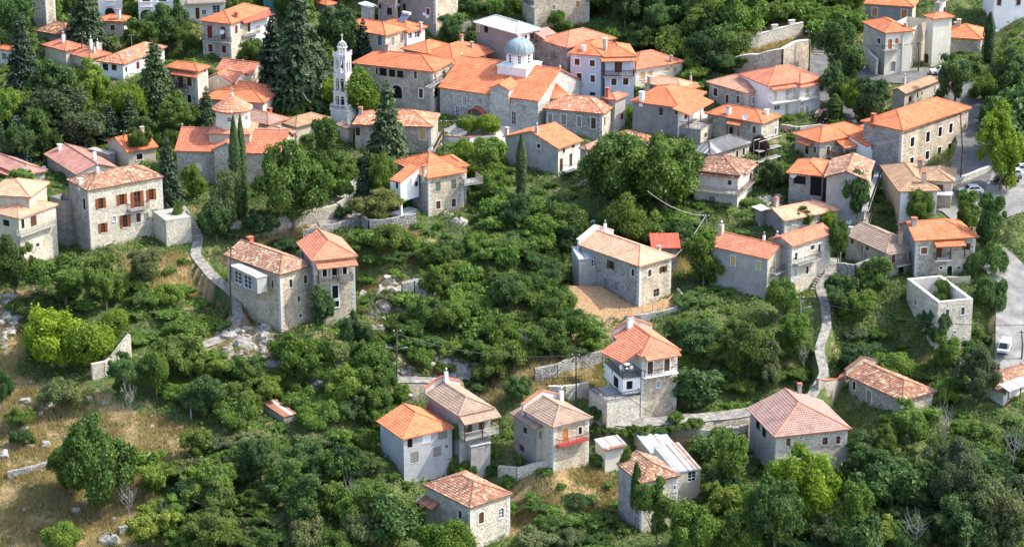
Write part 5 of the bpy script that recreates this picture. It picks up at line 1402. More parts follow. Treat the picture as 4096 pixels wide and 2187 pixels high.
# ------------------------------------------------------------------ neoclassical house
root, Ws, org = house('neoclassical_house', 'pale yellow neoclassical building with white trimmed pediments and salmon cross roofs', 'a0',
  [dict(e=(2277, 812), l=(1990, 784), r=(2560, 690), b=(2290, 950), rm='salmon', wm='yellow_wall', axis='R', roof='gg', fix='l', dr=11.0, quoin=False, ov=.35, pitch=.5),
   dict(e=(2310, 808), r=(2449, 754), dl=5.0, rm='salmon', wm='yellow_wall', axis='L', roof='gg', fix='r', dz=.02, quoin=False, ov=.3, pitch=.6),
   dict(e=(2475, 732), r=(2622, 668), dl=8.0, rm='salmon', wm='yellow_wall', axis='L', roof='gg', fix='r', dz=.8, quoin=False, ov=.35, pitch=.6)],
  [(2, 'R', 2555, 800, 36, 60, 'gw', 'q')], cat='public building')
for W, f in ((Ws[0], 'L'), (Ws[1], 'R'), (Ws[2], 'R')):
    O, d, n, ln = W.F[f]; p = np.array([O[0], O[1], 0.]); mb = MB()
    hgt = W.tan * (ln / 2 + W.ov)
    for a, b in (((-.1, W.ze - .2), (ln / 2, W.ze - .2 + hgt)), ((ln + .1, W.ze - .2), (ln / 2, W.ze - .2 + hgt))):
        A = p + d * a[0] + Z * a[1] + n * .1; B = p + d * b[0] + Z * b[1] + n * .1
        dd = nz(B - A); mb.box(A, dd, n, np.cross(n, dd) * (1 if np.cross(n, dd)[2] > 0 else -1), 'white', x=(0, np.linalg.norm(B - A)), y=(-.1, .12), z=(-.3, .02))
    for u in (.2, ln - .2): mb.box(p, d, n, Z, 'white', x=(u - .22, u + .22), y=(0, .08), z=(W.zb, W.ze - .1))
    mb.build('pediment_trim', parent=root, org=org)
    mb = MB(); c = p + d * ln / 2 + Z * (W.ze + .1) + n * .04
    for i in range(12):
        a0, a1 = 2 * math.pi * i / 12, 2 * math.pi * (i + 1) / 12
        mb.poly([c, c + (d * math.cos(a0) + Z * math.sin(a0)) * .38, c + (d * math.cos(a1) + Z * math.sin(a1)) * .38], 'white')
    mb.build('medallion', parent=root, org=org)

# ------------------------------------------------------------------ marble bell tower
G = hit0('a1', 905, 1205); top = on_y('a1', 872, 566, G[1])
th = R(66); tr = np.array([math.cos(th), math.sin(th), 0]); tl = np.array([-math.sin(th), math.cos(th), 0])
pedtop = on_y('a1', 905, 1100, G[1])[2]
root = thing('bell_tower', 'slender carved white marble bell tower with three arcaded tiers and open dome', 'bell tower', G)
org = G.copy()
cen = np.array([G[0], G[1], 0.]) + (tr + tl) * 1.9
mb = MB(); s = 1.75
mb.box(cen, tr, tl, Z, 'marble', x=(-s, s), y=(-s, s), z=(G[2] - 2, pedtop)); mb.box(cen, tr, tl, Z, 'marble', x=(-s - .15, s + .15), y=(-s - .15, s + .15), z=(pedtop, pedtop + .18)); mb.build('pedestal', parent=root, org=org)
mb = MB()
for a, b, c_, e_ in ((tr, tl, 1, 1), (tr, tl, 1, -1), (tl, tr, 1, 1), (tl, tr, 1, -1)):
    b_ = b * e_
    mb.box(cen, a, b_, Z, 'marble', x=(-s - .1, s + .1), y=(s - .1, s + .1), z=(pedtop + 1.0, pedtop + 1.14))
    for i in range(9):
        u = -s + (2 * s) * i / 8; w = .09 if i in (0, 8) else .05
        mb.box(cen, a, b_, Z, 'marble', x=(u - w, u + w), y=(s - .06, s + .06), z=(pedtop + .18, pedtop + 1.0))
mb.build('balustrade', parent=root, org=org)
H0 = pedtop + .18; H1 = top[2]; th_ = (H1 - H0) / 3; 
for t in range(3):
    z0 = H0 + t * th_; s = 1.32 - .07 * t; mb = MB()
    zo0, zo1 = z0 + .35, z0 + th_ - .95
    for dx, dy in ((1, 1), (1, -1), (-1, 1), (-1, -1)):
        mb.box(cen, tr * dx, tl * dy, Z, 'marble', x=(s - .42, s), y=(s - .42, s), z=(z0, z0 + th_ - .2))
    mb.box(cen, tr, tl, Z, 'marble', x=(-s, s), y=(-s, s), z=(z0 - .02, z0 + .12))
    mb.box(cen, tr, tl, Z, 'marble', x=(-s - .14, s + .14), y=(-s - .14, s + .14), z=(z0 + th_ - .22, z0 + th_ - .04))
    mb.box(cen, tr, tl, Z, 'marble', x=(-s - .05, s + .05), y=(-s - .05, s + .05), z=(z0 + th_ - .62, z0 + th_ - .55))
    for a, b in ((tr, tl), (tr, -tl), (tl, tr), (tl, -tr)):
        mb.box(cen, a, b, Z, 'marble', x=(-.13, .13), y=(s - .3, s - .02), z=(z0, z0 + th_ - .3))
        mb.box(cen, a, b, Z, 'marble', x=(-s + .3, s - .3), y=(s - .3, s - .01), z=(zo1 + .28, z0 + th_ - .22))
        mb.box(cen, a, b, Z, 'marble', x=(-s + .02, s - .02), y=(s - .02, s + .05), z=(zo1 - .35, zo1 - .26))
        for c_ in (-1, 1):
            uc = c_ * (s - .42 + .13) / 2; r = (s - .42 - .13) / 2
            for sg in (-1, 1):
                pr = None
                for i in range(5):
                    an = i / 4 * math.pi / 2; q_ = (uc + sg * r * math.cos(an), zo1 - .27 + min(r, .55) * math.sin(an) + .0)
                    if pr:
                        cu = (uc + sg * r, zo1 + .30)
                        P = [cen + a * x_ + b * (s - .02) + Z * z_ for x_, z_ in (cu, pr, q_)]; mb.poly(P, 'marble')
                        P = [cen + a * x_ + b * (s - .3) + Z * z_ for x_, z_ in (cu, q_, pr)]; mb.poly(P, 'marble')
                    pr = q_
                P = [cen + a * x_ + b * (s - .02) + Z * z_ for x_, z_ in ((uc + sg * r, zo1 + .3), pr, (uc, zo1 + .3))]; mb.poly(P, 'marble')
        # carved panel under the openings of the tier
        for u in (-.55, .55):
            mb.box(cen, a, b, Z, 'marble', x=(u - .3, u + .3), y=(s - .02, s + .03), z=(z0 + th_ - .54, z0 + th_ - .26))
        for u in (-s + .2, 0, s - .2): mb.box(cen, a, b, Z, 'marble', x=(u - .1, u + .1), y=(s, s + .06), z=(z0 + .12, zo1 - .3))
    mb.build('tier', parent=root, org=org)
    if t == 2:
        b_ = MB(); b_.lathe(cen + Z * (z0 + .9), [(.42, 0), (.34, .15), (.25, .45), (.1, .6), (0, .62)], 12, 'iron'); b_.build('bell', parent=root, org=org)
mb = MB()
for a, b in ((tr, tl), (tr, -tl), (tl, tr), (tl, -tr)):
    for i in range(7):
        u = -1.2 + 2.4 * i / 6; hgt = .75 if i in (0, 6) else (.5 if i % 2 else .32)
        mb.box(cen, a, b, Z, 'marble', x=(u - .13, u + .13), y=(1.1, 1.26), z=(H1 - .04, H1 + hgt))
mb.box(cen, tr, tl, Z, 'marble', x=(-1.28, 1.28), y=(-1.28, 1.28), z=(H1 - .05, H1 + .12)); mb.build('crenellation', parent=root, org=org)
mb = MB()
for k in range(8):
    a = 2 * math.pi * k / 8; nn = np.array([math.cos(a), math.sin(a), 0]); dd = np.array([-math.sin(a), math.cos(a), 0])
    mb.box(cen, dd, nn, Z, 'marble', x=(-.09, .09), y=(.68, .85), z=(H1, H1 + 1.35))
    mb.box(cen, dd, nn, Z, 'marble', x=(-.3, .3), y=(.68, .8), z=(H1 + .55, H1 + .65))
mb.lathe(cen + Z * (H1 + 1.35), [(.6, -.02), (1.0, 0), (1.0, .12), (.8, .16)], 16, 'marble'); 
mb.lathe(cen + Z * H1, [(.9, 0), (.9, .18), (.7, .2)], 12, 'marble'); mb.build('lantern', parent=root, org=org)
mb = MB()
for k in range(10):
    a = 2 * math.pi * k / 10
    mb.tube([cen + Z * (H1 + 1.5) + np.array([.82 * math.cos(t) * math.cos(a), .82 * math.cos(t) * math.sin(a), 1.0 * math.sin(t)]) for t in np.linspace(0, math.pi / 2, 7)], .07, 5, 'marble', caps=False)
mb.lathe(cen + Z * (H1 + 2.4), [(.25, 0), (.2, .2), (.08, .3), (.08, .6), (0, .62)], 8, 'marble'); mb.build('open_dome', parent=root, org=org)
mb = MB(); cross(mb, cen + Z * (H1 + 2.95), tl, .9); mb.build('cross', parent=root, org=org)

# ------------------------------------------------------------------ roofless ruin
def ruin(label, tile, w, wins, wm='stone_light', thick=.55):
    w = dict(w, rm=None, roof='none', ov=0.0, wm=wm, quoin=False)
    G = hit0(tile, *w['b']); root = thing('roofless_ruin', label, 'ruin', G)
    W = make_wing(root, tile, w, None, G)
    for t in wins: window(W, root, G, tile, *t)
    W.zt = W.ze
    finish_wall(W, root, G)
    # inner faces and coping
    C, dr, dl, wa, wb = W.C, W.dr, W.dl, W.wa, W.wb; mb = MB(); k = thick
    c = lambda a, b, z: np.array([C[0], C[1], 0]) + dl * a + dr * b + Z * z
    zt = W.ze; zb = W.zb
    inn = [(k, k), (k, wb - k), (wa - k, wb - k), (wa - k, k)]; out = [(0, 0), (0, wb), (wa, wb), (wa, 0)]
    for i in range(4):
        j = (i + 1) % 4
        mb.poly([c(*inn[i], zb), c(*inn[j], zb), c(*inn[j], zt), c(*inn[i], zt)][::-1], 'white_old', [(0, zb), (5, zb), (5, zt), (0, zt)])
        mb.poly([c(*out[i], zt), c(*out[j], zt), c(*inn[j], zt), c(*inn[i], zt)], 'cut_stone')
    mb.build('inner_wall', parent=root, org=G)
    FOOT.pop()
    return root, W
ruin('roofless stone house shell with two barred windows, trees growing inside', 'c3', dict(e=(1672, 312), l=(1365, 132), r=(2015, 285), b=(1668, 720)),
     [('R', 1762, 418, 32, 72, 'g:gy', 's'), ('R', 1914, 398, 32, 72, 'g:gy', 's'), ('R', 1836, 607, 16, 24, 'v', 's'), ('L', 1448, 315, 14, 60, 'v', 's')])
# ------------------------------------------------------------------ ground
def inpoly(x, y, poly):
    r = np.zeros(np.shape(x), bool); k = len(poly)
    for i in range(k):
        (x0, y0), (x1, y1) = poly[i][:2], poly[(i + 1) % k][:2]
        c = ((y0 > y) != (y1 > y)) & (x < (x1 - x0) * (y - y0) / (y1 - y0 + 1e-12) + x0)
        r ^= c
    return r
def zone(pts): return [tuple(hit0('D', *p)[:2]) for p in pts]
DRY = [zone(p) for p in (
  [(0, 930), (120, 970), (250, 1000), (420, 1060), (560, 1100), (430, 1160), (380, 1260), (480, 1375), (0, 1400)],
  [(0, 740), (90, 730), (60, 900), (0, 960)], [(300, 640), (470, 640), (560, 690), (520, 730), (360, 760)],
  [(420, 850), (620, 780), (700, 900), (640, 930), (420, 930)], [(900, 690), (1010, 690), (1020, 790), (940, 850)],
  [(930, 560), (1040, 560), (1070, 660), (960, 650)], [(590, 540), (900, 500), (900, 570), (600, 610)],
  [(1500, 620), (1800, 570), (1780, 640), (1560, 660)], [(1220, 940), (1520, 860), (1520, 960), (1200, 980)],
  [(1240, 1180), (1560, 1170), (1560, 1260), (1300, 1330), (1240, 1300)], [(1650, 1040), (2000, 1000), (1990, 1080), (1700, 1080)],
  [(2150, 860), (2350, 860), (2330, 920), (2160, 910)], [(1400, 800), (1500, 870), (1460, 900), (1380, 860)], [(900, 1240), (1000, 1240), (1000, 1375), (880, 1375)],
  [(1860, 80), (2040, 60), (2040, 110), (1870, 150)])]
SOIL = [zone([(1425, 715), (1520, 710), (1610, 770), (1700, 735), (1725, 765), (1620, 792), (1560, 800), (1430, 785)])]
ROCKZ = [zone(p) for p in ([(540, 830), (680, 800), (690, 900), (560, 910)], [(690, 930), (1000, 900), (1100, 960), (1000, 985), (720, 960)], [(1090, 880), (1210, 900), (1200, 950), (1080, 950)],
  [(1350, 1080 - 60), (1500, 1030), (1900, 1030), (1900, 1060), (1500, 1070)], [(0, 740), (40, 740), (40, 830), (0, 900)], [(1740, 1050), (1890, 1060), (1890, 1110), (1760, 1100)], [(560, 560), (690, 520), (880, 500), (900, 540), (760, 580)])]
PAVED = [zone(p) for p in ([(1110, 300), (1330, 290), (1340, 330), (1250, 365), (1110, 355)], [(850, 440), (900, 440), (900, 500), (850, 500)], [(280, 1000), (281, 1000), (281, 1001)])]
def level(x, y, z):
    """cut the ground back where a house stands"""
    for poly, zf, zc, hang, mg in FOOT:
        if hang: continue
        p = np.array(poly); c = p.mean(0)
        sl = (slice(max(0, int((c[1] - 32 - GY0) / GS)), max(0, int((c[1] + 32 - GY0) / GS))), slice(max(0, int((c[0] - 32 - GX0) / GS)), max(0, int((c[0] + 32 - GX0) / GS))))
        xs, ys = x[sl], y[sl]
        if xs.size == 0: continue
        dist = np.full(xs.shape, 1e9)
        for i in range(4):
            a, b = p[i], p[(i + 1) % 4]; d = b - a; L2 = (d ** 2).sum() + 1e-9
            t = np.clip(((xs - a[0]) * d[0] + (ys - a[1]) * d[1]) / L2, 0, 1)
            dist = np.minimum(dist, np.hypot(xs - a[0] - t * d[0], ys - a[1] - t * d[1]))
        dist = np.where(inpoly(xs, ys, p), 0, dist)
        cut = min(zf, zc) + .1 + np.clip(dist - mg, 0, 99) * .7
        z[sl] = np.minimum(z[sl], cut)
    return z
RIB = []         # ribbons of road and path: (centre line xy, half width, drop)
def ribbon_mask(x, y, pts, hw):
    r = np.zeros(np.shape(x), bool)
    for a, b in zip(pts[:-1], pts[1:]):
        a, b = np.array(a), np.array(b); d = b - a; L2 = (d ** 2).sum() + 1e-9
        t = np.clip(((x - a[0]) * d[0] + (y - a[1]) * d[1]) / L2, 0, 1)
        r |= (x - a[0] - t * d[0]) ** 2 + (y - a[1] - t * d[1]) ** 2 < hw * hw
    return r
GX0, GX1, GY0, GY1, GS = -170.0, 170.0, 290.0, 600.0, .8
gx = np.arange(GX0, GX1 + .01, GS); gy = np.arange(GY0, GY1 + .01, GS)
XX, YY = np.meshgrid(gx, gy)
def soft(mask, k=2):
    m = mask.astype(float)
    for _ in range(k):
        p = np.pad(m, 1, mode='edge'); m = (p[:-2, 1:-1] + p[2:, 1:-1] + p[1:-1, :-2] + p[1:-1, 2:] + p[1:-1, 1:-1] * 2) / 6
    return m
def zmask(zs, k=3):
    m = np.zeros(XX.shape, bool)
    for z in zs: m |= inpoly(XX, YY, z)
    return soft(m, k)
def path_pts(pts):
    out = []
    P = [hit0('D', *p)[:2] for p in pts]
    for a, b in zip(P[:-1], P[1:]):
        k = max(2, int(np.linalg.norm(b - a) / 1.0))
        out += [a + (b - a) * i / k for i in range(k)]
    out.append(P[-1])
    S = [out[0]] + [(out[i - 1] + out[i] * 2 + out[i + 1]) / 4 for i in range(1, len(out) - 1)] + [out[-1]]
    return S
ROADS = [  # name, material, half width, points
 ('road', 'concrete_road', 3.2, [(2552, 960), (2556, 880), (2556, 800), (2552, 720), (2528, 670), (2490, 640)]),
 ('road', 'concrete_road', 3.4, [(2460, 560), (2400, 510), (2330, 500)]),
 ('road', 'concrete_road', 7.0, [(2640, 440), (2540, 480), (2470, 500), (2420, 520)]),
 ('road', 'asphalt', 3.6, [(2400, 520), (2440, 440), (2460, 360), (2440, 300), (2420, 240), (2390, 200), (2340, 190), (2250, 190), (2160, 175), (2080, 170), (2050, 140)]),
 ('road', 'asphalt', 2.4, [(2080, 170), (2060, 190), (1990, 200), (2080, 235), (2150, 290), (2190, 330)]),
 ('stone_path', 'path_stone', .85, [(440, 500), (480, 560), (500, 600), (490, 640), (530, 690), (590, 740), (600, 800), (560, 850), (470, 880)]),
 ('stone_path', 'path_stone', .7, [(470, 880), (560, 895), (640, 915), (740, 915), (840, 925), (900, 945), (990, 955), (1060, 955), (1150, 960)]),
 ('stone_path', 'path_stone', .9, [(1490, 1045), (1560, 1062), (1650, 1060), (1760, 1050), (1860, 1040), (1960, 1020), (2040, 1000)]),
 ('stone_path', 'path_stone', .75, [(2040, 1000), (2075, 940), (2060, 880), (2080, 820), (2075, 760), (2060, 720), (2085, 690), (2100, 650)]),
 ('stone_path', 'path_stone', 1.6, [(1390, 300), (1385, 240), (1370, 180), (1365, 120)]),
 ('stone_path', 'path_stone', 1.4, [(860, 470), (890, 480), (900, 530), (870, 550), (800, 560)]),
]
RP = [(n_, m_, hw, path_pts(p)) for n_, m_, hw, p in ROADS]
ZZ = tz0(XX, YY)
road_m = np.zeros(XX.shape, bool)
for n_, m_, hw, p in RP:
    road_m |= ribbon_mask(XX, YY, p, hw + .55)
grow = zmask(DRY); soilm = zmask(SOIL, 2); rockm = zmask(ROCKZ, 2); pavm = zmask(PAVED, 1)
green = np.clip(1 - grow - soilm - pavm, 0, 1)
ZZ += (vnoise(XX / 3.1, YY / 3.1, 5) - .5) * 1.1 * green * (1 - soft(road_m, 2)) + (vnoise(XX / 1.4, YY / 1.4, 6) - .5) * .35 * (1 - soilm) * (1 - pavm)
ZZ += rockm * (vnoise(XX / 2.2, YY / 2.2, 8) - .35) * 2.2 * (1 - soft(road_m, 3))
ZZ = level(XX, YY, ZZ)
ZS = tz0(XX, YY)
rm_ = soft(road_m, 1)
ZZ = np.where(rm_ > .05, np.minimum(ZZ, ZS + .02), ZZ)
ZZ = np.where(road_m, ZS - .12, ZZ)
CHZ = HOUSES['long stone church with salmon roofs, white drum and grey-green dome'][2][2]
PL = zmask([zone([(1105, 300), (1345, 285), (1350, 345), (1250, 372), (1105, 362)])], 2)
ZZ = np.where(PL > .25, np.minimum(ZZ, CHZ + .05), ZZ); ZZ = np.where((pavm > .3) & (PL < .25), np.minimum(ZS, ZZ + .3), ZZ)
ZZ = np.where(soilm > .4, ZS + (vnoise(XX / 1.3, YY / 1.3, 9) - .5) * .2, ZZ)
def tz(x, y):
    i = np.clip((np.asarray(x) - GX0) / GS, 0, len(gx) - 1.01); j = np.clip((np.asarray(y) - GY0) / GS, 0, len(gy) - 1.01)
    a, b = i.astype(int) if hasattr(i, 'astype') else int(i), j.astype(int) if hasattr(j, 'astype') else int(j)
    fx, fy = i - a, j - b
    z = (ZZ[b, a] * (1 - fx) + ZZ[b, a + 1] * fx) * (1 - fy) + (ZZ[b + 1, a] * (1 - fx) + ZZ[b + 1, a + 1] * fx) * fy
    return z
def hit(tile, x, y):
    d = ray(tile, x, y); t = np.arange(300.0, 640.0, .4)
    Q = CAM[None, :] + d[None, :] * t[:, None]
    k = (Q[:, 1] > GY0) & (Q[:, 1] < GY1) & (np.abs(Q[:, 0]) < 169)
    Q = Q[k]
    if not len(Q): return hit0(tile, x, y)
    b = np.nonzero(Q[:, 2] <= tz(Q[:, 0], Q[:, 1]))[0]
    if not len(b) or b[0] == 0: return hit0(tile, x, y)
    P = Q[b[0]].copy(); P[2] = float(tz(P[0], P[1]))
    return P
ny, nx = XX.shape
idx = (np.arange(ny - 1)[:, None] * nx + np.arange(nx - 1)[None, :])
Fg = np.stack([idx, idx + 1, idx + nx + 1, idx + nx], -1).reshape(-1, 4)
def ground_mat():
    m, n, b = newmat('ground')
    o = ovec(n)
    def att(a): return N(n, 'ShaderNodeAttribute', attribute_name=a).outputs['Fac']
    n1 = noise(n, o, .25, 6, .7); n2 = noise(n, o, 2.2, 6, .7); n3 = noise(n, mapping(n, o, (1, .35, 1)), 9, 4, .7)
    gr = ramp(n, n2, [(.3, (.045, .07, .022)), (.55, (.085, .12, .035)), (.75, (.16, .17, .07))])
    dr = ramp(n, n3, [(.28, (.17, .11, .055)), (.5, (.34, .245, .12)), (.72, (.50, .38, .21))])
    dr = mixc(n, ramp(n, n1, [(.42, 0), (.56, .8)]), dr, mixc(n, .5, dr, (.20, .13, .08)))
    dr = mixc(n, ramp(n, noise(n, o, .6, 4, .6), [(.52, 0), (.6, .75)]), dr, gr)
    gr = mixc(n, ramp(n, noise(n, o, .22, 6, .75), [(.52, 0), (.60, .85)]), gr, dr)
    c = mixc(n, ramp(n, att('dry'), [(.3, 0), (.6, 1)]), gr, dr)
    rk = ramp(n, noise(n, o, 1.6, 8, .75), [(.35, (.18, .15, .11)), (.55, (.33, .29, .23)), (.75, (.50, .47, .42))])
    c = mixc(n, ramp(n, att('rock'), [(.3, 0), (.6, 1)]), c, rk)
    so = ramp(n, noise(n, o, 1.8, 6, .7), [(.3, (.25, .15, .075)), (.6, (.40, .26, .14)), (.8, (.50, .36, .22))])
    c = mixc(n, ramp(n, att('soil'), [(.35, 0), (.5, 1)]), c, so)
    pv = ramp(n, noise(n, o, 1.5, 6, .7), [(.3, (.32, .31, .28)), (.7, (.47, .455, .42))])
    c = mixc(n, ramp(n, att('paved'), [(.35, 0), (.5, 1)]), c, pv)
    n.links.new(c, b.inputs['Base Color'])
    bump(n, b, noise(n, o, 3, 8, .75), .8, .25)
ground_mat()
gnd = np_mesh('ground', np.c_[XX.ravel(), YY.ravel(), ZZ.ravel()], Fg, ['ground'], smooth=True)
gnd['kind'] = 'structure'
for nm, arr in (('dry', grow), ('rock', rockm), ('soil', soilm), ('paved', pavm)):
    a = gnd.data.attributes.new(nm, 'FLOAT', 'POINT'); a.data.foreach_set('value', arr.ravel().astype(np.float32))
# the wide hill around it, out to the horizon
fx_ = np.concatenate([np.linspace(-3500, -200, 23), np.linspace(-170, 170, 35), np.linspace(200, 3500, 23)])
fy_ = np.concatenate([np.linspace(-3500, 250, 30), np.linspace(290, 600, 32), np.linspace(620, 4000, 30)])
FX_, FY_ = np.meshgrid(fx_, fy_)
FZ = tz0(FX_, FY_) + (vnoise(FX_ / 120, FY_ / 120, 4) - .5) * 30 * np.clip((np.abs(FY_ - 430) - 220) / 200, 0, 1)
k1, k2 = FX_.shape[1], FX_.shape[0]
ii = (np.arange(k2 - 1)[:, None] * k1 + np.arange(k1 - 1)[None, :])
F2 = np.stack([ii, ii + 1, ii + k1 + 1, ii + k1], -1)
cx_ = (FX_[:-1, :-1] + FX_[1:, 1:]) / 2; cy_ = (FY_[:-1, :-1] + FY_[1:, 1:]) / 2
ins = (cx_ > -170) & (cx_ < 170) & (cy_ > 290) & (cy_ < 600)
hl = np_mesh('hills', np.c_[FX_.ravel(), FY_.ravel(), FZ.ravel()], F2[~ins], ['ground'], smooth=True); hl['kind'] = 'structure'
# roads and paths
def ribbon(name, mat, hw, pts, lift=.05):
    mb = MB(); P = [np.array(p) for p in pts]; k = len(P); L = []
    for i in range(k):
        d = nz(P[min(i + 1, k - 1)] - P[max(i - 1, 0)]); nn = np.array([-d[1], d[0]])
        L.append([P[i] + nn * hw * s for s in (-1, -.33, .33, 1)])
    hf = [[np.array([*q, float(tz0(q[0], q[1])) + lift]) for q in r] for r in L]
    for i in range(k - 1):
        for j in range(3):
            mb.poly([hf[i][j], hf[i + 1][j], hf[i + 1][j + 1], hf[i][j + 1]][::-1], mat, [(j, i), (j, i + 1), (j + 1, i + 1), (j + 1, i)])
    o = mb.build(name); o['kind'] = 'structure'
    return o
for i, (n_, m_, hw, p) in enumerate(RP): ribbon(n_, m_, hw, p, .05 + .006 * i)
# ------------------------------------------------------------------ free standing walls
def stone_wall(name, label, pts, h, th=.5, mat='dry_stone', cat='wall', top='cut_stone', merlon=False, tile='D', coping=.1, rise=None):
    P = [hit(tile, *p) for p in pts]
    Q = []
    for a, b in zip(P[:-1], P[1:]):
        k = max(1, int(np.linalg.norm((b - a)[:2]) / 1.2)); Q += [a + (b - a) * i / k for i in range(k)]
    Q.append(P[-1]); k = len(Q)
    H_ = [h if not hasattr(h, '__len__') else float(np.interp(i / (k - 1), np.linspace(0, 1, len(h)), h)) for i in range(k)]
    g = [float(tz(q[0], q[1])) for q in Q]
    gs = [np.mean(g[max(0, i - 2):i + 3]) for i in range(k)]
    o0 = np.array([Q[0][0], Q[0][1], gs[0]])
    root = thing(name, label, cat, o0)
    mb = MB(); cb = MB(); mm = MB(); s = 0
    for i in range(k - 1):
        a, b = Q[i], Q[i + 1]; d = nz(np.array([*(b - a)[:2], 0])); n = np.cross(d, Z); L = np.linalg.norm((b - a)[:2])
        jig = rng.uniform(-.08, .08) if top is None else 0
        A0, A1 = np.array([a[0], a[1], 0]), np.array([b[0], b[1], 0])
        za, zb_ = gs[i] + H_[i] + jig, gs[i + 1] + H_[i + 1] + jig
        lo = min(g[i], g[i + 1]) - 1.2
        for sg in (1, -1):
            q = [A0 + n * sg * th / 2 + Z * lo, A1 + n * sg * th / 2 + Z * lo, A1 + n * sg * th / 2 + Z * zb_, A0 + n * sg * th / 2 + Z * za]
            uv = [(s, lo), (s + L, lo), (s + L, zb_), (s, za)]
            if sg < 0: q = q[::-1]; uv = uv[::-1]
            mb.poly(q, mat, uv)
        mb.poly([A0 - n * th / 2 + Z * za, A0 + n * th / 2 + Z * za, A1 + n * th / 2 + Z * zb_, A1 - n * th / 2 + Z * zb_], mat, [(s, 0), (s, th), (s + L, th), (s + L, 0)])
        if i == 0 or i == k - 2:
            E_ = A0 if i == 0 else A1; ze = za if i == 0 else zb_
            mb.poly([E_ - n * th / 2 + Z * lo, E_ + n * th / 2 + Z * lo, E_ + n * th / 2 + Z * ze, E_ - n * th / 2 + Z * ze], mat, [(0, lo), (th, lo), (th, ze), (0, ze)])
        if top:
            up = nz(np.array([0, 0, 1.])); dd = nz(np.array([*(A1 - A0)[:2], zb_ - za]))
            cb.box(A0 + Z * za, dd, n, Z, top, x=(-.01, np.linalg.norm(A1 + Z * zb_ - A0 - Z * za) + .01), y=(-th / 2 - .06, th / 2 + .06), z=(0, coping))
        if merlon and i % 3 == 0 and i:
            mm = MB(); mm.box(A0 + Z * (za + .05), d, n, Z, mat, x=(-.6, .7), y=(-th / 2, th / 2), z=(0, .85)); mm.box(A0 + Z * (za + .9), d, n, Z, 'cut_stone', x=(-.66, .76), y=(-th / 2 - .05, th / 2 + .05), z=(0, .1))
            mm.build('merlon', parent=root, org=o0)
        s += L
    mb.build('wall', parent=root, org=o0)
    if top: cb.build('coping', parent=root, org=o0)
    return root
stone_wall('battlement_wall', 'crenellated pale stone wall with square merlons at the top right', [(1858, 128), (1905, 122), (1960, 105), (2018, 86)], 2.6, .55, 'stone_light', merlon=True)
stone_wall('retaining_wall', 'tall curved beige retaining wall above the lane at the top right', [(1850, 196), (1905, 205), (1965, 195), (2032, 172)], [4.2, 6.0, 6.6, 6.6], .8, 'stone_warm')
stone_wall('retaining_wall', 'stone wall with stepped white coping beside the parked white van', [(2160, 150), (2190, 178), (2205, 190)], [2.0, 3.2, 3.0], .5, 'stone_light')
stone_wall('parapet_wall', 'low stone parapet with pale coping along the car park', [(2365, 492), (2400, 468), (2450, 448), (2490, 432)], 1.1, .5, 'stone_light')
stone_wall('dry_stone_wall', 'low grey dry stone wall above the salmon roofed tower house', [(762, 603), (800, 594), (850, 580), (908, 566)], 1.5, .6, 'dry_stone', top=None)
stone_wall('dry_stone_wall', 'grey dry stone terrace wall under the white porch and fig tree', [(912, 570), (930, 588), (985, 580), (1046, 566)], 2.2, .6, 'dry_stone', top=None)
stone_wall('dry_stone_wall', 'long pale rubble wall below the big feathery tree left of the porch house', [(580, 590), (640, 592), (700, 585), (760, 570), (850, 545), (895, 520)], 2.4, .6, 'stone', top=None)
stone_wall('garden_wall', 'thin curved grey concrete kerb wall under the bare earth yard', [(1575, 800), (1610, 802), (1660, 794), (1715, 780), (1728, 765), (1705, 735)], .7, .35, 'concrete', top=None)
stone_wall('dry_stone_wall', 'dark dry stone retaining wall behind the terrace of the salmon villa', [(1345, 958), (1400, 945), (1455, 925), (1525, 905)], 1.9, .6, 'dry_stone', top=None)
stone_wall('dry_stone_wall', 'pale dry stone wall under the railed garden left of the salmon villa', [(1380, 1010), (1420, 1005), (1480, 1000)], 2.4, .6, 'stone_light', top=None)
stone_wall('ruined_wall', 'blocky remnant of white stone wall among bushes in the centre', [(1012, 765), (1040, 760), (1100, 735)], [3.4, 3.8, 3.2], 1.2, 'dry_stone', top=None)
stone_wall('ruined_wall', 'broken stone gable standing between leafy trees on the left slope', [(232, 955), (262, 948), (300, 925), (328, 900)], [2.4, 2.2, 3.6, 4.4], .7, 'stone_light', top=None)
stone_wall('dry_stone_wall', 'tumbled grey terrace wall in dry grass at the left bottom', [(20, 1205), (60, 1195), (130, 1172)], .9, .6, 'dry_stone', top=None)
stone_wall('dry_stone_wall', 'short pile of grey stones at the bottom left under the large tree', [(300, 1345), (360, 1325)], .9, .8, 'dry_stone', top=None)
stone_wall('dry_stone_wall', 'pale wall with a missing stone between the red balcony house and its garden', [(1255, 1200), (1300, 1205), (1380, 1180), (1425, 1170)], 1.6, .5, 'stone_light', top=None)
stone_wall('dry_stone_wall', 'tile topped remnant of beige wall above the collapsing roof', [(1060, 1195), (1100, 1200), (1150, 1185), (1185, 1180)], 2.2, .5, 'stone_warm', top='brick_red')
stone_wall('dry_stone_wall', 'grey stone wall with two small cellar openings left of the pink roof', [(1750, 1120), (1800, 1115), (1880, 1105)], 2.4, .7, 'dry_stone', top=None)
stone_wall('parapet_wall', 'stone wall topped with broken tiles leading to the two tone roof', [(2055, 985), (2090, 975), (2135, 955)], 1.9, .6, 'stone', top='brick_red')
stone_wall('parapet_wall', 'ragged stone parapet topped with old tiles behind the two tone roof', [(2130, 950), (2170, 935), (2205, 930)], 2.2, .5, 'stone', top='brick_red')
stone_wall('retaining_wall', 'tall grey stone wall beside the stepped lane right of the arch', [(2105, 715), (2150, 712), (2215, 690)], 3.2, .6, 'dry_stone', top=None)
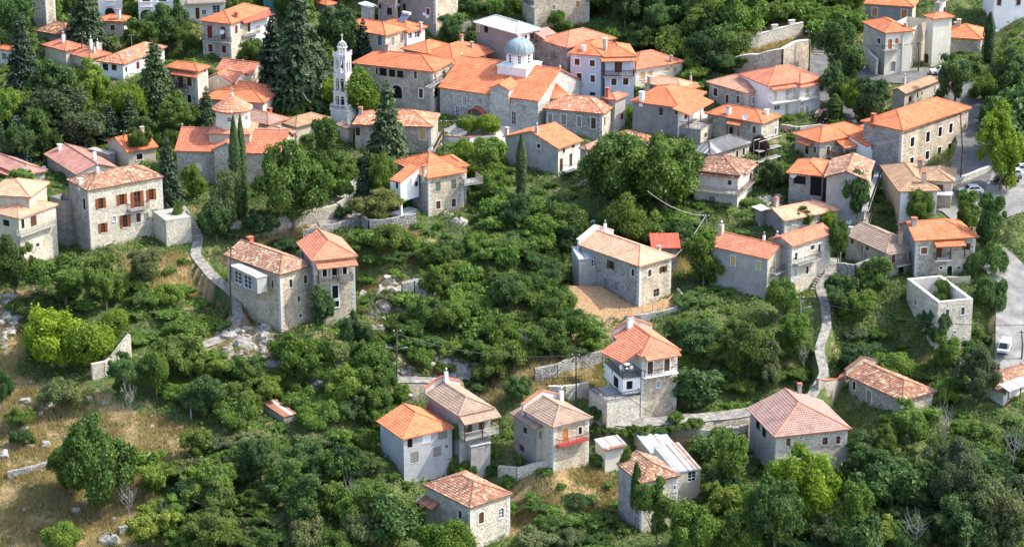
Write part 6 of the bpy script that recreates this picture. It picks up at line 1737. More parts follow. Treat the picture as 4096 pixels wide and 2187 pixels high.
stone_wall('plaza_wall', 'white paved church terrace edge wall capped with a row of tiles', [(1115, 352), (1180, 358), (1245, 356)], .8, .4, 'white_wall', top='t_salmon')
stone_wall('retaining_wall', 'low stone wall under the garden of the white villa', [(1965, 330), (2010, 335), (2080, 330)], 1.2, .5, 'stone', top=None)
stone_wall('retaining_wall', 'grey stone lane wall between the ruin and the outside stair house', [(2290, 735), (2330, 722), (2380, 722), (2440, 712)], 1.4, .5, 'stone', top=None)
stone_wall('retaining_wall', 'mossy stone wall along the top path behind the metal roofed house', [(1130, 95), (1185, 85)], 2.6, .5, 'stone', top=None)

def steps(label, a, b, w, k, tile='D'):
    A, B = hit(tile, *a), hit(tile, *b); d = nz(np.array([*(B - A)[:2], 0])); n = np.cross(d, Z); L = np.linalg.norm((B - A)[:2])
    root = thing('stone_steps', label, 'steps', A)
    for i in range(k):
        p = A + (B - A) * i / k; mb = MB()
        mb.box(np.array([p[0], p[1], p[2]]), d, n, Z, 'path_stone', x=(0, L / k * 1.15), y=(-w / 2, w / 2), z=(-.6, .14)); mb.build('step', parent=root, org=A)
steps('flight of pale stone steps beside the retaining wall at the lane bend', (2065, 145), (2072, 105), 3.4, 7)
steps('narrow stone steps right of the arched gate house', (2350, 165), (2352, 135), 2.4, 7)
steps('rough stone steps climbing past the bastion of the tall mansion', (478, 560), (497, 612), 1.8, 8)
steps('worn stone steps under the concrete veranda on stilts', (590, 832), (606, 795), 1.4, 8)
steps('wide stone lane steps below the arch of the long salmon roofed house', (2062, 730), (2085, 680), 3.0, 8)
steps('grey stone stair beside the terrace of the salmon villa', (1520, 1010), (1503, 985), 1.5, 8)

# ------------------------------------------------------------------ vehicles
def vehicle(name, label, tile, x, y, ang, kind, paint):
    P = hit(tile, x, y); c, s_ = math.cos(ang), math.sin(ang)
    P[2] = float(tz0(P[0], P[1])) + .08
    root = thing(name, label, 'van' if kind == 'van' else 'car', P, rz=ang)
    X, Y = np.array([1., 0, 0]), np.array([0, 1., 0])
    if kind == 'van': L, Wd, prof = 4.2, 1.7, [(-2.1, .35), (-2.1, 1.0), (-2.02, 1.85), (1.05, 1.9), (1.75, 1.1), (2.1, .95), (2.1, .35)]; belt = 1.05; top = [(-1.9, 1.75), (.95, 1.8), (1.55, 1.12), (-1.95, 1.12)]
    else: L, Wd, prof = 4.2, 1.75, [(-2.1, .3), (-2.08, .85), (-1.7, 1.0), (-1.35, 1.42), (.25, 1.46), (.95, .98), (1.95, .8), (2.1, .6), (2.1, .3)]; top = [(-1.55, 1.0), (-1.28, 1.36), (.2, 1.4), (.78, 1.0)]
    mb = MB(); k = len(prof); h = Wd / 2
    def ins(z): return h - max(0, (z - .95)) * .16
    for i in range(k):
        a, b = prof[i], prof[(i + 1) % k]
        mb.poly([(a[0], -ins(a[1]), a[1]), (a[0], ins(a[1]), a[1]), (b[0], ins(b[1]), b[1]), (b[0], -ins(b[1]), b[1])], paint)
    for sg in (1, -1):
        q = [(p[0], sg * ins(p[1]), p[1]) for p in prof]; mb.poly(q if sg < 0 else q[::-1], paint)
    body = mb.build('body', parent=root)
    bm_ = body.modifiers.new('bevel', 'BEVEL'); bm_.width = .06; bm_.segments = 2
    g = MB()
    if kind == 'van': segs = [[(.2, 1.15), (1.5, 1.15), (.98, 1.76), (.2, 1.76)]]
    else: segs = [[(-1.45, 1.0), (-.4, 1.0), (-.4, 1.37), (-1.2, 1.36)], [(-.34, 1.0), (.72, 1.0), (.18, 1.38), (-.34, 1.38)]]
    for sg in (1, -1):
        for q in segs: g.poly([(p[0], sg * (ins(p[1]) + .012), p[1]) for p in (q if sg < 0 else q[::-1])], 'glass')
    g.build('side_window', parent=root)
    g = MB(); f = (.3, .92, 1.43, 1.0) if kind != 'van' else (1.07, 1.72, 1.86, 1.14)
    g.poly([(f[1] + .02, -ins(f[3]) + .1, f[3] + .02), (f[1] + .02, ins(f[3]) - .1, f[3] + .02), (f[0] + .02, ins(f[2]) - .1, f[2] + .0), (f[0] + .02, -ins(f[2]) + .1, f[2] + .0)], 'glass'); g.build('windscreen', parent=root)
    g = MB()
    if kind == 'van': g.poly([(-2.12, -.6, 1.1), (-2.12, .6, 1.1), (-2.06, .55, 1.7), (-2.06, -.55, 1.7)], 'glass')
    else: g.poly([(-1.7, -.65, 1.03), (-1.7, .65, 1.03), (-1.4, .6, 1.38), (-1.4, -.6, 1.38)], 'glass')
    g.build('rear_window', parent=root)
    for wx in (-1.3, 1.3):
        for wy in (-h + .08, h - .08):
            w = MB(); w.tube([(wx, wy - .1, .32), (wx, wy + .1, .32)], .32, 14, 'rubber'); wo = w.build('wheel', parent=root)
            w = MB(); w.tube([(wx, wy - .115, .32), (wx, wy + .115, .32)], .19, 10, 'steel'); w.build('rim', parent=wo)
    for sy in (-.6, .6):
        w = MB(); w.box((2.08, sy, .62), X, Y, Z, 'white', x=(0, .05), y=(-.18, .18), z=(0, .16)); w.build('headlight', parent=root)
        w = MB(); w.box((-2.13, sy, .75), X, Y, Z, 'red_paint', x=(0, .05), y=(-.16, .16), z=(0, .16)); w.build('tail_light', parent=root)
        w = MB(); w.box((.75, sy * 1.55, .98), X, Y, Z, paint, x=(0, .12), y=(-.1, .1), z=(0, .14)); w.build('wing_mirror', parent=root)
    b = MB(); b.box((2.1, 0, .36), X, Y, Z, 'rubber', x=(-.02, .08), y=(-h + .1, h - .1), z=(0, .2)); b.box((-2.1, 0, .36), X, Y, Z, 'rubber', x=(-.08, .02), y=(-h + .1, h - .1), z=(0, .2)); b.build('bumper', parent=root)
vehicle('parked_van', 'white van parked under the trees by the stepped coping wall', 'a3', 838, 700, R(205), 'van', 'car_white')
vehicle('parked_car', 'white car half hidden by trees at the end of the top lane', 'a3', 1700, 738, R(185), 'car', 'car_white')
vehicle('parked_car', 'white car parked behind the low parapet below the manor', 'b3', 1985, 590, R(190), 'car', 'car_white')
vehicle('parked_car', 'black car parked at the mouth of the car park under the lime green tree', 'b3', 2335, 475, R(175), 'car', 'car_black')
vehicle('parked_car', 'white hatchback parked in shade behind the black car', 'b3', 2390, 425, R(178), 'car', 'car_white')
vehicle('parked_car', 'silver car at the right edge of the shaded car park', 'b3', 2480, 378, R(180), 'car', 'car_silver')
vehicle('parked_van', 'silver blue van on the road at the right edge', 'c3', 2318, 825, R(-110), 'van', 'car_silver')

# ------------------------------------------------------------------ poles, wires, lamps
TOPS = {}
def pole(key, label, tile, x, ytop, ybot, kind='pole_wood', lamp=0, arms=1, name='utility_pole', cat='utility pole', xb=None):
    P = hit(tile, xb if xb is not None else x, ybot); T = on_y(tile, x, ytop, P[1]); Hh = T[2] - P[2]
    root = thing(name, label, cat, P)
    mb = MB(); mb.tube([(0, 0, -.6), (0, 0, Hh * .5), (T[0] - P[0], 0, Hh)], [.15, .13, .10], 7, kind); mb.build('post', parent=root)
    if arms:
        mb = MB(); mb.box((T[0] - P[0], 0, Hh - .35), np.array([1., 0, 0]), np.array([0, 1., 0]), Z, kind, x=(-.6, .6), y=(-.06, .06), z=(0, .1)); mb.build('cross_arm', parent=root)
        for u in (-.5, 0, .5):
            mb = MB(); mb.lathe((T[0] - P[0] + u, 0, Hh - .25), [(.05, 0), (.07, .1), (.03, .2)], 6, 'white'); mb.build('insulator', parent=root)
    if lamp:
        sg = 1 if lamp > 0 else -1; z = Hh * .62
        for s in ((sg,) if abs(lamp) == 1 else (1, -1)):
            mb = MB(); mb.tube([(0, 0, z), (.6 * s, 0, z + .35), (1.2 * s, 0, z + .4)], .04, 5, 'steel'); mb.build('lamp_arm', parent=root)
            mb = MB(); mb.tube([(1.1 * s, 0, z + .42), (1.7 * s, 0, z + .48)], [.1, .14], 7, 'steel' if abs(lamp) == 1 else 'verdigris'); mb.build('lamp_head', parent=root)
    TOPS[key] = T - Z * .2
    return root
pole('p1', 'wooden pole standing between the salmon roofs with white chimneys', 'a0', 812, 320, 640)
pole('p2', 'leaning wooden pole rising behind the flat grey roof', 'b0', 776, -205, 130)
pole('p3', 'wooden pole beside the drum church laundry trees', 'b0', 1215, -50, 320)
pole('p4', 'tall brown pole in front of the concrete veranda on stilts', 'c0', 2270, -230, 400)
pole('p5', 'rusty pole with two curved green street lamps above the ravine', 'c1', 1385, 580, 1115, 'iron_rust', lamp=2)
pole('p6', 'tall wooden pole with a street lamp left of the salmon villa', 'c2', 628, 815, 1375, lamp=1)
pole('p7', 'grey pole in the dry meadow behind the red tin shed', 'b2', 1905, 775, 960, 'wood_grey')
pole('p8', 'dark pole against the grey gable house with orange roof', 'b2', 205, -20, 300)
pole('p9', 'dark wooden pole with lamp in front of the blue house', 'a2', 810, 625, 940, lamp=1)
pole('p10', 'wooden pole with a crossarm in front of the domed church', 'a2', 140, 925, 1220)
pole('p11', 'dark pole with looping white lamp cables left of the bell tower', 'a1', 385, 690, 1040)
pole('p12', 'very tall brown pole in front of the manor and car park', 'b3', 1888, -225, 480)
pole('p13', 'pale pole with a white street lamp among bushes by the lane', 'c3', 315, 250, 600, 'wood_grey', lamp=1)
pole('p14', 'thin dark pole on the road at the right edge', 'c3', 2490, 590, 880)
pole('p15', 'wooden pole with lamp right of the salmon villa thicket', 'c2', 2168, 660, 960, lamp=1)
pole('p16', 'tall pole at the foot of the curved retaining wall', 'a3', 400, 300, 720)
pole('p17', 'brown pole against the cream mansion facade', 'a3', 1475, 410, 710)
pole('p18', 'rusty steel pole at the corner of the washed orange roof', 'b1', 1842, -150, 200, 'iron_rust')
pole('p19', 'pale pole with lamp between the two stone houses by the lane', 'b3', 705, 870, 1280, 'wood_grey', lamp=-1)
pole('p20', 'whitish slim pole in front of the manor corner', 'b3', 1258, -90, 330, 'cut_stone', arms=0)
def wire(label, a, b, sag=1.0, r=.045, m='wire'):
    A = TOPS[a] if isinstance(a, str) else on_y(a[0], a[1], a[2], a[3]); B = TOPS[b] if isinstance(b, str) else on_y(b[0], b[1], b[2], b[3])
    pts = [A + (B - A) * t - Z * sag * 4 * t * (1 - t) for t in np.linspace(0, 1, 15)]
    mb = MB(); mb.tube([p - A for p in pts], r, 4, m); o = mb.build('overhead_cable'); o.location = A
    tag(o, label, 'cable')
wire('pale overhead cable from the central walnut tree to the meadow pole', ('b2', 1330, 545, 395), 'p7', 1.0, .028, 'cut_stone')
wire('pale overhead cable from the meadow pole down to the striped barn roof', 'p7', ('b2', 1603, 1185, 383), .5, .028, 'cut_stone')
wire('dark overhead cable from the meadow pole towards the long salmon roofs', 'p7', ('b3', 60, 960, 385), 1.0)
wire('dark overhead cable leading left from the villa lamp pole over the slope', 'p6', ('c1', 1385, 620, 356), 1.6)
wire('dark overhead cable running down right from the villa lamp pole', 'p6', ('d2', 1870, 320, 338), 1.2)
wire('long dark overhead cable across the roofless ruin', 'p13', ('c3', 2560, 535, 350), 1.5)
wire('dark overhead cable from the bell tower to the blue house pole', 'p10', 'p9', 1.0)
wire('dark overhead cable crossing the front of the domed church', 'p18', 'p10', 1.2)
wire('dark overhead cable from the manor pole to the left', 'p12', ('b3', 200, 130, 420), 1.8)
wire('dark overhead cable along the mansion to the pole by the retaining wall', 'p17', 'p16', 1.5)
wire('pale cable falling from the lamp pole towards the round bushes by the bell tower', 'p11', ('a1', 540, 1000, 438), 1.2, .04, 'white')

# ------------------------------------------------------------------ dishes, aerials, heater, flags
ALLBV = None
def scene_bvh():
    return BVHTree.FromPolygons([Vector(v) for v in BV], BF)
ALLBV = scene_bvh()
def hit_b(tile, x, y):
    d = ray(tile, x, y); h, n, i, t = ALLBV.ray_cast(Vector(CAM), Vector(d).normalized())
    if h is None: return hit(tile, x, y)
    return np.array(h)
def dish(label, tile, x, y, r=.5):
    P = hit_b(tile, x, y + 8); root = thing('satellite_dish', label, 'satellite dish', P)
    mb = MB(); mb.tube([(0, .1, -.4), (0, 0, .55)], .035, 5, 'steel'); mb.build('mast', parent=root)
    mb = MB(); n = nz([-.35, -.85, .45]); a = nz(np.cross(n, Z)); b = np.cross(a, n); c = np.array([0, -.08, .75]); pr = None
    for k in range(5):
        rr = r * k / 4; ring = [c + n * (rr * rr * .35) + (a * math.cos(t) + b * math.sin(t)) * rr for t in np.linspace(0, 2 * math.pi, 15)[:-1]]
        if pr is not None:
            for i in range(14): mb.poly([pr[i], pr[(i + 1) % 14], ring[(i + 1) % 14], ring[i]], 'white', smooth=True)
        pr = ring
    mb.build('reflector', parent=root)
    mb = MB(); mb.tube([c - b * r * .8, c + n * .5], .02, 4, 'steel'); mb.box(c + n * .5, a, b, n, 'steel', x=(-.06, .06), y=(-.06, .06), z=(0, .12)); mb.build('feed_arm', parent=root)
dish('white satellite dish beside the dusty maroon roofs', 'b0', 437, 358); dish('satellite dish on the flat grey roofed block', 'b0', 1047, 75)
dish('upper satellite dish by the dark grey rendered house', 'a1', 1658, 162, .42); dish('lower satellite dish by the dark grey rendered house', 'a1', 1685, 188, .4)
dish('satellite dish at the parapet of the striped barn roof', 'b2', 800, 905, .55); dish('large white dish in front of the veranda beside the manor', 'b3', 737, 185, .55)
dish('white dish in front of the stone barn house', 'b3', 250, 417, .6); dish('dish beside the taupe roofed house', 'b3', 797, 880, .5); dish('grey dish among the trees at the top right', 'a3', 2250, 315, .5)
dish('round white dish on the low bright orange roof', 'a2', 2288, 1180, .5); dish('dish on the balcony of the maroon shuttered villa', 'a0', 2187, 342, .5); dish('dish on the patched orange hip roof', 'a0', 1275, 556, .5)
def aerial(label, tile, x, yt, yb):
    P = hit_b(tile, x, yb); T = on_y(tile, x, yt, P[1]); h = max(.8, T[2] - P[2])
    root = thing('tv_aerial', label, 'aerial', P); mb = MB(); mb.tube([(0, 0, -.2), (0, 0, h)], .045, 4, 'steel'); mb.build('mast', parent=root)
    mb = MB(); mb.tube([(-.7, 0, h - .1), (.7, 0, h - .05)], .02, 4, 'steel')
    for u in np.linspace(-.65, .65, 7): mb.tube([(u, -.3, h - .08), (u, .3, h - .08)], .014, 3, 'steel')
    mb.build('elements', parent=root)
aerial('television aerial on the bright orange gable roof', 'b2', 395, -20, 130); aerial('television aerial over the patched hip roof', 'a0', 1298, 340, 500)
aerial('television aerial on the roof above the drum church', 'a1', 145, 870, 960); aerial('aerial on the blue house roof', 'a2', 1212, 330, 500)
aerial('aerial on the tan roof beside the tower', 'a1', 588, 1000, 1060); aerial('aerial left of the salmon villa chimney', 'c2', 952, 480, 600)
aerial('aerial right of the white porch house', 'b1', 2090, 170, 330); aerial('aerial standing by the solar heated roof', 'a1', 905, 80, 195); aerial('aerial on the long salmon roof', 'b3', 340, 880, 1050)
P = hit_b('a1', 1430, 215); root = thing('solar_water_heater', 'solar water heater with white tank on the orange roof', 'solar heater', P)
mb = MB(); X, Y = np.array([1., 0, 0]), np.array([0, 1., 0]); a = nz([.8, -.6, 0]); b = nz([.6, .8, .75])
mb.box((0, 0, .15), a, b, nz(np.cross(a, b)), 'steel', x=(-.9, .9), y=(-.2, 1.9), z=(0, .1)); mb.build('frame', parent=root)
for i in (0, 1):
    mb = MB(); mb.box((0, 0, .25), a, b, nz(np.cross(a, b)), 'wood_blue', x=(-.85 + i * .88, -.03 + i * .88), y=(-.15, 1.5), z=(0, .04)); mb.build('panel', parent=root)
mb = MB(); q = b * 1.95 + np.array([0, 0, .35]); mb.tube([q - a * .9, q + a * .9], .3, 12, 'white'); mb.build('tank', parent=root)
def flag(label, tile, x, yt, yb, stripes=True, w=.7, h=2.4):
    P = hit(tile, x, yb); T = on_y(tile, x, yt, P[1]); H_ = T[2] - P[2]
    root = thing('flag_pole', label, 'flag', P); mb = MB(); mb.tube([(0, 0, 0), (0, 0, H_)], .04, 5, 'white'); mb.build('post', parent=root)
    f = MB()
    for i in range(9):
        for k in range(3):
            u0, u1 = .05 + w * k / 3, .05 + w * (k + 1) / 3
            m = ('flag_blue' if i % 2 == 0 else 'white') if stripes else 'flag_blue'
            zt = H_ - .2
            f.poly([(u0, .06 * (k % 2), zt - i * h / 9 - u0 * .5), (u0, .06 * (k % 2), zt - (i + 1) * h / 9 - u0 * .5), (u1, .06 * ((k + 1) % 2), zt - (i + 1) * h / 9 - u1 * .5), (u1, .06 * ((k + 1) % 2), zt - i * h / 9 - u1 * .5)], m)
    f.build('flag', parent=root)
flag('blue and white striped flag drooping on the left pole by the spruce', 'a1', 148, 705, 860); flag('plain blue flag drooping on the middle pole by the spruce', 'a1', 212, 712, 870, False)
# plastic chairs and table on the villa terrace
def place_on(tile, x, y): return hit_b(tile, x, y)
def chair(label, tile, x, y, ang):
    P = place_on(tile, x, y); root = thing('plastic_chair', label, 'chair', P, rz=ang); X, Y = np.array([1., 0, 0]), np.array([0, 1., 0])
    b = MB(); b.box((0, 0, .42), X, Y, Z, 'white', x=(-.24, .24), y=(-.24, .24), z=(0, .04)); b.build('seat', parent=root)
    b = MB(); b.box((0, .22, .46), X, Y, Z, 'white', x=(-.24, .24), y=(0, .04), z=(0, .45)); b.build('backrest', parent=root)
    for i in (-.22, .22):
        for j in (-.22, .22): b = MB(); b.tube([(i, j, 0), (i * .9, j * .9, .42)], .025, 5, 'white'); b.build('leg', parent=root)
        b = MB(); b.box((i, 0, .62), X, Y, Z, 'white', x=(-.025, .025), y=(-.24, .24), z=(0, .04)); b.build('armrest', parent=root)
def table(label, tile, x, y, r=.5):
    P = place_on(tile, x, y); root = thing('round_table', label, 'table', P)
    b = MB(); b.lathe((0, 0, .7), [(0, 0), (r, 0), (r, .04), (0, .045)], 16, 'white'); b.build('tabletop', parent=root)
    b = MB(); b.tube([(0, 0, 0), (0, 0, .7)], .04, 6, 'white'); b.lathe((0, 0, 0), [(.25, 0), (.05, .06)], 10, 'white'); b.build('leg', parent=root)
chair('right one of two white plastic chairs on the terrace of the salmon villa', 'c2', 1168, 985, R(200)); chair('white plastic chair left of the table on the terrace of the salmon villa', 'c2', 1075, 985, R(20)); table('white round table on the terrace of the salmon villa', 'c2', 1125, 960)
# scaffolding beside the slate roofed house
P = hit('b2', 2365, 420); root = thing('scaffolding', 'steel scaffolding against the right side of the dark sheet roofed house', 'scaffolding', P)
A = nz([.72, .69, 0]); Bv = nz([.69, -.72, 0]); mb = MB()
for i in range(4):
    for j in (0, 1): mb.tube([A * i * 2 + Bv * j * 1.2 - Z, A * i * 2 + Bv * j * 1.2 + Z * 6.5], .04, 4, 'steel')
mb.build('uprights', parent=root); mb = MB()
for k in range(4):
    for j in (0, 1): mb.tube([Bv * j * 1.2 + Z * (k * 1.9 + .8), A * 6 + Bv * j * 1.2 + Z * (k * 1.9 + .8)], .035, 4, 'steel')
mb.build('ledgers', parent=root)
for k in (1, 2): mb = MB(); mb.box(Z * (k * 1.9 + .84), A, Bv, Z, 'wood_grey', x=(0, 6), y=(.05, 1.1), z=(0, .05)); mb.build('plank', parent=root)
# fences
def fence(label, tile, pts, h=1.0, style='iron', m='iron'):
    P = [hit(tile, *p) for p in pts]; root = thing('iron_fence', label, 'fence', P[0])
    for a, b in zip(P[:-1], P[1:]):
        mb = MB(); rail(mb, a - P[0], b - P[0], h, style, m); mb.build('fence_panel', parent=root)
fence('thin black iron fence round the dry garden left of the salmon villa', 'c2', [(240, 1130), (400, 1135), (560, 1135), (690, 1110)], 1.2)
fence('black railing above the slope left of the long salmon house', 'c2', [(1630, 125), (1850, 90), (2100, 35)], 1.0)
for i, x in enumerate((1055, 1165, 1278, 1378, 1478, 1668)):
    y = (412, 400, 420, 408, 388, 345)[i]; P = hit('c2', x, y)
    mb = MB(); mb.tube([(0, 0, -.2), (0, 0, 1.35)], .03, 4, 'iron_rust'); o = mb.build('fence_post'); o.location = P
    tag(o, 'thin rusty steel fence post standing on the kerb of the earth yard', 'post', 'steel posts along the earth yard')
# loose boulders
def boulder(label, tile, x, y, s, n=1):
    P = hit(tile, x, y); bpy_ = MB()
    V = []; F = []
    k, l = 10, 7
    for j in range(l):
        for i in range(k):
            a, b = 2 * math.pi * i / k, math.pi * (j + .5) / l
            r = s * (1 + .5 * (float(vnoise(i * 1.3 + x, j * 1.7 + y, 3)) - .5))
            V.append((r * math.sin(b) * math.cos(a), r * math.sin(b) * math.sin(a) * .8, r * math.cos(b) * .75))
    for j in range(l - 1):
        for i in range(k): F.append((j * k + i, (j + 1) * k + i, (j + 1) * k + (i + 1) % k, j * k + (i + 1) % k))
    V += [(0, 0, s * .75), (0, 0, -s * .7)]; t_, b_ = len(V) - 2, len(V) - 1
    o = np_mesh('boulder', np.array(V), np.array(F), ['rock'], smooth=False); o.location = P - Z * s * .15; tag(o, label, 'rock')
    return o
boulder('pale rounded boulder at the bottom edge under the big left tree', 'D', 277, 1360, 1.6); boulder('white boulder beside the path above the taupe roofs', 'D', 1120, 915, 1.3)
boulder('grey boulder below the beige porch house', 'D', 1155, 560, 1.6); boulder('white rock on the slope left of the concrete veranda steps', 'D', 575, 845, 1.5); boulder('white rock left of the tall old tile house foundations', 'D', 610, 870, 1.7)
boulder('pale rock at the foot of the dark round bush by the path', 'D', 905, 905, 1.5); boulder('rock outcrop beside the striped roof house lean-to', 'D', 1425, 700, 1.6)
boulder('big pale rock over the lane left of the villa', 'D', 1165, 935, 2.0); boulder('white rock in bushes under the beige porch house', 'D', 1130, 545, 1.2)

P = hit('a1', 80, 140); Q = hit('a1', 335, 118); root = thing('net_screen', 'teal shade net screen right of the maroon shuttered villa at the top edge', 'net', P)
mb = MB(); d_ = Q - P; k_ = 10
for i in range(k_):
    a, b = d_ * i / k_, d_ * (i + 1) / k_; w0, w1 = (.15 if i % 2 else 0), (0 if i % 2 else .15)
    mb.poly([a + np.array([0, w0, 0]), b + np.array([0, w1, 0]), b + np.array([0, w1, 4.2]), a + np.array([0, w0, 4.2])], 'net_teal')
mb.build('net', parent=root)
for i in range(0, k_ + 1, 2): mb = MB(); mb.tube([d_ * i / k_, d_ * i / k_ + Z * 4.3], .05, 5, 'steel'); mb.build('post', parent=root)
# ------------------------------------------------------------------ vegetation
m_leaf('leaf_mid', (0.051, 0.097, 0.022), (0.100, 0.173, 0.034), (0.191, 0.259, 0.060))
m_leaf('leaf_dark', (0.034, 0.074, 0.027), (0.060, 0.119, 0.041), (0.122, 0.186, 0.062))
m_leaf('leaf_lime', (0.084, 0.145, 0.014), (0.148, 0.230, 0.022), (0.239, 0.314, 0.041))
m_leaf('leaf_grey', (0.068, 0.091, 0.042), (0.121, 0.150, 0.068), (0.226, 0.240, 0.127))
m_leaf('leaf_yellow', (.060, .095, .020), (.115, .165, .035), (.20, .25, .07))
m_leaf('leaf_fir', (0.021, 0.042, 0.020), (0.039, 0.071, 0.032), (0.080, 0.116, 0.052), .12)
m_leaf('leaf_blue', (0.071, 0.112, 0.112), (0.133, 0.194, 0.194), (0.224, 0.286, 0.275), .12)
m_leaf('leaf_cypress', (0.025, 0.054, 0.014), (0.043, 0.084, 0.022), (0.075, 0.129, 0.037), .1)
m_leaf('leaf_plum', (0.028, 0.018, 0.020), (0.050, 0.029, 0.031), (0.090, 0.056, 0.056))
m_leaf('grass_dry', (.24, .17, .085), (.40, .30, .16), (.58, .46, .28), .35)
m_leaf('petal', (.45, .14, .22), (.62, .34, .40), (.75, .68, .62), .3)

def unit(n):
    v = nr.normal(size=(n, 3)); return v / np.linalg.norm(v, axis=1)[:, None]
def leaves(P, Nn, size, spread=.8, aspect=.6):
    n = len(P)
    Nn = Nn + unit(n) * spread; Nn /= np.linalg.norm(Nn, axis=1)[:, None]
    a = np.cross(Nn, unit(n)); a /= np.linalg.norm(a, axis=1)[:, None]; b = np.cross(Nn, a)
    s = (size * (.6 + .8 * nr.random(n)))[:, None]
    V = np.stack([P - a * s, P - b * s * aspect + Nn * s * .15, P + a * s, P + b * s * aspect + Nn * s * .15], 1)
    return V.reshape(-1, 3), np.arange(n * 4).reshape(-1, 4)
def lowsphere(c, r, k=7, l=5):
    V = [(0, 0, 1)] ; 
    for j in range(1, l):
        b = math.pi * j / l
        for i in range(k): V.append((math.sin(b) * math.cos(2 * math.pi * i / k), math.sin(b) * math.sin(2 * math.pi * i / k), math.cos(b)))
    V.append((0, 0, -1)); V = np.array(V) * r + c; F = []
    for i in range(k): F.append((0, 1 + i, 1 + (i + 1) % k, 0)); 
    F = [(0, 1 + i, 1 + (i + 1) % k) for i in range(k)]; Q = []
    for j in range(l - 2):
        for i in range(k): Q.append((1 + j * k + i, 1 + (j + 1) * k + i, 1 + (j + 1) * k + (i + 1) % k, 1 + j * k + (i + 1) % k))
    e = len(V) - 1
    F += [(e, 1 + (l - 2) * k + (i + 1) % k, 1 + (l - 2) * k + i) for i in range(k)]
    F = [(a, b, c_, c_) for a, b, c_ in F]
    return V, np.array([q for q in Q] ), F
def mesh_only(name, V, F, mats, tint, matidx=None):
    o = np_mesh(name, V, F, mats, tint, matidx); me = o.data; bpy.data.objects.remove(o); return me
def crown(seed, nl=30, n=6800, size=.058, rz=.85, rl=(.26, .44), rc=.62, holes=0., up=.25, dist=None):
    """leaf cards gathered in many overlapping clumps; unit crown radius, centred on the origin"""
    global nr
    keep = nr; nr = np.random.default_rng(seed)
    c = unit(nl) * (nr.random(nl) ** .45)[:, None] * rc
    c[:, 2] *= rz
    if dist == 'cone': c[:, 2] = (nr.random(nl) * 2 - 1) * rz; w = (1 - (c[:, 2] / rz + 1) / 2) * .6 + .1; ang = nr.random(nl) * 6.28; c[:, 0] = np.cos(ang) * w; c[:, 1] = np.sin(ang) * w
    if dist == 'dome': c[:, 2] = np.abs(c[:, 2]) - .1
    if dist == 'irr':
        g = unit(6) * (.25 + .45 * nr.random(6))[:, None]; c = g[nr.integers(0, 6, nl)] + nr.normal(size=(nl, 3)) * .19; c *= np.minimum(1, .82 / np.linalg.norm(c, axis=1))[:, None]
    if dist == 'thick':
        a = nr.random(nl) * 6.28; q = nr.random(nl) ** .6 * .85; c = np.c_[q * np.cos(a), q * np.sin(a), np.zeros(nl)]; c[:, 2] = (1 - q) * .25 + .6 * vnoise(c[:, 0] * 2.2 + seed, c[:, 1] * 2.2, 5) - .1
    r = rl[0] + (rl[1] - rl[0]) * nr.random(nl)
    lt = nr.random(nl)
    k = nr.integers(0, nl, n * 3)
    d = unit(n * 3); d[:, 2] += up; 
    out = c[k] / (np.linalg.norm(c[k], axis=1)[:, None] + .2); d += out * .7
    d /= np.linalg.norm(d, axis=1)[:, None]
    rr = r[k] * (.70 + .46 * nr.random(n * 3))
    stray = nr.random(n * 3) < .10; rr = np.where(stray, rr * (1.15 + .4 * nr.random(n * 3)), rr)
    # broken outline of each clump
    wob = .8 + .35 * vnoise(d[:, 0] * 3 + k, d[:, 1] * 3 + d[:, 2] * 2, 3)
    P = c[k] + d * (rr * wob)[:, None]
    ins = np.zeros(len(P), bool)
    for j in range(nl):
        ins |= (np.linalg.norm(P - c[j], axis=1) < r[j] * .72) & (k != j)
    P, d, k = P[~ins][:n], d[~ins][:n], k[~ins][:n]
    V, F = leaves(P, d, size)
    t = np.clip(.30 + .35 * lt[k] + .45 * (nr.random(len(k)) - .4), 0, 1)
    VV, FF, TT = [V], [F], [t]; off = len(V)
    for j in range(nl):
        v, q, tr_ = lowsphere(c[j], r[j] * .55, 6, 4)  # dark inner blob added to each clump to keep light from passing through
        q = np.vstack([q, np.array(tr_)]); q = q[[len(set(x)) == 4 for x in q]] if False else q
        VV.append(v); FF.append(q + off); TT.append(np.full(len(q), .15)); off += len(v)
    nr = keep
    return np.concatenate(VV), np.concatenate(FF), np.concatenate(TT)
def fix_tris(F):      # quads with a doubled corner become thin quads of their own
    return F
CR = {}
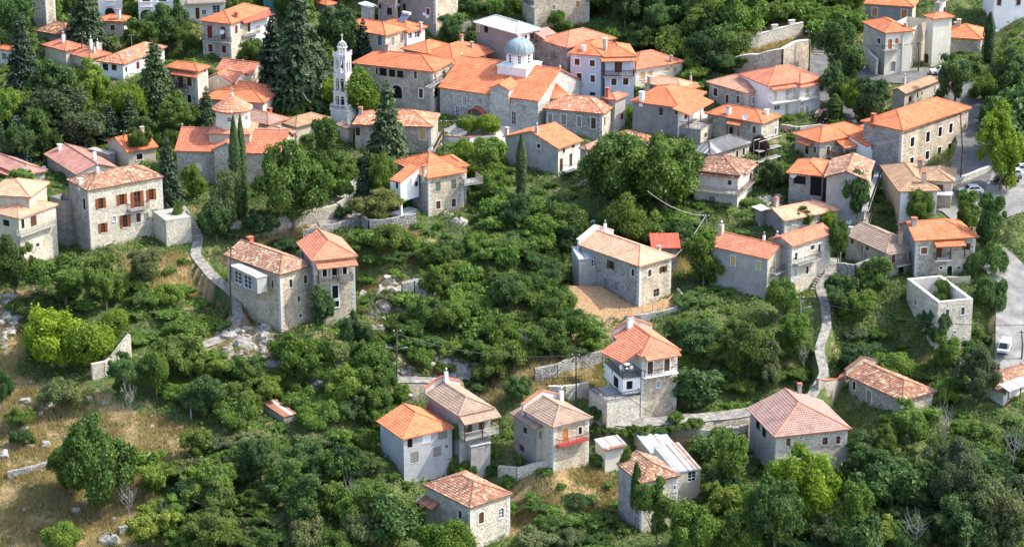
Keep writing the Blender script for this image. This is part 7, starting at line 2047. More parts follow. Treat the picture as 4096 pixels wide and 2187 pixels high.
for nm, args in {
  'round1': dict(seed=1), 'round2': dict(seed=2, nl=36, rl=(.22, .40)), 'round3': dict(seed=3, nl=24, rl=(.26, .46)), 
  'big1': dict(seed=4, nl=46, n=11000, size=.044, rl=(.16, .32), rc=.74), 'big2': dict(seed=5, nl=54, n=11000, size=.042, rl=(.14, .30), rc=.78, rz=.8),
  'tall1': dict(seed=6, nl=30, rz=.9, rl=(.2, .36)), 'irr1': dict(seed=21, nl=84, n=13000, size=.038, rl=(.08, .21), dist='irr'), 'irr2': dict(seed=22, nl=84, n=13000, size=.038, rl=(.08, .21), dist='irr'), 'irr3': dict(seed=23, nl=70, n=12000, size=.040, rl=(.09, .24), dist='irr'),
  'thick1': dict(seed=24, nl=80, n=10000, size=.042, rl=(.08, .2), dist='thick'), 'thick2': dict(seed=25, nl=90, n=10000, size=.042, rl=(.07, .19), dist='thick'), 'thick3': dict(seed=26, nl=70, n=10000, size=.042, rl=(.09, .23), dist='thick'),
  'feather': dict(seed=7, nl=60, n=11000, size=.036, rl=(.12, .26), rc=.8, up=.5),
  'dense': dict(seed=8, nl=30, n=8500, size=.046, rl=(.28, .42), rc=.6), 'mound1': dict(seed=9, nl=26, n=4600, size=.066, dist='dome', rl=(.25, .45)),
  'mound2': dict(seed=10, nl=30, n=4600, size=.066, dist='dome', rl=(.2, .4), rc=.75), 'fig': dict(seed=12, nl=34, n=3600, size=.095, rl=(.2, .38), rc=.7)}.items():
    V, F, t = crown(**args)
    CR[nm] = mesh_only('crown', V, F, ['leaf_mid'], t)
def conifer(seed, n_t=17, n=24, droop=.35, size=.075, w=.42, pw=.9):
    """unit height fir: whorls of boughs made of needle sprays"""
    r_ = np.random.default_rng(seed); P, D = [], []; sz = []
    for i in range(n_t):
        h = .06 + .92 * (i + r_.random() * .4) / n_t; R_ = w * (1 - h) ** pw + .015
        nb = max(4, int(10 * (1 - h) + 4))
        for b in range(nb):
            a = 2 * math.pi * (b + r_.random() * .7) / nb; L = R_ * (.75 + .45 * r_.random()); k = max(3, int(L / .014))
            t = np.linspace(.12, 1, k); wd = .085 * (1 - t * .55) * (L / .3 + .35)
            for s in (-1, 0, 1):
                x = np.cos(a) * t * L - np.sin(a) * wd * s; y = np.sin(a) * t * L + np.cos(a) * wd * s
                z = h - droop * t * t * L + .02 * r_.random(k) - abs(s) * .01 + .05 * t ** 3
                P.append(np.c_[x, y, z]); D.append(np.tile([np.cos(a) * .5, np.sin(a) * .5, 1.0], (k, 1))); sz.append(np.full(k, .026 + .012 * (1 - h)))
    P = np.concatenate(P); D = np.concatenate(D); D /= np.linalg.norm(D, axis=1)[:, None]; sz = np.concatenate(sz)
    P += r_.normal(size=P.shape) * .006
    V, F = leaves(P, D, sz, .55, .5)
    t = np.clip(.2 + .7 * r_.random(len(P)) ** 1.6, 0, 1)
    k = 9; cv = np.array([[0, 0, 1]] + [[w * .5 * math.cos(2 * math.pi * i / k), w * .5 * math.sin(2 * math.pi * i / k), .07] for i in range(k)])
    cf = np.array([(0, 1 + i, 1 + (i + 1) % k, 1 + (i + 1) % k) for i in range(k)])
    return V, F, t
for nm, a in {'fir1': dict(seed=1), 'fir2': dict(seed=2, w=.32, n_t=20), 'fir3': dict(seed=3, w=.36, droop=.5, pw=.75)}.items():
    V, F, t = conifer(**a); CR[nm] = mesh_only('crown', V, F, ['leaf_fir'], t)
def cypress(seed):
    r_ = np.random.default_rng(seed); n = 4200; h = r_.random(n) ** .8; a = r_.random(n) * 6.283
    R_ = .082 * np.minimum(1, (1 - h) * 3.2) ** .7 * np.minimum(1, h * 8 + .35) * (.86 + .3 * vnoise(a * 2, h * 14, 4))
    P = np.c_[R_ * np.cos(a), R_ * np.sin(a), h]; D = np.c_[np.cos(a), np.sin(a), np.full(n, 1.2)]; D /= np.linalg.norm(D, axis=1)[:, None]
    V, F = leaves(P, D, np.full(n, .014), .4, .5); t = np.clip(.3 + .5 * r_.random(n), 0, 1)
    k = 10; prof = [(.0, 1.0 * .97), (.045, .82), (.068, .5), (.07, .2), (.05, .02)]; cv = []; cf = []  # dark core added behind the leaf cards to block light through the foliage
    for (r, z) in prof:
        for i in range(k): cv.append((r * math.cos(2 * math.pi * i / k), r * math.sin(2 * math.pi * i / k), z))
    for j in range(4):
        for i in range(k): cf.append((j * k + i, (j + 1) * k + i, (j + 1) * k + (i + 1) % k, j * k + (i + 1) % k))
    return np.vstack([V, cv]), np.vstack([F, np.array(cf) + len(V)]), np.concatenate([t, np.full(len(cf), .05)])
V, F, t = cypress(3); CR['cypress'] = mesh_only('crown', V, F, ['leaf_cypress'], t)
# trunks with limbs, unit height to the crown centre
def trunk_mesh(seed, limbs=6, bare=False):
    r_ = random.Random(seed); mb = MB(); q_ = .5 if bare else 1
    mb.tube([(0, 0, -.15), (.02, 0, .3), (.06 * bare, .03, .6), (.12 * bare, 0, 1.0)], [.06 * q_, .045 * q_, .035 * q_, .012 * q_], 6, 'bark')
    for i in range(limbs):
        a = 2 * math.pi * (i + r_.random() * .6) / limbs; z = .35 + .4 * r_.random(); L = .55 + .3 * r_.random()
        p = np.array([0, .02, z]); q = p + np.array([math.cos(a) * L * .5, math.sin(a) * L * .5, .18]); s = q + np.array([math.cos(a + .3) * L * .4, math.sin(a + .3) * L * .4, .22])
        mb.tube([p, q, s], [.025 * q_, .016 * q_, .006 * q_], 5, 'bark')
        if bare and False or bare:
            for k in range(3):
                e = q + np.array([r_.uniform(-.3, .3), r_.uniform(-.3, .3), r_.uniform(.05, .35)]); f = e + np.array([r_.uniform(-.15, .15), r_.uniform(-.15, .15), r_.uniform(.02, .2)])
                mb.tube([q, e, f], [.008, .005, .002], 4, 'bark')
    o = mb.build('trunk'); me = o.data; bpy.data.objects.remove(o); return me
TR = [trunk_mesh(i) for i in range(3)]
TRB = trunk_mesh(9, 8, True)
KIND = {  # crowns, leaf material, crown height ratio, name, category
 'mid': (['irr1', 'irr2', 'irr3', 'big1', 'big2'], 'leaf_mid', 'deciduous_tree'), 'dark': (['irr1', 'irr2', 'irr3', 'big2'], 'leaf_dark', 'deciduous_tree'),
 'lime': (['dense', 'round3'], 'leaf_lime', 'deciduous_tree'), 'bright': (['irr2', 'big2'], 'leaf_lime', 'deciduous_tree'), 'grey': (['feather', 'irr3'], 'leaf_grey', 'deciduous_tree'),
 'yellow': (['feather', 'irr1'], 'leaf_yellow', 'deciduous_tree'), 'feather': (['feather'], 'leaf_mid', 'deciduous_tree'), 'fig': (['fig'], 'leaf_dark', 'fig_tree'),
 'fir': (['fir1', 'fir2', 'fir3'], 'leaf_fir', 'fir_tree'), 'blue': (['fir1'], 'leaf_blue', 'spruce_tree'), 'cypress': (['cypress'], 'leaf_cypress', 'cypress_tree'),
 'plum': (['tall1'], 'leaf_plum', 'plum_tree'), 'bush': (['thick1', 'thick2', 'thick3'], 'leaf_mid', 'bush'), 'dbush': (['thick1', 'thick2', 'thick3'], 'leaf_dark', 'bush'),
 'gbush': (['thick2', 'thick3'], 'leaf_grey', 'bush'), 'lbush': (['mound1', 'thick1'], 'leaf_lime', 'bush'), 'ybush': (['thick1', 'thick3'], 'leaf_yellow', 'bush')}
COUNT = {}
def plant(kind, P, h, w, label=None, group=None, cat=None, shape=None):
    """P base point, h total height, w crown width, all metres"""
    ms, lm, nm = KIND[kind]
    me = CR[shape or rng.choice(ms)]
    isb = kind.endswith('bush')
    root = bpy.data.objects.new(nm, None); root.location = P; root.empty_display_size = .5; col.objects.link(root)
    c = bpy.data.objects.new('foliage' if isb else 'crown', me); c.parent = root; col.objects.link(c)
    c.material_slots[0].link = 'OBJECT'; c.material_slots[0].material = M[lm]
    rz = rng.uniform(0, 6.28)
    if kind in ('fir', 'blue'):
        ww = {'fir1': .46, 'fir2': .35, 'fir3': .40}[[k for k, v in CR.items() if v == me][0]]
        c.scale = (w / 2 / ww, w / 2 / ww, h); c.rotation_euler = (0, 0, rz)
    elif kind == 'cypress': c.scale = (w / .18, w / .18, h); c.rotation_euler = (0, 0, rz)
    elif isb: f1 = rng.uniform(.8, 1.25); c.scale = (w / 1.9 * f1, w / 1.9 / f1, h / .98); c.location = (0, 0, h * .12); c.rotation_euler = (0, 0, rz)
    else:
        ch = min(h * .51, w * .80); ch = max(ch, h * .42)
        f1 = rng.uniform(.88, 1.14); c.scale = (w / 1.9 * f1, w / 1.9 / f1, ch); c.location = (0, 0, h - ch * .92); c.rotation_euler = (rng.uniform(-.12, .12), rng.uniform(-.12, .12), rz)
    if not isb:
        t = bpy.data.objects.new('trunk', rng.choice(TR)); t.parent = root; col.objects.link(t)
        hh = h * .9 if kind in ('fir', 'blue', 'cypress') else c.location[2] + .1
        sx = w * .5 if kind not in ('fir', 'blue', 'cypress') else min(w * .12, .5)
        t.scale = (sx, sx, hh)
    root['label'] = label; root['category'] = cat or ('bush' if isb else 'tree')
    if group: root['group'] = group
    return root
def tree(kind, x, ytop, ybase, wpx, label, shape=None):
    P = hit('D', x, ybase); T = on_y('D', x, ytop, P[1]); h = max(1.0, T[2] - P[2]); w = wpx * .39752 * P[1] * 1.06 / FPX
    return plant(kind, P, h, w, label, shape=shape)
T_ = tree
T_('dark', 28, -25, 150, 130, 'dark tree in the very top left corner beside the stone tower house')
T_('fir', 62, 35, 235, 110, 'large dark fir with brownish cones near the top left'); T_('fir', 222, -60, 140, 135, 'spruce with reddish brown tips in front of the white arcades', 'fir3')
T_('mid', 352, 45, 150, 110, 'leafy tree under the two white arches'); T_('dark', 425, -5, 130, 110, 'rounded dark tree left of the maroon shuttered villa'); T_('mid', 470, 60, 140, 70, 'bushy tree on the lane left of the maroon shuttered villa')
T_('fir', 393, 92, 262, 118, 'pointed dark fir in front of the patched orange roof', 'fir3'); T_('fir', 330, 235, 360, 90, 'dark fir behind the bright round shrub'); T_('lime', 328, 205, 300, 92, 'bright lime green round tree among the dark firs')
T_('grey', 165, 215, 395, 215, 'big grey green walnut with bare twigs at the left'); T_('blue', 46, 288, 400, 118, 'silvery blue spruce at the left edge'); T_('fir', 6, 285, 420, 60, 'dark fir cut by the left edge beside the blue spruce')
T_('fir', 522, 215, 320, 68, 'dark pointed fir left of the tiled drum', 'fir1'); T_('lime', 497, 218, 262, 55, 'small lime green tree beneath the arched balcony house'); T_('mid', 455, 235, 340, 110, 'leafy tree left of the tiled drum church')
T_('mid', 240, 150, 270, 110, 'green tree in front of the patched orange roof'); T_('dark', 130, 150, 290, 130, 'dark leafy tree below the white chimneys'); T_('mid', 40, 220, 330, 120, 'leafy tree by the left edge above the blue spruce')
T_('lbush', 360, 308, 338, 60, 'lime green clipped hedge by the road above the orange roof'); T_('yellow', 352, 315, 410, 70, 'loose yellowish shrub in front of the house with laundry poles'); T_('yellow', 318, 330, 400, 40, 'thin yellowish sapling by the wooden pole')
T_('cypress', 596, 291, 560, 30, 'taller of the paired dark cypresses before the drum church'); T_('cypress', 613, 288, 548, 24, 'slimmer right hand cypress of the pair before the drum church'); T_('cypress', 1311, 338, 512, 28, 'single slim cypress left of the grey gable house')
T_('feather', 738, 345, 585, 195, 'large feathery yellow green tree right of the drum church', 'feather'); T_('mid', 805, 288, 470, 115, 'round green tree in front of the tan roof by the tower'); T_('fir', 428, 345, 545, 95, 'dark fir right of the pale stone mansion', 'fir2')
T_('mid', 492, 410, 500, 65, 'small round tree before the arched church door'); T_('grey', 560, 420, 580, 105, 'grey green tree with bare branches left of the cypresses'); T_('dark', 545, 500, 610, 90, 'dark bushy tree beside the mansion steps'); T_('dark', 655, 520, 600, 90, 'dark tree at the left end of the rubble wall')
T_('fir', 975, 200, 432, 135, 'big dark fir standing in front of the washed orange roof', 'fir3'); T_('bright', 830, 192, 275, 80, 'bright green tree immediately left of the bell tower', 'dense'); T_('lime', 903, 172, 285, 105, 'tall bright green tree immediately right of the bell tower')
T_('lime', 770, 235, 290, 90, 'bright clipped tree before the big spruce'); T_('lime', 930, 230, 292, 80, 'yellow green round tree below the monastery arches'); T_('lbush', 800, 245, 285, 90, 'bright rounded bush left of the marble tower base'); T_('lbush', 740, 255, 290, 70, 'low bright bush above the tan roof')
T_('lime', 1176, 286, 338, 62, 'left of two clipped round trees before the domed church'); T_('lime', 1224, 287, 343, 72, 'right of two clipped round trees before the domed church')
T_('fir', 757, -40, 262, 175, 'huge dark spruce with tan cones above the bell tower', 'fir3'); T_('fir', 690, 30, 235, 120, 'dark fir left of the huge spruce'); T_('dark', 855, 0, 150, 120, 'dark leafy tree left of the house with blue shutters'); T_('fir', 915, 45, 175, 80, 'young dark cedar against the blue shuttered house', 'fir1')
T_('mid', 640, 90, 170, 90, 'green shrub tree right of the maroon shuttered villa'); T_('dark', 1150, 25, 115, 110, 'ivy thicket on the wall below the grey rendered house'); T_('mid', 1262, 60, 170, 90, 'vine leaved tree before the white metal roof'); T_('mid', 1225, 80, 150, 60, 'light green tree by the church upper lane')
T_('mid', 1408, 25, 95, 60, 'small dark tree under the beige top wall'); T_('mid', 1210, 340, 455, 135, 'dense round tree left of the grey gable house'); T_('lime', 1168, 350, 440, 60, 'brighter green tree behind the porch house'); T_('fir', 922, 370, 520, 75, 'small dark fir left of the white porch house', 'fir1')
T_('mid', 962, 372, 520, 75, 'green conical tree touching the white porch house'); T_('grey', 948, 465, 560, 125, 'bare branched fig tree on the walled terrace', 'feather'); T_('dbush', 866, 512, 550, 42, 'round dark bush on the terrace wall'); T_('mid', 860, 380, 480, 90, 'light leafy tree by the paved yard')
T_('mid', 1568, 322, 520, 190, 'left crown of the big walnut in the centre', 'big1'); T_('mid', 1672, 326, 530, 190, 'right crown of the big walnut in the centre', 'big2'); T_('dark', 1520, 380, 520, 90, 'dark tree under the wooden balconies'); T_('yellow', 1592, 478, 640, 150, 'olive coloured round tree below the walnut', 'feather')
T_('plum', 1912, 332, 410, 62, 'dark purple plum tree beside the scaffolding'); T_('dark', 1940, 400, 485, 85, 'dark shrub tree right of the decaying house'); T_('bright', 2515, 268, 480, 145, 'vivid lime green tree above the parked cars'); T_('dark', 2110, 45, 215, 130, 'dark tree beside the lane with the white van')
T_('dark', 2100, 160, 270, 90, 'dark tree at the bend below the white van'); T_('bright', 2150, 190, 300, 70, 'bright green tree at the lane bend'); T_('dark', 2205, 185, 330, 130, 'broad dark tree in front of the beige tan roofed house'); T_('cypress', 2098, 235, 320, 40, 'stubby dark cypress bush by the lane')
T_('cypress', 2484, 30, 160, 30, 'dark cypress near the small top right stone house'); T_('dark', 2500, 475, 645, 110, 'tall dark tree before the car park'); T_('mid', 2442, 470, 610, 95, 'light green tree in front of the parked white car'); T_('dark', 2400, 130, 270, 130, 'dense dark tree at the right of the top lane')
T_('mid', 1768, 585, 725, 120, 'round green tree in the yard of the long salmon house'); T_('mid', 2200, 648, 745, 115, 'round green tree below the taupe roofed house'); T_('bush', 2130, 690, 735, 50, 'bush on the wall left of the round tree'); T_('mid', 2105, 540, 680, 60, 'ivy green tree on the stepped lane')
T_('yellow', 2020, 515, 580, 50, 'thin olive tree growing through the peach roof edge'); T_('lime', 2085, 525, 580, 50, 'bright round shrub right of the peach roof'); T_('dbush', 2485, 600, 690, 90, 'large rounded hedge at the right of the outside stair house'); T_('mid', 2310, 470, 570, 70, 'greyish tree in front of the beige balcony house')
T_('yellow', 1880, 795, 960, 140, 'yellow tipped willow like tree right of the salmon villa', 'feather'); T_('grey', 1925, 850, 990, 90, 'silver branched shrub right of the yellow tipped tree'); T_('fig', 1745, 915, 1025, 150, 'broad dark fig beside the salmon villa'); T_('dark', 1760, 800, 900, 130, 'dark leafy bush up the slope from the salmon villa')
T_('mid', 165, 640, 770, 175, 'wide fig like tree below the mansion'); T_('mid', 268, 635, 780, 110, 'leafy tree touching the mansion cellar door'); T_('grey', 385, 615, 720, 120, 'sparse tree with bare branches right of the mansion door'); T_('yellow', 38, 575, 745, 130, 'olive green tree below the veranda house')
T_('bright', 135, 775, 925, 165, 'bright green chestnut like tree on the left slope', 'big1'); T_('lime', 228, 800, 925, 125, 'dense vivid ivy covered tree left of the broken gable', 'dense'); T_('lime', 288, 770, 850, 80, 'small vivid ivy mound above the broken gable', 'dense'); T_('dark', 325, 885, 1005, 130, 'blue green tree in front of the broken gable')
T_('mid', 395, 870, 1010, 70, 'narrow ivy wrapped tree right of the broken gable', 'dense'); T_('feather', 255, 1035, 1310, 225, 'very large airy tree at the lower left', 'feather'); T_('mid', 175, 1120, 1250, 110, 'low spreading tree left of the large airy tree'); T_('yellow', 52, 1015, 1080, 80, 'light green sapling in the dry meadow')
T_('dbush', 55, 1075, 1120, 60, 'small grey green bush in the dry meadow'); T_('mid', 160, 1305, 1390, 100, 'young green tree at the bottom left'); T_('gbush', 160, 950, 1020, 120, 'grey green bramble on the dry slope'); T_('dbush', 5, 930, 1010, 60, 'dark bush at the left edge on the slope')
T_('fig', 812, 716, 850, 68, 'upright fig against the salmon roofed tower house'); T_('dark', 897, 778, 925, 100, 'dark rounded tree right of the salmon roofed tower house'); T_('dark', 957, 888, 990, 95, 'dark tree growing over the stone path'); T_('bush', 760, 830, 925, 165, 'wide creeper mound above the stone path')
T_('fig', 990, 1245, 1375, 150, 'glossy dark fig tree left of the collapsing roof'); T_('bright', 1132, 1300, 1420, 150, 'bright bushy tree covering the low stone house corner', 'big1'); T_('mid', 1018, 960, 1020, 70, 'vine bush by the orange roofed block house')
T_('mid', 1650, 1195, 1410, 120, 'spindly tree with twisted trunk before the ivy tower house'); T_('mid', 1735, 1260, 1400, 130, 'leafy tree at the foot of the tower house'); T_('mid', 1850, 1080, 1270, 140, 'leafy tree right of the tin sheds'); T_('bright', 2010, 1110, 1330, 190, 'broad bright tree in front of the pink roofed house', 'big2')
T_('dark', 1945, 1180, 1400, 160, 'dark tree under the pink roofed house'); T_('yellow', 2215, 1060, 1200, 75, 'tall yellow green tree right of the pink roofed house'); T_('mid', 2130, 1200, 1360, 130, 'bushy tree below the pink roofed house corner'); T_('fig', 2170, 1290, 1420, 130, 'big leaved bush at the bottom right')
T_('mid', 2290, 1000, 1130, 150, 'green tree in front of the two tone old roof'); T_('grey', 2380, 1090, 1300, 160, 'grey branched tree in the right thicket'); T_('grey', 2480, 1200, 1390, 190, 'bare twigged tree by the bottom right road'); T_('dbush', 1238, 1165, 1195, 32, 'small clipped dark bush below the outhouse')
T_('dark', 2336, 775, 862, 75, 'dark fig covering the near corner of the roofless ruin')
T_('dark', 2360, 780, 870, 60, 'dark fig in front of the roofless ruin'); T_('mid', 2360, 700, 780, 60, 'tree growing inside the roofless ruin'); T_('dark', 2120, 690, 800, 120, 'round dark tree right of the stepped lane'); T_('mid', 2170, 720, 810, 130, 'bushy tree left of the ruin')
T_('dbush', 2490, 690, 780, 90, 'dark bush at the road side right of the ruin'); T_('dark', 2455, 850, 950, 110, 'dark tree between ruin and old roof at the right edge'); T_('mid', 2390, 840, 930, 90, 'round tree below the roofless ruin'); T_('mid', 2250, 880, 960, 120, 'olive thicket tree above the two tone roof')
T_('mid', 1965, 690, 800, 80, 'leafy tree at the lane pole'); T_('mid', 2010, 780, 900, 130, 'bushy tree on the bank of the stepped lane'); T_('dark', 1300, 940, 1010, 80, 'dark round bush above the taupe roofs'); T_('dbush', 1190, 950, 990, 90, 'creeper on the wall behind the taupe roofs')
T_('dark', 1155, 1045, 1190, 50, 'narrow dark ivy tree between the block house and balcony house'); T_('bush', 1170, 1140, 1200, 80, 'creeper mound below the outhouse'); T_('mid', 1345, 1050, 1140, 50, 'olive sapling against the blue grey annex'); T_('dbush', 1302, 1140, 1175, 40, 'round dark shrub under the red balcony house')
T_('dark', 2152, 420, 575, 85, 'ivy smothered pole tree before the grey gable', 'tall1'); T_('mid', 1905, 900, 960, 60, 'bush beside the lane lamp'); T_('mid', 60, 430, 500, 110, 'vine thicket between the ribbed roofs at the left'); T_('lbush', 240, 410, 450, 60, 'vivid creeper on the gable of the ribbed roof')

for i, (x, y) in enumerate(((1505, 1092), (1535, 1094), (1565, 1096), (1597, 1096), (1628, 1095), (1660, 1093), (1692, 1090), (1722, 1084), (1750, 1076), (1495, 1052), (1700, 1062))):
    T_('bush', x, y - 30 + (i % 3) * 3, y, 52, 'section %s of the thick green creeper hedge below the villa lane' % ('first', 'second', 'third', 'fourth', 'fifth', 'sixth', 'seventh', 'eighth', 'ninth', 'left end', 'right end')[i])
# ---- woods and thickets filled tree by tree
avoid = []
for poly, zf, zc, hang, mg in FOOT: avoid.append(np.array(poly))
def clear(x, y, r):
    for p in avoid:
        c = p.mean(0)
        if abs(x - c[0]) > 16 or abs(y - c[1]) > 16: continue
        q = c + (p - c) * (1 + r / 5.0)
        if inpoly(np.array([x]), np.array([y]), q)[0]: return False
    i, j = int(round((x - GX0) / GS)), int(round((y - GY0) / GS))
    if 0 <= i < len(gx) and 0 <= j < len(gy):
        if road_m[j, i] or soilm[j, i] > .3 or pavm[j, i] > .3: return False
    return True
def blocks(P, h, w):
    """would it hide a building behind it"""
    for dx, dz in ((0, h * .95), (-w * .35, h * .6), (w * .35, h * .6), (0, h * .5)):
        Q = P + np.array([dx, 0, dz]); d = Q - CAM; L = np.linalg.norm(d)
        hh, n, i, t = ALLBV.ray_cast(Vector(CAM), Vector(d / L))
        if hh is not None and t > L - 3 and t < L + 40: return True
        if hh is not None and t < L - 3: pass
    return False
WOODS = [
 ('the tangled central ravine', [(1050, 570), (1180, 560), (1200, 450), (1260, 380), (1320, 440), (1480, 450), (1500, 520), (1440, 570), (1425, 700), (1430, 780), (1530, 800), (1500, 880), (1250, 930), (1000, 910), (1000, 790), (1110, 740), (1110, 690), (1020, 640), (930, 640), (900, 600)], 2.9, (2.5, 6.9), (3.8, 8.3), ['mid', 'bush', 'bush', 'dark', 'dbush', 'bush', 'ybush', 'mid']),
 ('the lower left slope', [(410, 930), (700, 925), (950, 965), (975, 1050), (1000, 1150), (1060, 1240), (930, 1390), (370, 1400), (360, 1230), (470, 1150), (560, 1090), (500, 1040), (410, 990)], 3.2, (3.0, 8.2), (4.3, 9.6), ['mid', 'mid', 'bush', 'dark', 'mid', 'bush', 'yellow', 'gbush', 'feather']),
 ('the bottom right wood', [(1780, 1130), (1900, 1130), (2140, 1180), (2150, 1070), (2330, 1010), (2300, 900), (2440, 880), (2600, 1000), (2620, 1400), (1640, 1400), (1760, 1250)], 3.3, (3.4, 9.8), (4.9, 10.4), ['mid', 'dark', 'mid', 'grey', 'dark', 'dbush', 'fig', 'yellow']),
 ('the thicket right of the salmon villa', [(1725, 710), (1930, 730), (1950, 770), (2050, 800), (2055, 860), (2045, 960), (1870, 1010), (1720, 1015), (1705, 900), (1660, 820)], 3.2, (1.8, 5.1), (4.1, 8.0), ['bush', 'dbush', 'bush', 'mid', 'bush', 'ybush']),
 ('the overgrown plot by the ruin', [(2085, 740), (2290, 745), (2300, 830), (2370, 870), (2480, 760), (2520, 700), (2500, 860), (2420, 900), (2330, 900), (2130, 870)], 3.2, (2.3, 6.0), (4.1, 7.7), ['bush', 'dbush', 'mid', 'dark', 'gbush']),
 ('the dense wood at the top centre', [(1480, 0), (1860, -20), (1870, 90), (1840, 200), (1740, 170), (1660, 110), (1560, 90), (1490, 60)], 3.7, (5.8, 12.8), (6.8, 12.0), ['dark', 'mid', 'dark', 'mid', 'bush']),
 ('the wood in the top right corner', [(2375, 110), (2420, 60), (2600, 70), (2600, 560), (2540, 420), (2470, 300), (2410, 200)], 4.0, (5.8, 13.5), (6.8, 12.8), ['dark', 'dark', 'mid', 'fig']),
 ('the park on the upper left', [(-20, 90), (100, 120), (250, 190), (430, 190), (530, 250), (520, 340), (300, 345), (-20, 400)], 3.8, (4.6, 12.0), (5.4, 10.4), ['dark', 'mid', 'mid', 'dark', 'fir', 'mid']),
 ('the dark grove behind the bell tower', [(600, 120), (850, 100), (850, 265), (720, 250), (700, 190), (620, 150)], 3.7, (4.6, 12.0), (5.4, 9.6), ['dark', 'fir', 'mid', 'dark']),
 ('the bank above the battlement wall', [(1870, -20), (2170, -20), (2175, 60), (2100, 120), (2050, 120), (2030, 60), (1870, 70)], 3.8, (3.4, 9.0), (4.9, 9.6), ['mid', 'dark', 'bush']),
 ('the gully below the drum church', [(390, 450), (440, 430), (640, 440), (640, 580), (590, 590), (520, 560), (500, 520), (430, 520)], 3.2, (2.3, 6.8), (4.1, 8.0), ['dark', 'mid', 'dbush']),
 ('the bank of the bottom centre', [(1320, 1300), (1480, 1260), (1600, 1300), (1640, 1400), (1300, 1400)], 2.9, (1.6, 4.8), (3.5, 7.4), ['bush', 'dbush', 'gbush', 'bush']),
 ('the slope left of the stilted veranda', [(20, 760), (60, 650), (450, 650), (560, 690), (590, 760), (540, 830), (330, 880), (60, 880)], 3.6, (1.6, 5.4), (3.8, 8.0), ['bush', 'mid', 'dbush', 'bush', 'ybush']),
 ('the yard trees below the manor', [(2100, 480), (2280, 490), (2400, 520), (2480, 560), (2460, 600), (2290, 560), (2150, 560)], 3.4, (2.9, 7.5), (4.1, 8.0), ['dark', 'mid', 'grey']),
 ('the trees among the top houses', [(640, -20), (960, -20), (970, 40), (850, 90), (700, 80), (640, 60)], 4.2, (4.6, 10.5), (5.4, 9.6), ['dark', 'mid']),
 ('the hillside above the village', [(1400, -30), (1500, -60), (2150, -60), (2150, -10), (1500, 10)], 4.8, (5.8, 12.0), (6.8, 12.8), ['dark', 'mid']),
 ('the slope behind the domed church', [(1120, 60), (1200, 60), (1190, 150), (1120, 110)], 3.4, (1.7, 4.5), (4.1, 6.4), ['mid', 'dbush', 'ybush']),
 ('the walnut bank', [(1500, 470), (1740, 420), (1780, 560), (1700, 600), (1560, 600), (1510, 520)], 3.6, (2.3, 6.0), (4.1, 8.0), ['dark', 'mid', 'dbush']),
 ('the hedge bank above the yard', [(1680, 520), (1880, 500), (1900, 560), (1800, 610), (1700, 590)], 3.2, (1.7, 4.5), (4.1, 7.4), ['bush', 'gbush', 'ybush']),
 ('the top gardens left of the tower', [(-20, -20), (600, -30), (620, 120), (500, 200), (250, 150), (-20, 100)], 3.6, (2.9, 9.0), (4.1, 8.0), ['dark', 'mid', 'mid', 'bush']),
 ('the gardens behind the domed church', [(960, -30), (1500, -30), (1480, 60), (1560, 110), (1700, 140), (1850, 200), (1650, 300), (1300, 300), (1130, 130), (960, 80)], 3.2, (2.1, 6.3), (3.5, 7.0), ['mid', 'bush', 'dbush', 'lbush', 'mid']),
 ('the gardens round the white villa', [(1850, 200), (2330, 200), (2400, 330), (2420, 480), (2100, 480), (1900, 400), (1900, 330)], 3.2, (1.6, 5.1), (3.2, 6.4), ['bush', 'dbush', 'mid', 'ybush']),
 ('the gardens of the middle rows', [(740, 250), (1140, 280), (1240, 380), (1180, 450), (1180, 560), (900, 520), (760, 480)], 3.2, (2.1, 6.3), (3.5, 7.4), ['mid', 'bush', 'dbush', 'grey']),
 ('the yards left of the mansion', [(-20, 340), (440, 340), (430, 440), (160, 420), (160, 640), (-20, 640)], 3.2, (1.6, 5.4), (3.5, 7.0), ['mid', 'bush', 'dbush', 'ybush']),
 ('the yards between the right hand houses', [(1500, 380), (2200, 440), (2480, 560), (2480, 700), (2100, 640), (1750, 720), (1700, 640), (1900, 560), (1500, 480)], 3.2, (1.4, 4.5), (3.2, 6.4), ['bush', 'dbush', 'mid', 'gbush']),
 ('the ground below the tower house', [(560, 600), (1010, 580), (1010, 960), (700, 920), (560, 900)], 3.8, (1.1, 3.9), (3.2, 6.4), ['bush', 'dbush', 'ybush', 'gbush']),
 ('the plots round the taupe roofs', [(960, 1040), (1900, 1000), (1900, 1180), (1600, 1180), (1300, 1250), (960, 1230)], 3.4, (1.1, 3.9), (3.0, 5.8), ['bush', 'dbush', 'gbush']),
 ('the garden strip along the path', [(1500, 1065), (1740, 1065), (1720, 1100), (1600, 1105), (1500, 1090)], 2.3, (0.9, 2.4), (2.7, 5.1), ['bush', 'bush', 'dbush']),
 ('the lower garden plots', [(1320, 1250), (1540, 1200), (1600, 1260), (1400, 1300)], 3.8, (1.0, 2.7), (2.7, 5.4), ['bush', 'dbush']),
]
NAMES = {'mid': 'mid green leafy tree in ', 'dark': 'dark leafy tree in ', 'bush': 'rounded green bush in ', 'dbush': 'dark green bush in ', 'gbush': 'grey green bush in ', 'ybush': 'yellowish bush in ', 'lbush': 'light green bush in ', 'yellow': 'yellow green tree in ', 'grey': 'grey green tree with bare twigs in ',
         'feather': 'airy light tree in ', 'fig': 'big leaved dark tree in ', 'fir': 'dark fir in '}
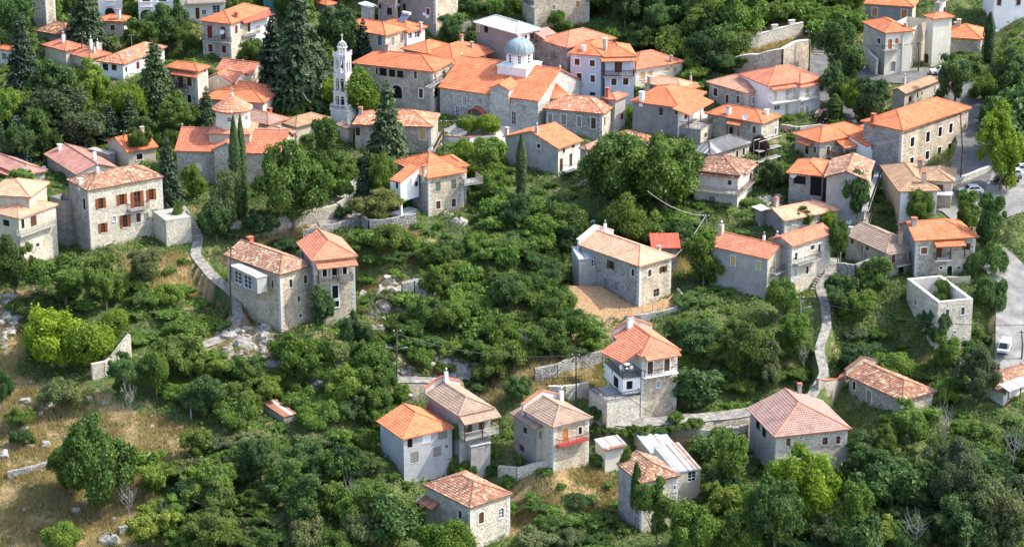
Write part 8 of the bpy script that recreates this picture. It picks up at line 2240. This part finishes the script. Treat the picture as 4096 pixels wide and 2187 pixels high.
LAND = {'the drum church': (590, 380), 'the bell tower': (862, 200), 'the domed church': (1280, 230), 'the blue house': (1510, 170), 'the white villa': (1965, 240), 'the stone manor': (2330, 330), 'the tall pale mansion': (310, 520),
 'the house with the pale veranda rail': (60, 530), 'the white porch house': (1080, 460), 'the striped barn roof': (1590, 640), 'the long salmon roofed house': (1930, 620), 'the outside stair house': (2370, 620), 'the roofless ruin': (2380, 770), 'the pink roof': (2010, 1040),
 'the two tone old roof': (2240, 950), 'the salmon villa': (1610, 900), 'the red balcony house': (1390, 1080), 'the orange roofed block house': (1060, 1080), 'the collapsing tile roof': (1180, 1270), 'the ivy tower house': (1650, 1200), 'the stilted veranda house': (690, 720),
 'the salmon roofed tower house': (830, 680), 'the rusty sheet roof': (700, 1030), 'the broken gable': (290, 880), 'the large airy tree': (255, 1180), 'the decaying veranda house': (1820, 450), 'the grey gable house': (1350, 370), 'the cream mansion': (2240, 110),
 'the curved retaining wall': (1940, 150), 'the maroon shuttered villa': (590, 80), 'the patched orange roof': (320, 130), 'the white metal roof': (1280, 70), 'the car park': (2480, 500), 'the bottom right road': (2520, 1330), 'the taupe porch house': (1160, 1020), 'the ruined white wall': (1055, 720),
 'the slim single cypress': (1311, 420), 'the big central walnut': (1620, 420), 'the silvery blue spruce': (46, 340), 'the meadow pole': (1775, 560), 'the stepped lane': (2070, 800), 'the peach veranda terrace': (40, 700)}
def describe(k, x, y, w):
    nm, (lx, ly) = min(LAND.items(), key=lambda t: (t[1][0] - x) ** 2 + (t[1][1] - y) ** 2)
    dx, dy = x - lx, y - ly; r = math.hypot(dx, dy)
    q = ('left of', 'right of')[dx > 0] if abs(dx) > 2.2 * abs(dy) else (('uphill of', 'downhill of')[dy > 0] if abs(dy) > 2.2 * abs(dx) else ('up left of', 'up right of', 'down left of', 'down right of')[(dx > 0) + 2 * (dy > 0)])
    far = 'close to and ' if r < 45 else ('' if r < 95 else ('farther ' if r < 150 else 'well away ')); 
    sz = 'small' if w < 3.6 else ('medium' if w < 5.2 else ('large' if w < 7.5 else 'very large'))
    core = NAMES[k].replace(' in ', '')
    lab = '%s %s %s%s %s' % (sz, core, far, q, nm)
    if len(lab.split()) > 16: lab = '%s %s %s %s' % (sz, core, q, nm)
    return lab, 'plants like the ' + lab
placed = [tuple(o.location[:2]) for o in col.objects if o.get('category') in ('tree', 'bush')]
tot = 0; SMALLB = []; CAND = []
for wname, poly, spc, hr, wr, kinds in WOODS:
    zp = zone(poly); xs = [p[0] for p in zp]; ys = [p[1] for p in zp]
    pts = []; tries = 0
    area = (max(xs) - min(xs)) * (max(ys) - min(ys))
    for _ in range(int(area * 1.4)):
        x, y = rng.uniform(min(xs), max(xs)), rng.uniform(min(ys), max(ys))
        if y < GY0 + 1 or y > GY1 - 2 or abs(x) > 168: continue
        if not inpoly(np.array([x]), np.array([y]), zp)[0]: continue
        if any((x - a) ** 2 + (y - b) ** 2 < spc * spc for a, b in pts): continue
        if any((x - a) ** 2 + (y - b) ** 2 < 2.2 ** 2 for a, b in placed): continue
        pts.append((x, y))
    placed += pts
    for x, y in pts:
        k = rng.choice(kinds); s = rng.random() ** 1.3
        h = hr[0] + (hr[1] - hr[0]) * s; w = wr[0] + (wr[1] - wr[0]) * (.5 * s + .5 * rng.random())
        if k.endswith('bush'): h *= .62
        if not clear(x, y, w * .16): continue
        P = np.array([x, y, float(tz(x, y))])
        if blocks(P, h, w):
            h *= .45; w *= .7
            k = 'bush' if not k.endswith('bush') else k
            if blocks(P, h, w): h = rng.uniform(.7, 1.2); w = rng.uniform(1.8, 2.8)
        u, v = proj(P + Z * h * .5)
        if not (-25 < u < 1049 and -20 < v < 590): continue
        lab, grp = describe(k, u / .39752, v / .39752, w)
        CAND.append((w * h / P[1] ** 2, k, P, h, w, lab, grp)); tot += 1
nb = sum(1 for o in col.objects if o.get('category') == 'bush'); nt = sum(1 for o in col.objects if o.get('category') == 'tree')
CAND.sort(key=lambda c: -c[0])
for sz_, k, P, h, w, lab, grp in CAND:
    isb = k.endswith('bush')
    if isb and nb >= 292: SMALLB.append((k, P, h, w)); continue
    if not isb and nt >= 296: SMALLB.append((k, P, h * .8, w)); continue
    if isb: nb += 1
    else: nt += 1
    plant(k, P, h, w, lab, grp)
print('planted', tot, 'joined', len(SMALLB), 'bush', nb, 'tree', nt)
LOWB = [crown(seed=40 + i, nl=16, n=1000, size=.12, dist='thick', rl=(.16, .34)) for i in range(3)]
for mat_, kinds_, lab_ in (('leaf_mid', None, 'low green shrubs filling the gaps of the thickets'),):
    VV, FF, TT = [], [], []; off = 0
    for k, P, h, w in SMALLB:
        V, F, t = LOWB[rng.randrange(3)]; a = rng.uniform(0, 6.28); ca, sa = math.cos(a), math.sin(a)
        Q = np.c_[(V[:, 0] * ca - V[:, 1] * sa) * w / 1.9, (V[:, 0] * sa + V[:, 1] * ca) * w / 1.9, V[:, 2] * h + h * .12] + P
        VV.append(Q); FF.append(F + off); TT.append(np.clip(t * rng.uniform(.6, 1.1), 0, 1)); off += len(V)
    if VV:
        o = np_mesh('shrubs', np.concatenate(VV), np.concatenate(FF), [mat_], np.concatenate(TT)); o['kind'] = 'stuff'; o['label'] = lab_; o['category'] = 'shrubs'
# dead and bare trees
def bare(label, x, yt, yb, wpx, s=1.0):
    P = hit('D', x, yb); T = on_y('D', x, yt, P[1]); h = T[2] - P[2]; root = thing('dead_tree', label, 'tree', P)
    t = bpy.data.objects.new('trunk', TRB); t.parent = root; col.objects.link(t); w = wpx * .39752 * P[1] / FPX
    t.scale = (w * .8, w * .8, h); t.material_slots[0].link = 'OBJECT'; t.material_slots[0].material = M['dead_wood']
bare('small dead white tree on the dry slope', 330, 960, 1070, 50); bare('bleached bare branches beside the large airy tree', 325, 1215, 1320, 70); bare('bare grey branches in the right hand thicket', 2440, 1130, 1260, 80)
bare('pale bare twigs at the bottom right', 2300, 1290, 1400, 90); bare('bare pale tree by the bottom right road', 2500, 1240, 1390, 120); bare('bleached branches in the right wood', 2370, 1010, 1160, 60); bare('silvery twiggy shrub in the central gully', 945, 760, 850, 60)
P = hit('D', 481, 1060); mb = MB(); mb.tube([(0, 0, -.2), (.02, 0, 1.6), (-.05, 0, 3.0)], [.16, .13, .07], 7, 'dead_wood'); o = mb.build('dead_tree_stump'); o.location = P; tag(o, 'white dead tree stump standing on the green slope', 'tree')
for i_, (x_, yt_, yb_, w_) in enumerate(((2330, 1180, 1290, 60), (2545, 1080, 1200, 70), (2460, 1290, 1395, 70), (2240, 1150, 1250, 50), (560, 1180, 1290, 45), (700, 1130, 1230, 40), (880, 1200, 1300, 45), (1320, 830, 900, 30), (2020, 860, 950, 40), (420, 1260, 1350, 50))):
    bare('pale bare branches poking out of the foliage, %s' % ('middle of the right thicket', 'right edge of the right thicket', 'lowest at the bottom right', 'under the yellow green tree', 'left of the lower slope', 'below the rusty sheet roof', 'right of the lower slope', 'in the ravine above the path', 'beside the stepped lane', 'right of the large airy tree')[i_], x_, yt_, yb_, w_)
# hydrangeas
def hydrangea(label, x, yt, yb, wpx):
    P = hit('D', x, yb); T = on_y('D', x, yt, P[1]); h = max(.8, T[2] - P[2]); w = wpx * .39752 * P[1] * 1.06 / FPX
    r = plant('dbush', P, h, w, label, cat='flower bush'); n = 110
    d = unit(n); d[:, 2] = np.abs(d[:, 2]); pts = d * np.array([w / 2.05, w / 2.05, h * 1.02]); VV, FF, TT = [], [], []; off = 0
    for p in pts:
        V, F = leaves(p + unit(7) * .12, unit(7), np.full(7, .12), 1, .9); VV.append(V); FF.append(F + off); TT.append(np.full(7, rng.random())); off += len(V)
    o = np_mesh('flowers', np.concatenate(VV), np.concatenate(FF), ['petal'], np.concatenate(TT), parent=r); o['kind'] = 'stuff'
hydrangea('pink and cream hydrangea hedge right of the white villa', 2075, 275, 302, 60); hydrangea('pink hydrangea nearer the lane by the white villa', 2105, 280, 305, 45); hydrangea('small pink flowering bush above the salmon roofs', 1985, 315, 330, 40)

T_('dark', 1572, 1110, 1290, 34, 'ivy column climbing the left wall of the ivy tower house', 'dense')
T_('dark', 1597, 1150, 1330, 30, 'lower ivy mass on the left wall of the ivy tower house', 'dense')
T_('bush', 455, 505, 600, 40, 'green shrub leaning over the stone terrace block')
# ---- ground cover: creepers and dry grass
def cover(name, label, mask, n, size, mat, cat, up=.0, aspect=.6, spread=.6, lift=.25, lo=.45):
    js, is_ = np.nonzero(mask > lo)
    X_, Y_ = gx[is_], gy[js]
    u, v = proj(np.c_[X_, Y_, tz(X_, Y_)]); ok = (u > -15) & (u < 1040) & (v > -10) & (v < 560)
    X_, Y_ = X_[ok], Y_[ok]; k = nr.integers(0, len(X_), n)
    x = X_[k] + (nr.random(n) - .5) * GS; y = Y_[k] + (nr.random(n) - .5) * GS
    d = vnoise(x / 2.4, y / 2.4, 21); keep = nr.random(n) < np.clip(d * 1.9 - .25, .12, 1)
    x, y = x[keep], y[keep]; n = len(x); z = tz(x, y)
    e = .5; gxn = (tz(x + e, y) - tz(x - e, y)); gyn = (tz(x, y + e) - tz(x, y - e))
    Nn = np.c_[-gxn, -gyn, np.ones(n)]; Nn /= np.linalg.norm(Nn, axis=1)[:, None]
    P = np.c_[x, y, z + lift * nr.random(n) * (.3 + 1.4 * vnoise(x / 1.5, y / 1.5, 22))]
    if up:      # standing blades
        a = unit(n); a[:, 2] = 0; a /= np.linalg.norm(a, axis=1)[:, None]; s = (size * (.5 + nr.random(n)))[:, None]
        lean = unit(n) * .45; V = np.stack([P - a * s * .10 - Z * .1, P + a * s * .10 - Z * .1, P + Z * s + lean * s], 1).reshape(-1, 3); F = np.arange(n * 3).reshape(-1, 3)
    else: V, F = leaves(P, Nn, np.full(n, size), spread, aspect)
    t = np.clip(vnoise(x / 4, y / 4, 23) * .7 + nr.random(n) * .45 - .05, 0, 1)
    o = np_mesh(name, V, F, [mat], t); o['kind'] = 'stuff'; o['label'] = label; o['category'] = cat
    return o
hm = np.zeros(XX.shape, bool)
for p in avoid: hm |= inpoly(XX, YY, p)
gmask = green * (1 - road_m) * (1 - hm) * (1 - np.clip(rockm * 1.2, 0, 1))
cover('ground_creeper', 'green creeper and weeds covering the open slopes', gmask, 360000, .21, 'leaf_mid', 'undergrowth', lift=.6)
cover('tall_weeds', 'greyish green weeds scattered over the slopes', gmask, 60000, .17, 'leaf_grey', 'undergrowth', lift=.5)
dmask = np.clip(grow + rockm * .5, 0, 1) * (1 - road_m) * (1 - hm)
cover('straw_grass', 'straw coloured tufts standing between the green weeds', gmask, 60000, .45, 'grass_dry', 'grass', up=1, lift=.02)
cover('dry_grass', 'dry straw coloured grass on the slopes', dmask, 190000, .5, 'grass_dry', 'grass', up=1, lift=.02, lo=.3)
cover('dry_weeds', 'sparse green weeds in the dry grass', dmask, 26000, .16, 'leaf_mid', 'undergrowth', lift=.3, lo=.3)

# broken limestone showing through the slopes
def outcrop(label, zp, n, smax=1.5):
    xs = [p[0] for p in zp]; ys = [p[1] for p in zp]; VV, FF = [], []; off = 0; k, l = 7, 5
    base = []
    for j in range(1, l):
        for i in range(k): base.append((math.sin(math.pi * j / l) * math.cos(2 * math.pi * (i + .5 * (j % 2)) / k), math.sin(math.pi * j / l) * math.sin(2 * math.pi * (i + .5 * (j % 2)) / k), math.cos(math.pi * j / l)))
    base += [(0, 0, 1), (0, 0, -1)]; base = np.array(base); e = len(base)
    F = [(j * k + i, j * k + (i + 1) % k, (j - 1) * k + (i + 1) % k, (j - 1) * k + i) for j in range(1, l - 1) for i in range(k)] + [(e - 2, i, (i + 1) % k, (i + 1) % k) for i in range(k)]
    F = np.array(F)
    c = 0
    while c < n:
        x, y = rng.uniform(min(xs), max(xs)), rng.uniform(min(ys), max(ys))
        if not inpoly(np.array([x]), np.array([y]), zp)[0] or not clear(x, y, .2): c += .2; continue
        s = .3 + smax * rng.random() ** 2.4; V = base * (1 + (nr.random((e, 1)) - .5) * .7) * np.array([s * rng.uniform(.8, 1.5), s * rng.uniform(.7, 1.2), s * rng.uniform(.5, 1.1)])
        VV.append(V + np.array([x, y, float(tz(x, y)) + s * .1])); FF.append(F + off); off += e; c += 1
    if VV:
        o = np_mesh('rock_outcrop', np.concatenate(VV), np.concatenate(FF), ['rock']); o['kind'] = 'stuff'; o['label'] = label; o['category'] = 'rocks'
RL = ['white broken rock below the concrete veranda steps', 'pale rock ledge above the stone path', 'white rock face over the lane in the middle', 'stony verge along the villa lane', 'pale rock at the left edge slope', 'rubble by the cellar wall', 'rocky bank under the rubble wall']
for z_, t_, n_ in zip(ROCKZ, RL, (70, 100, 60, 50, 40, 50, 60)): outcrop(t_, z_, n_, .75)
outcrop('heap of building rubble beside the peach roofed house', zone([(1900, 482), (1965, 480), (1970, 512), (1905, 512)]), 60, .5)
outcrop('stones scattered in the dry meadow', DRY[0], 60, .7); outcrop('stones on the dry slope by the tower house', DRY[4], 70, 1.0)
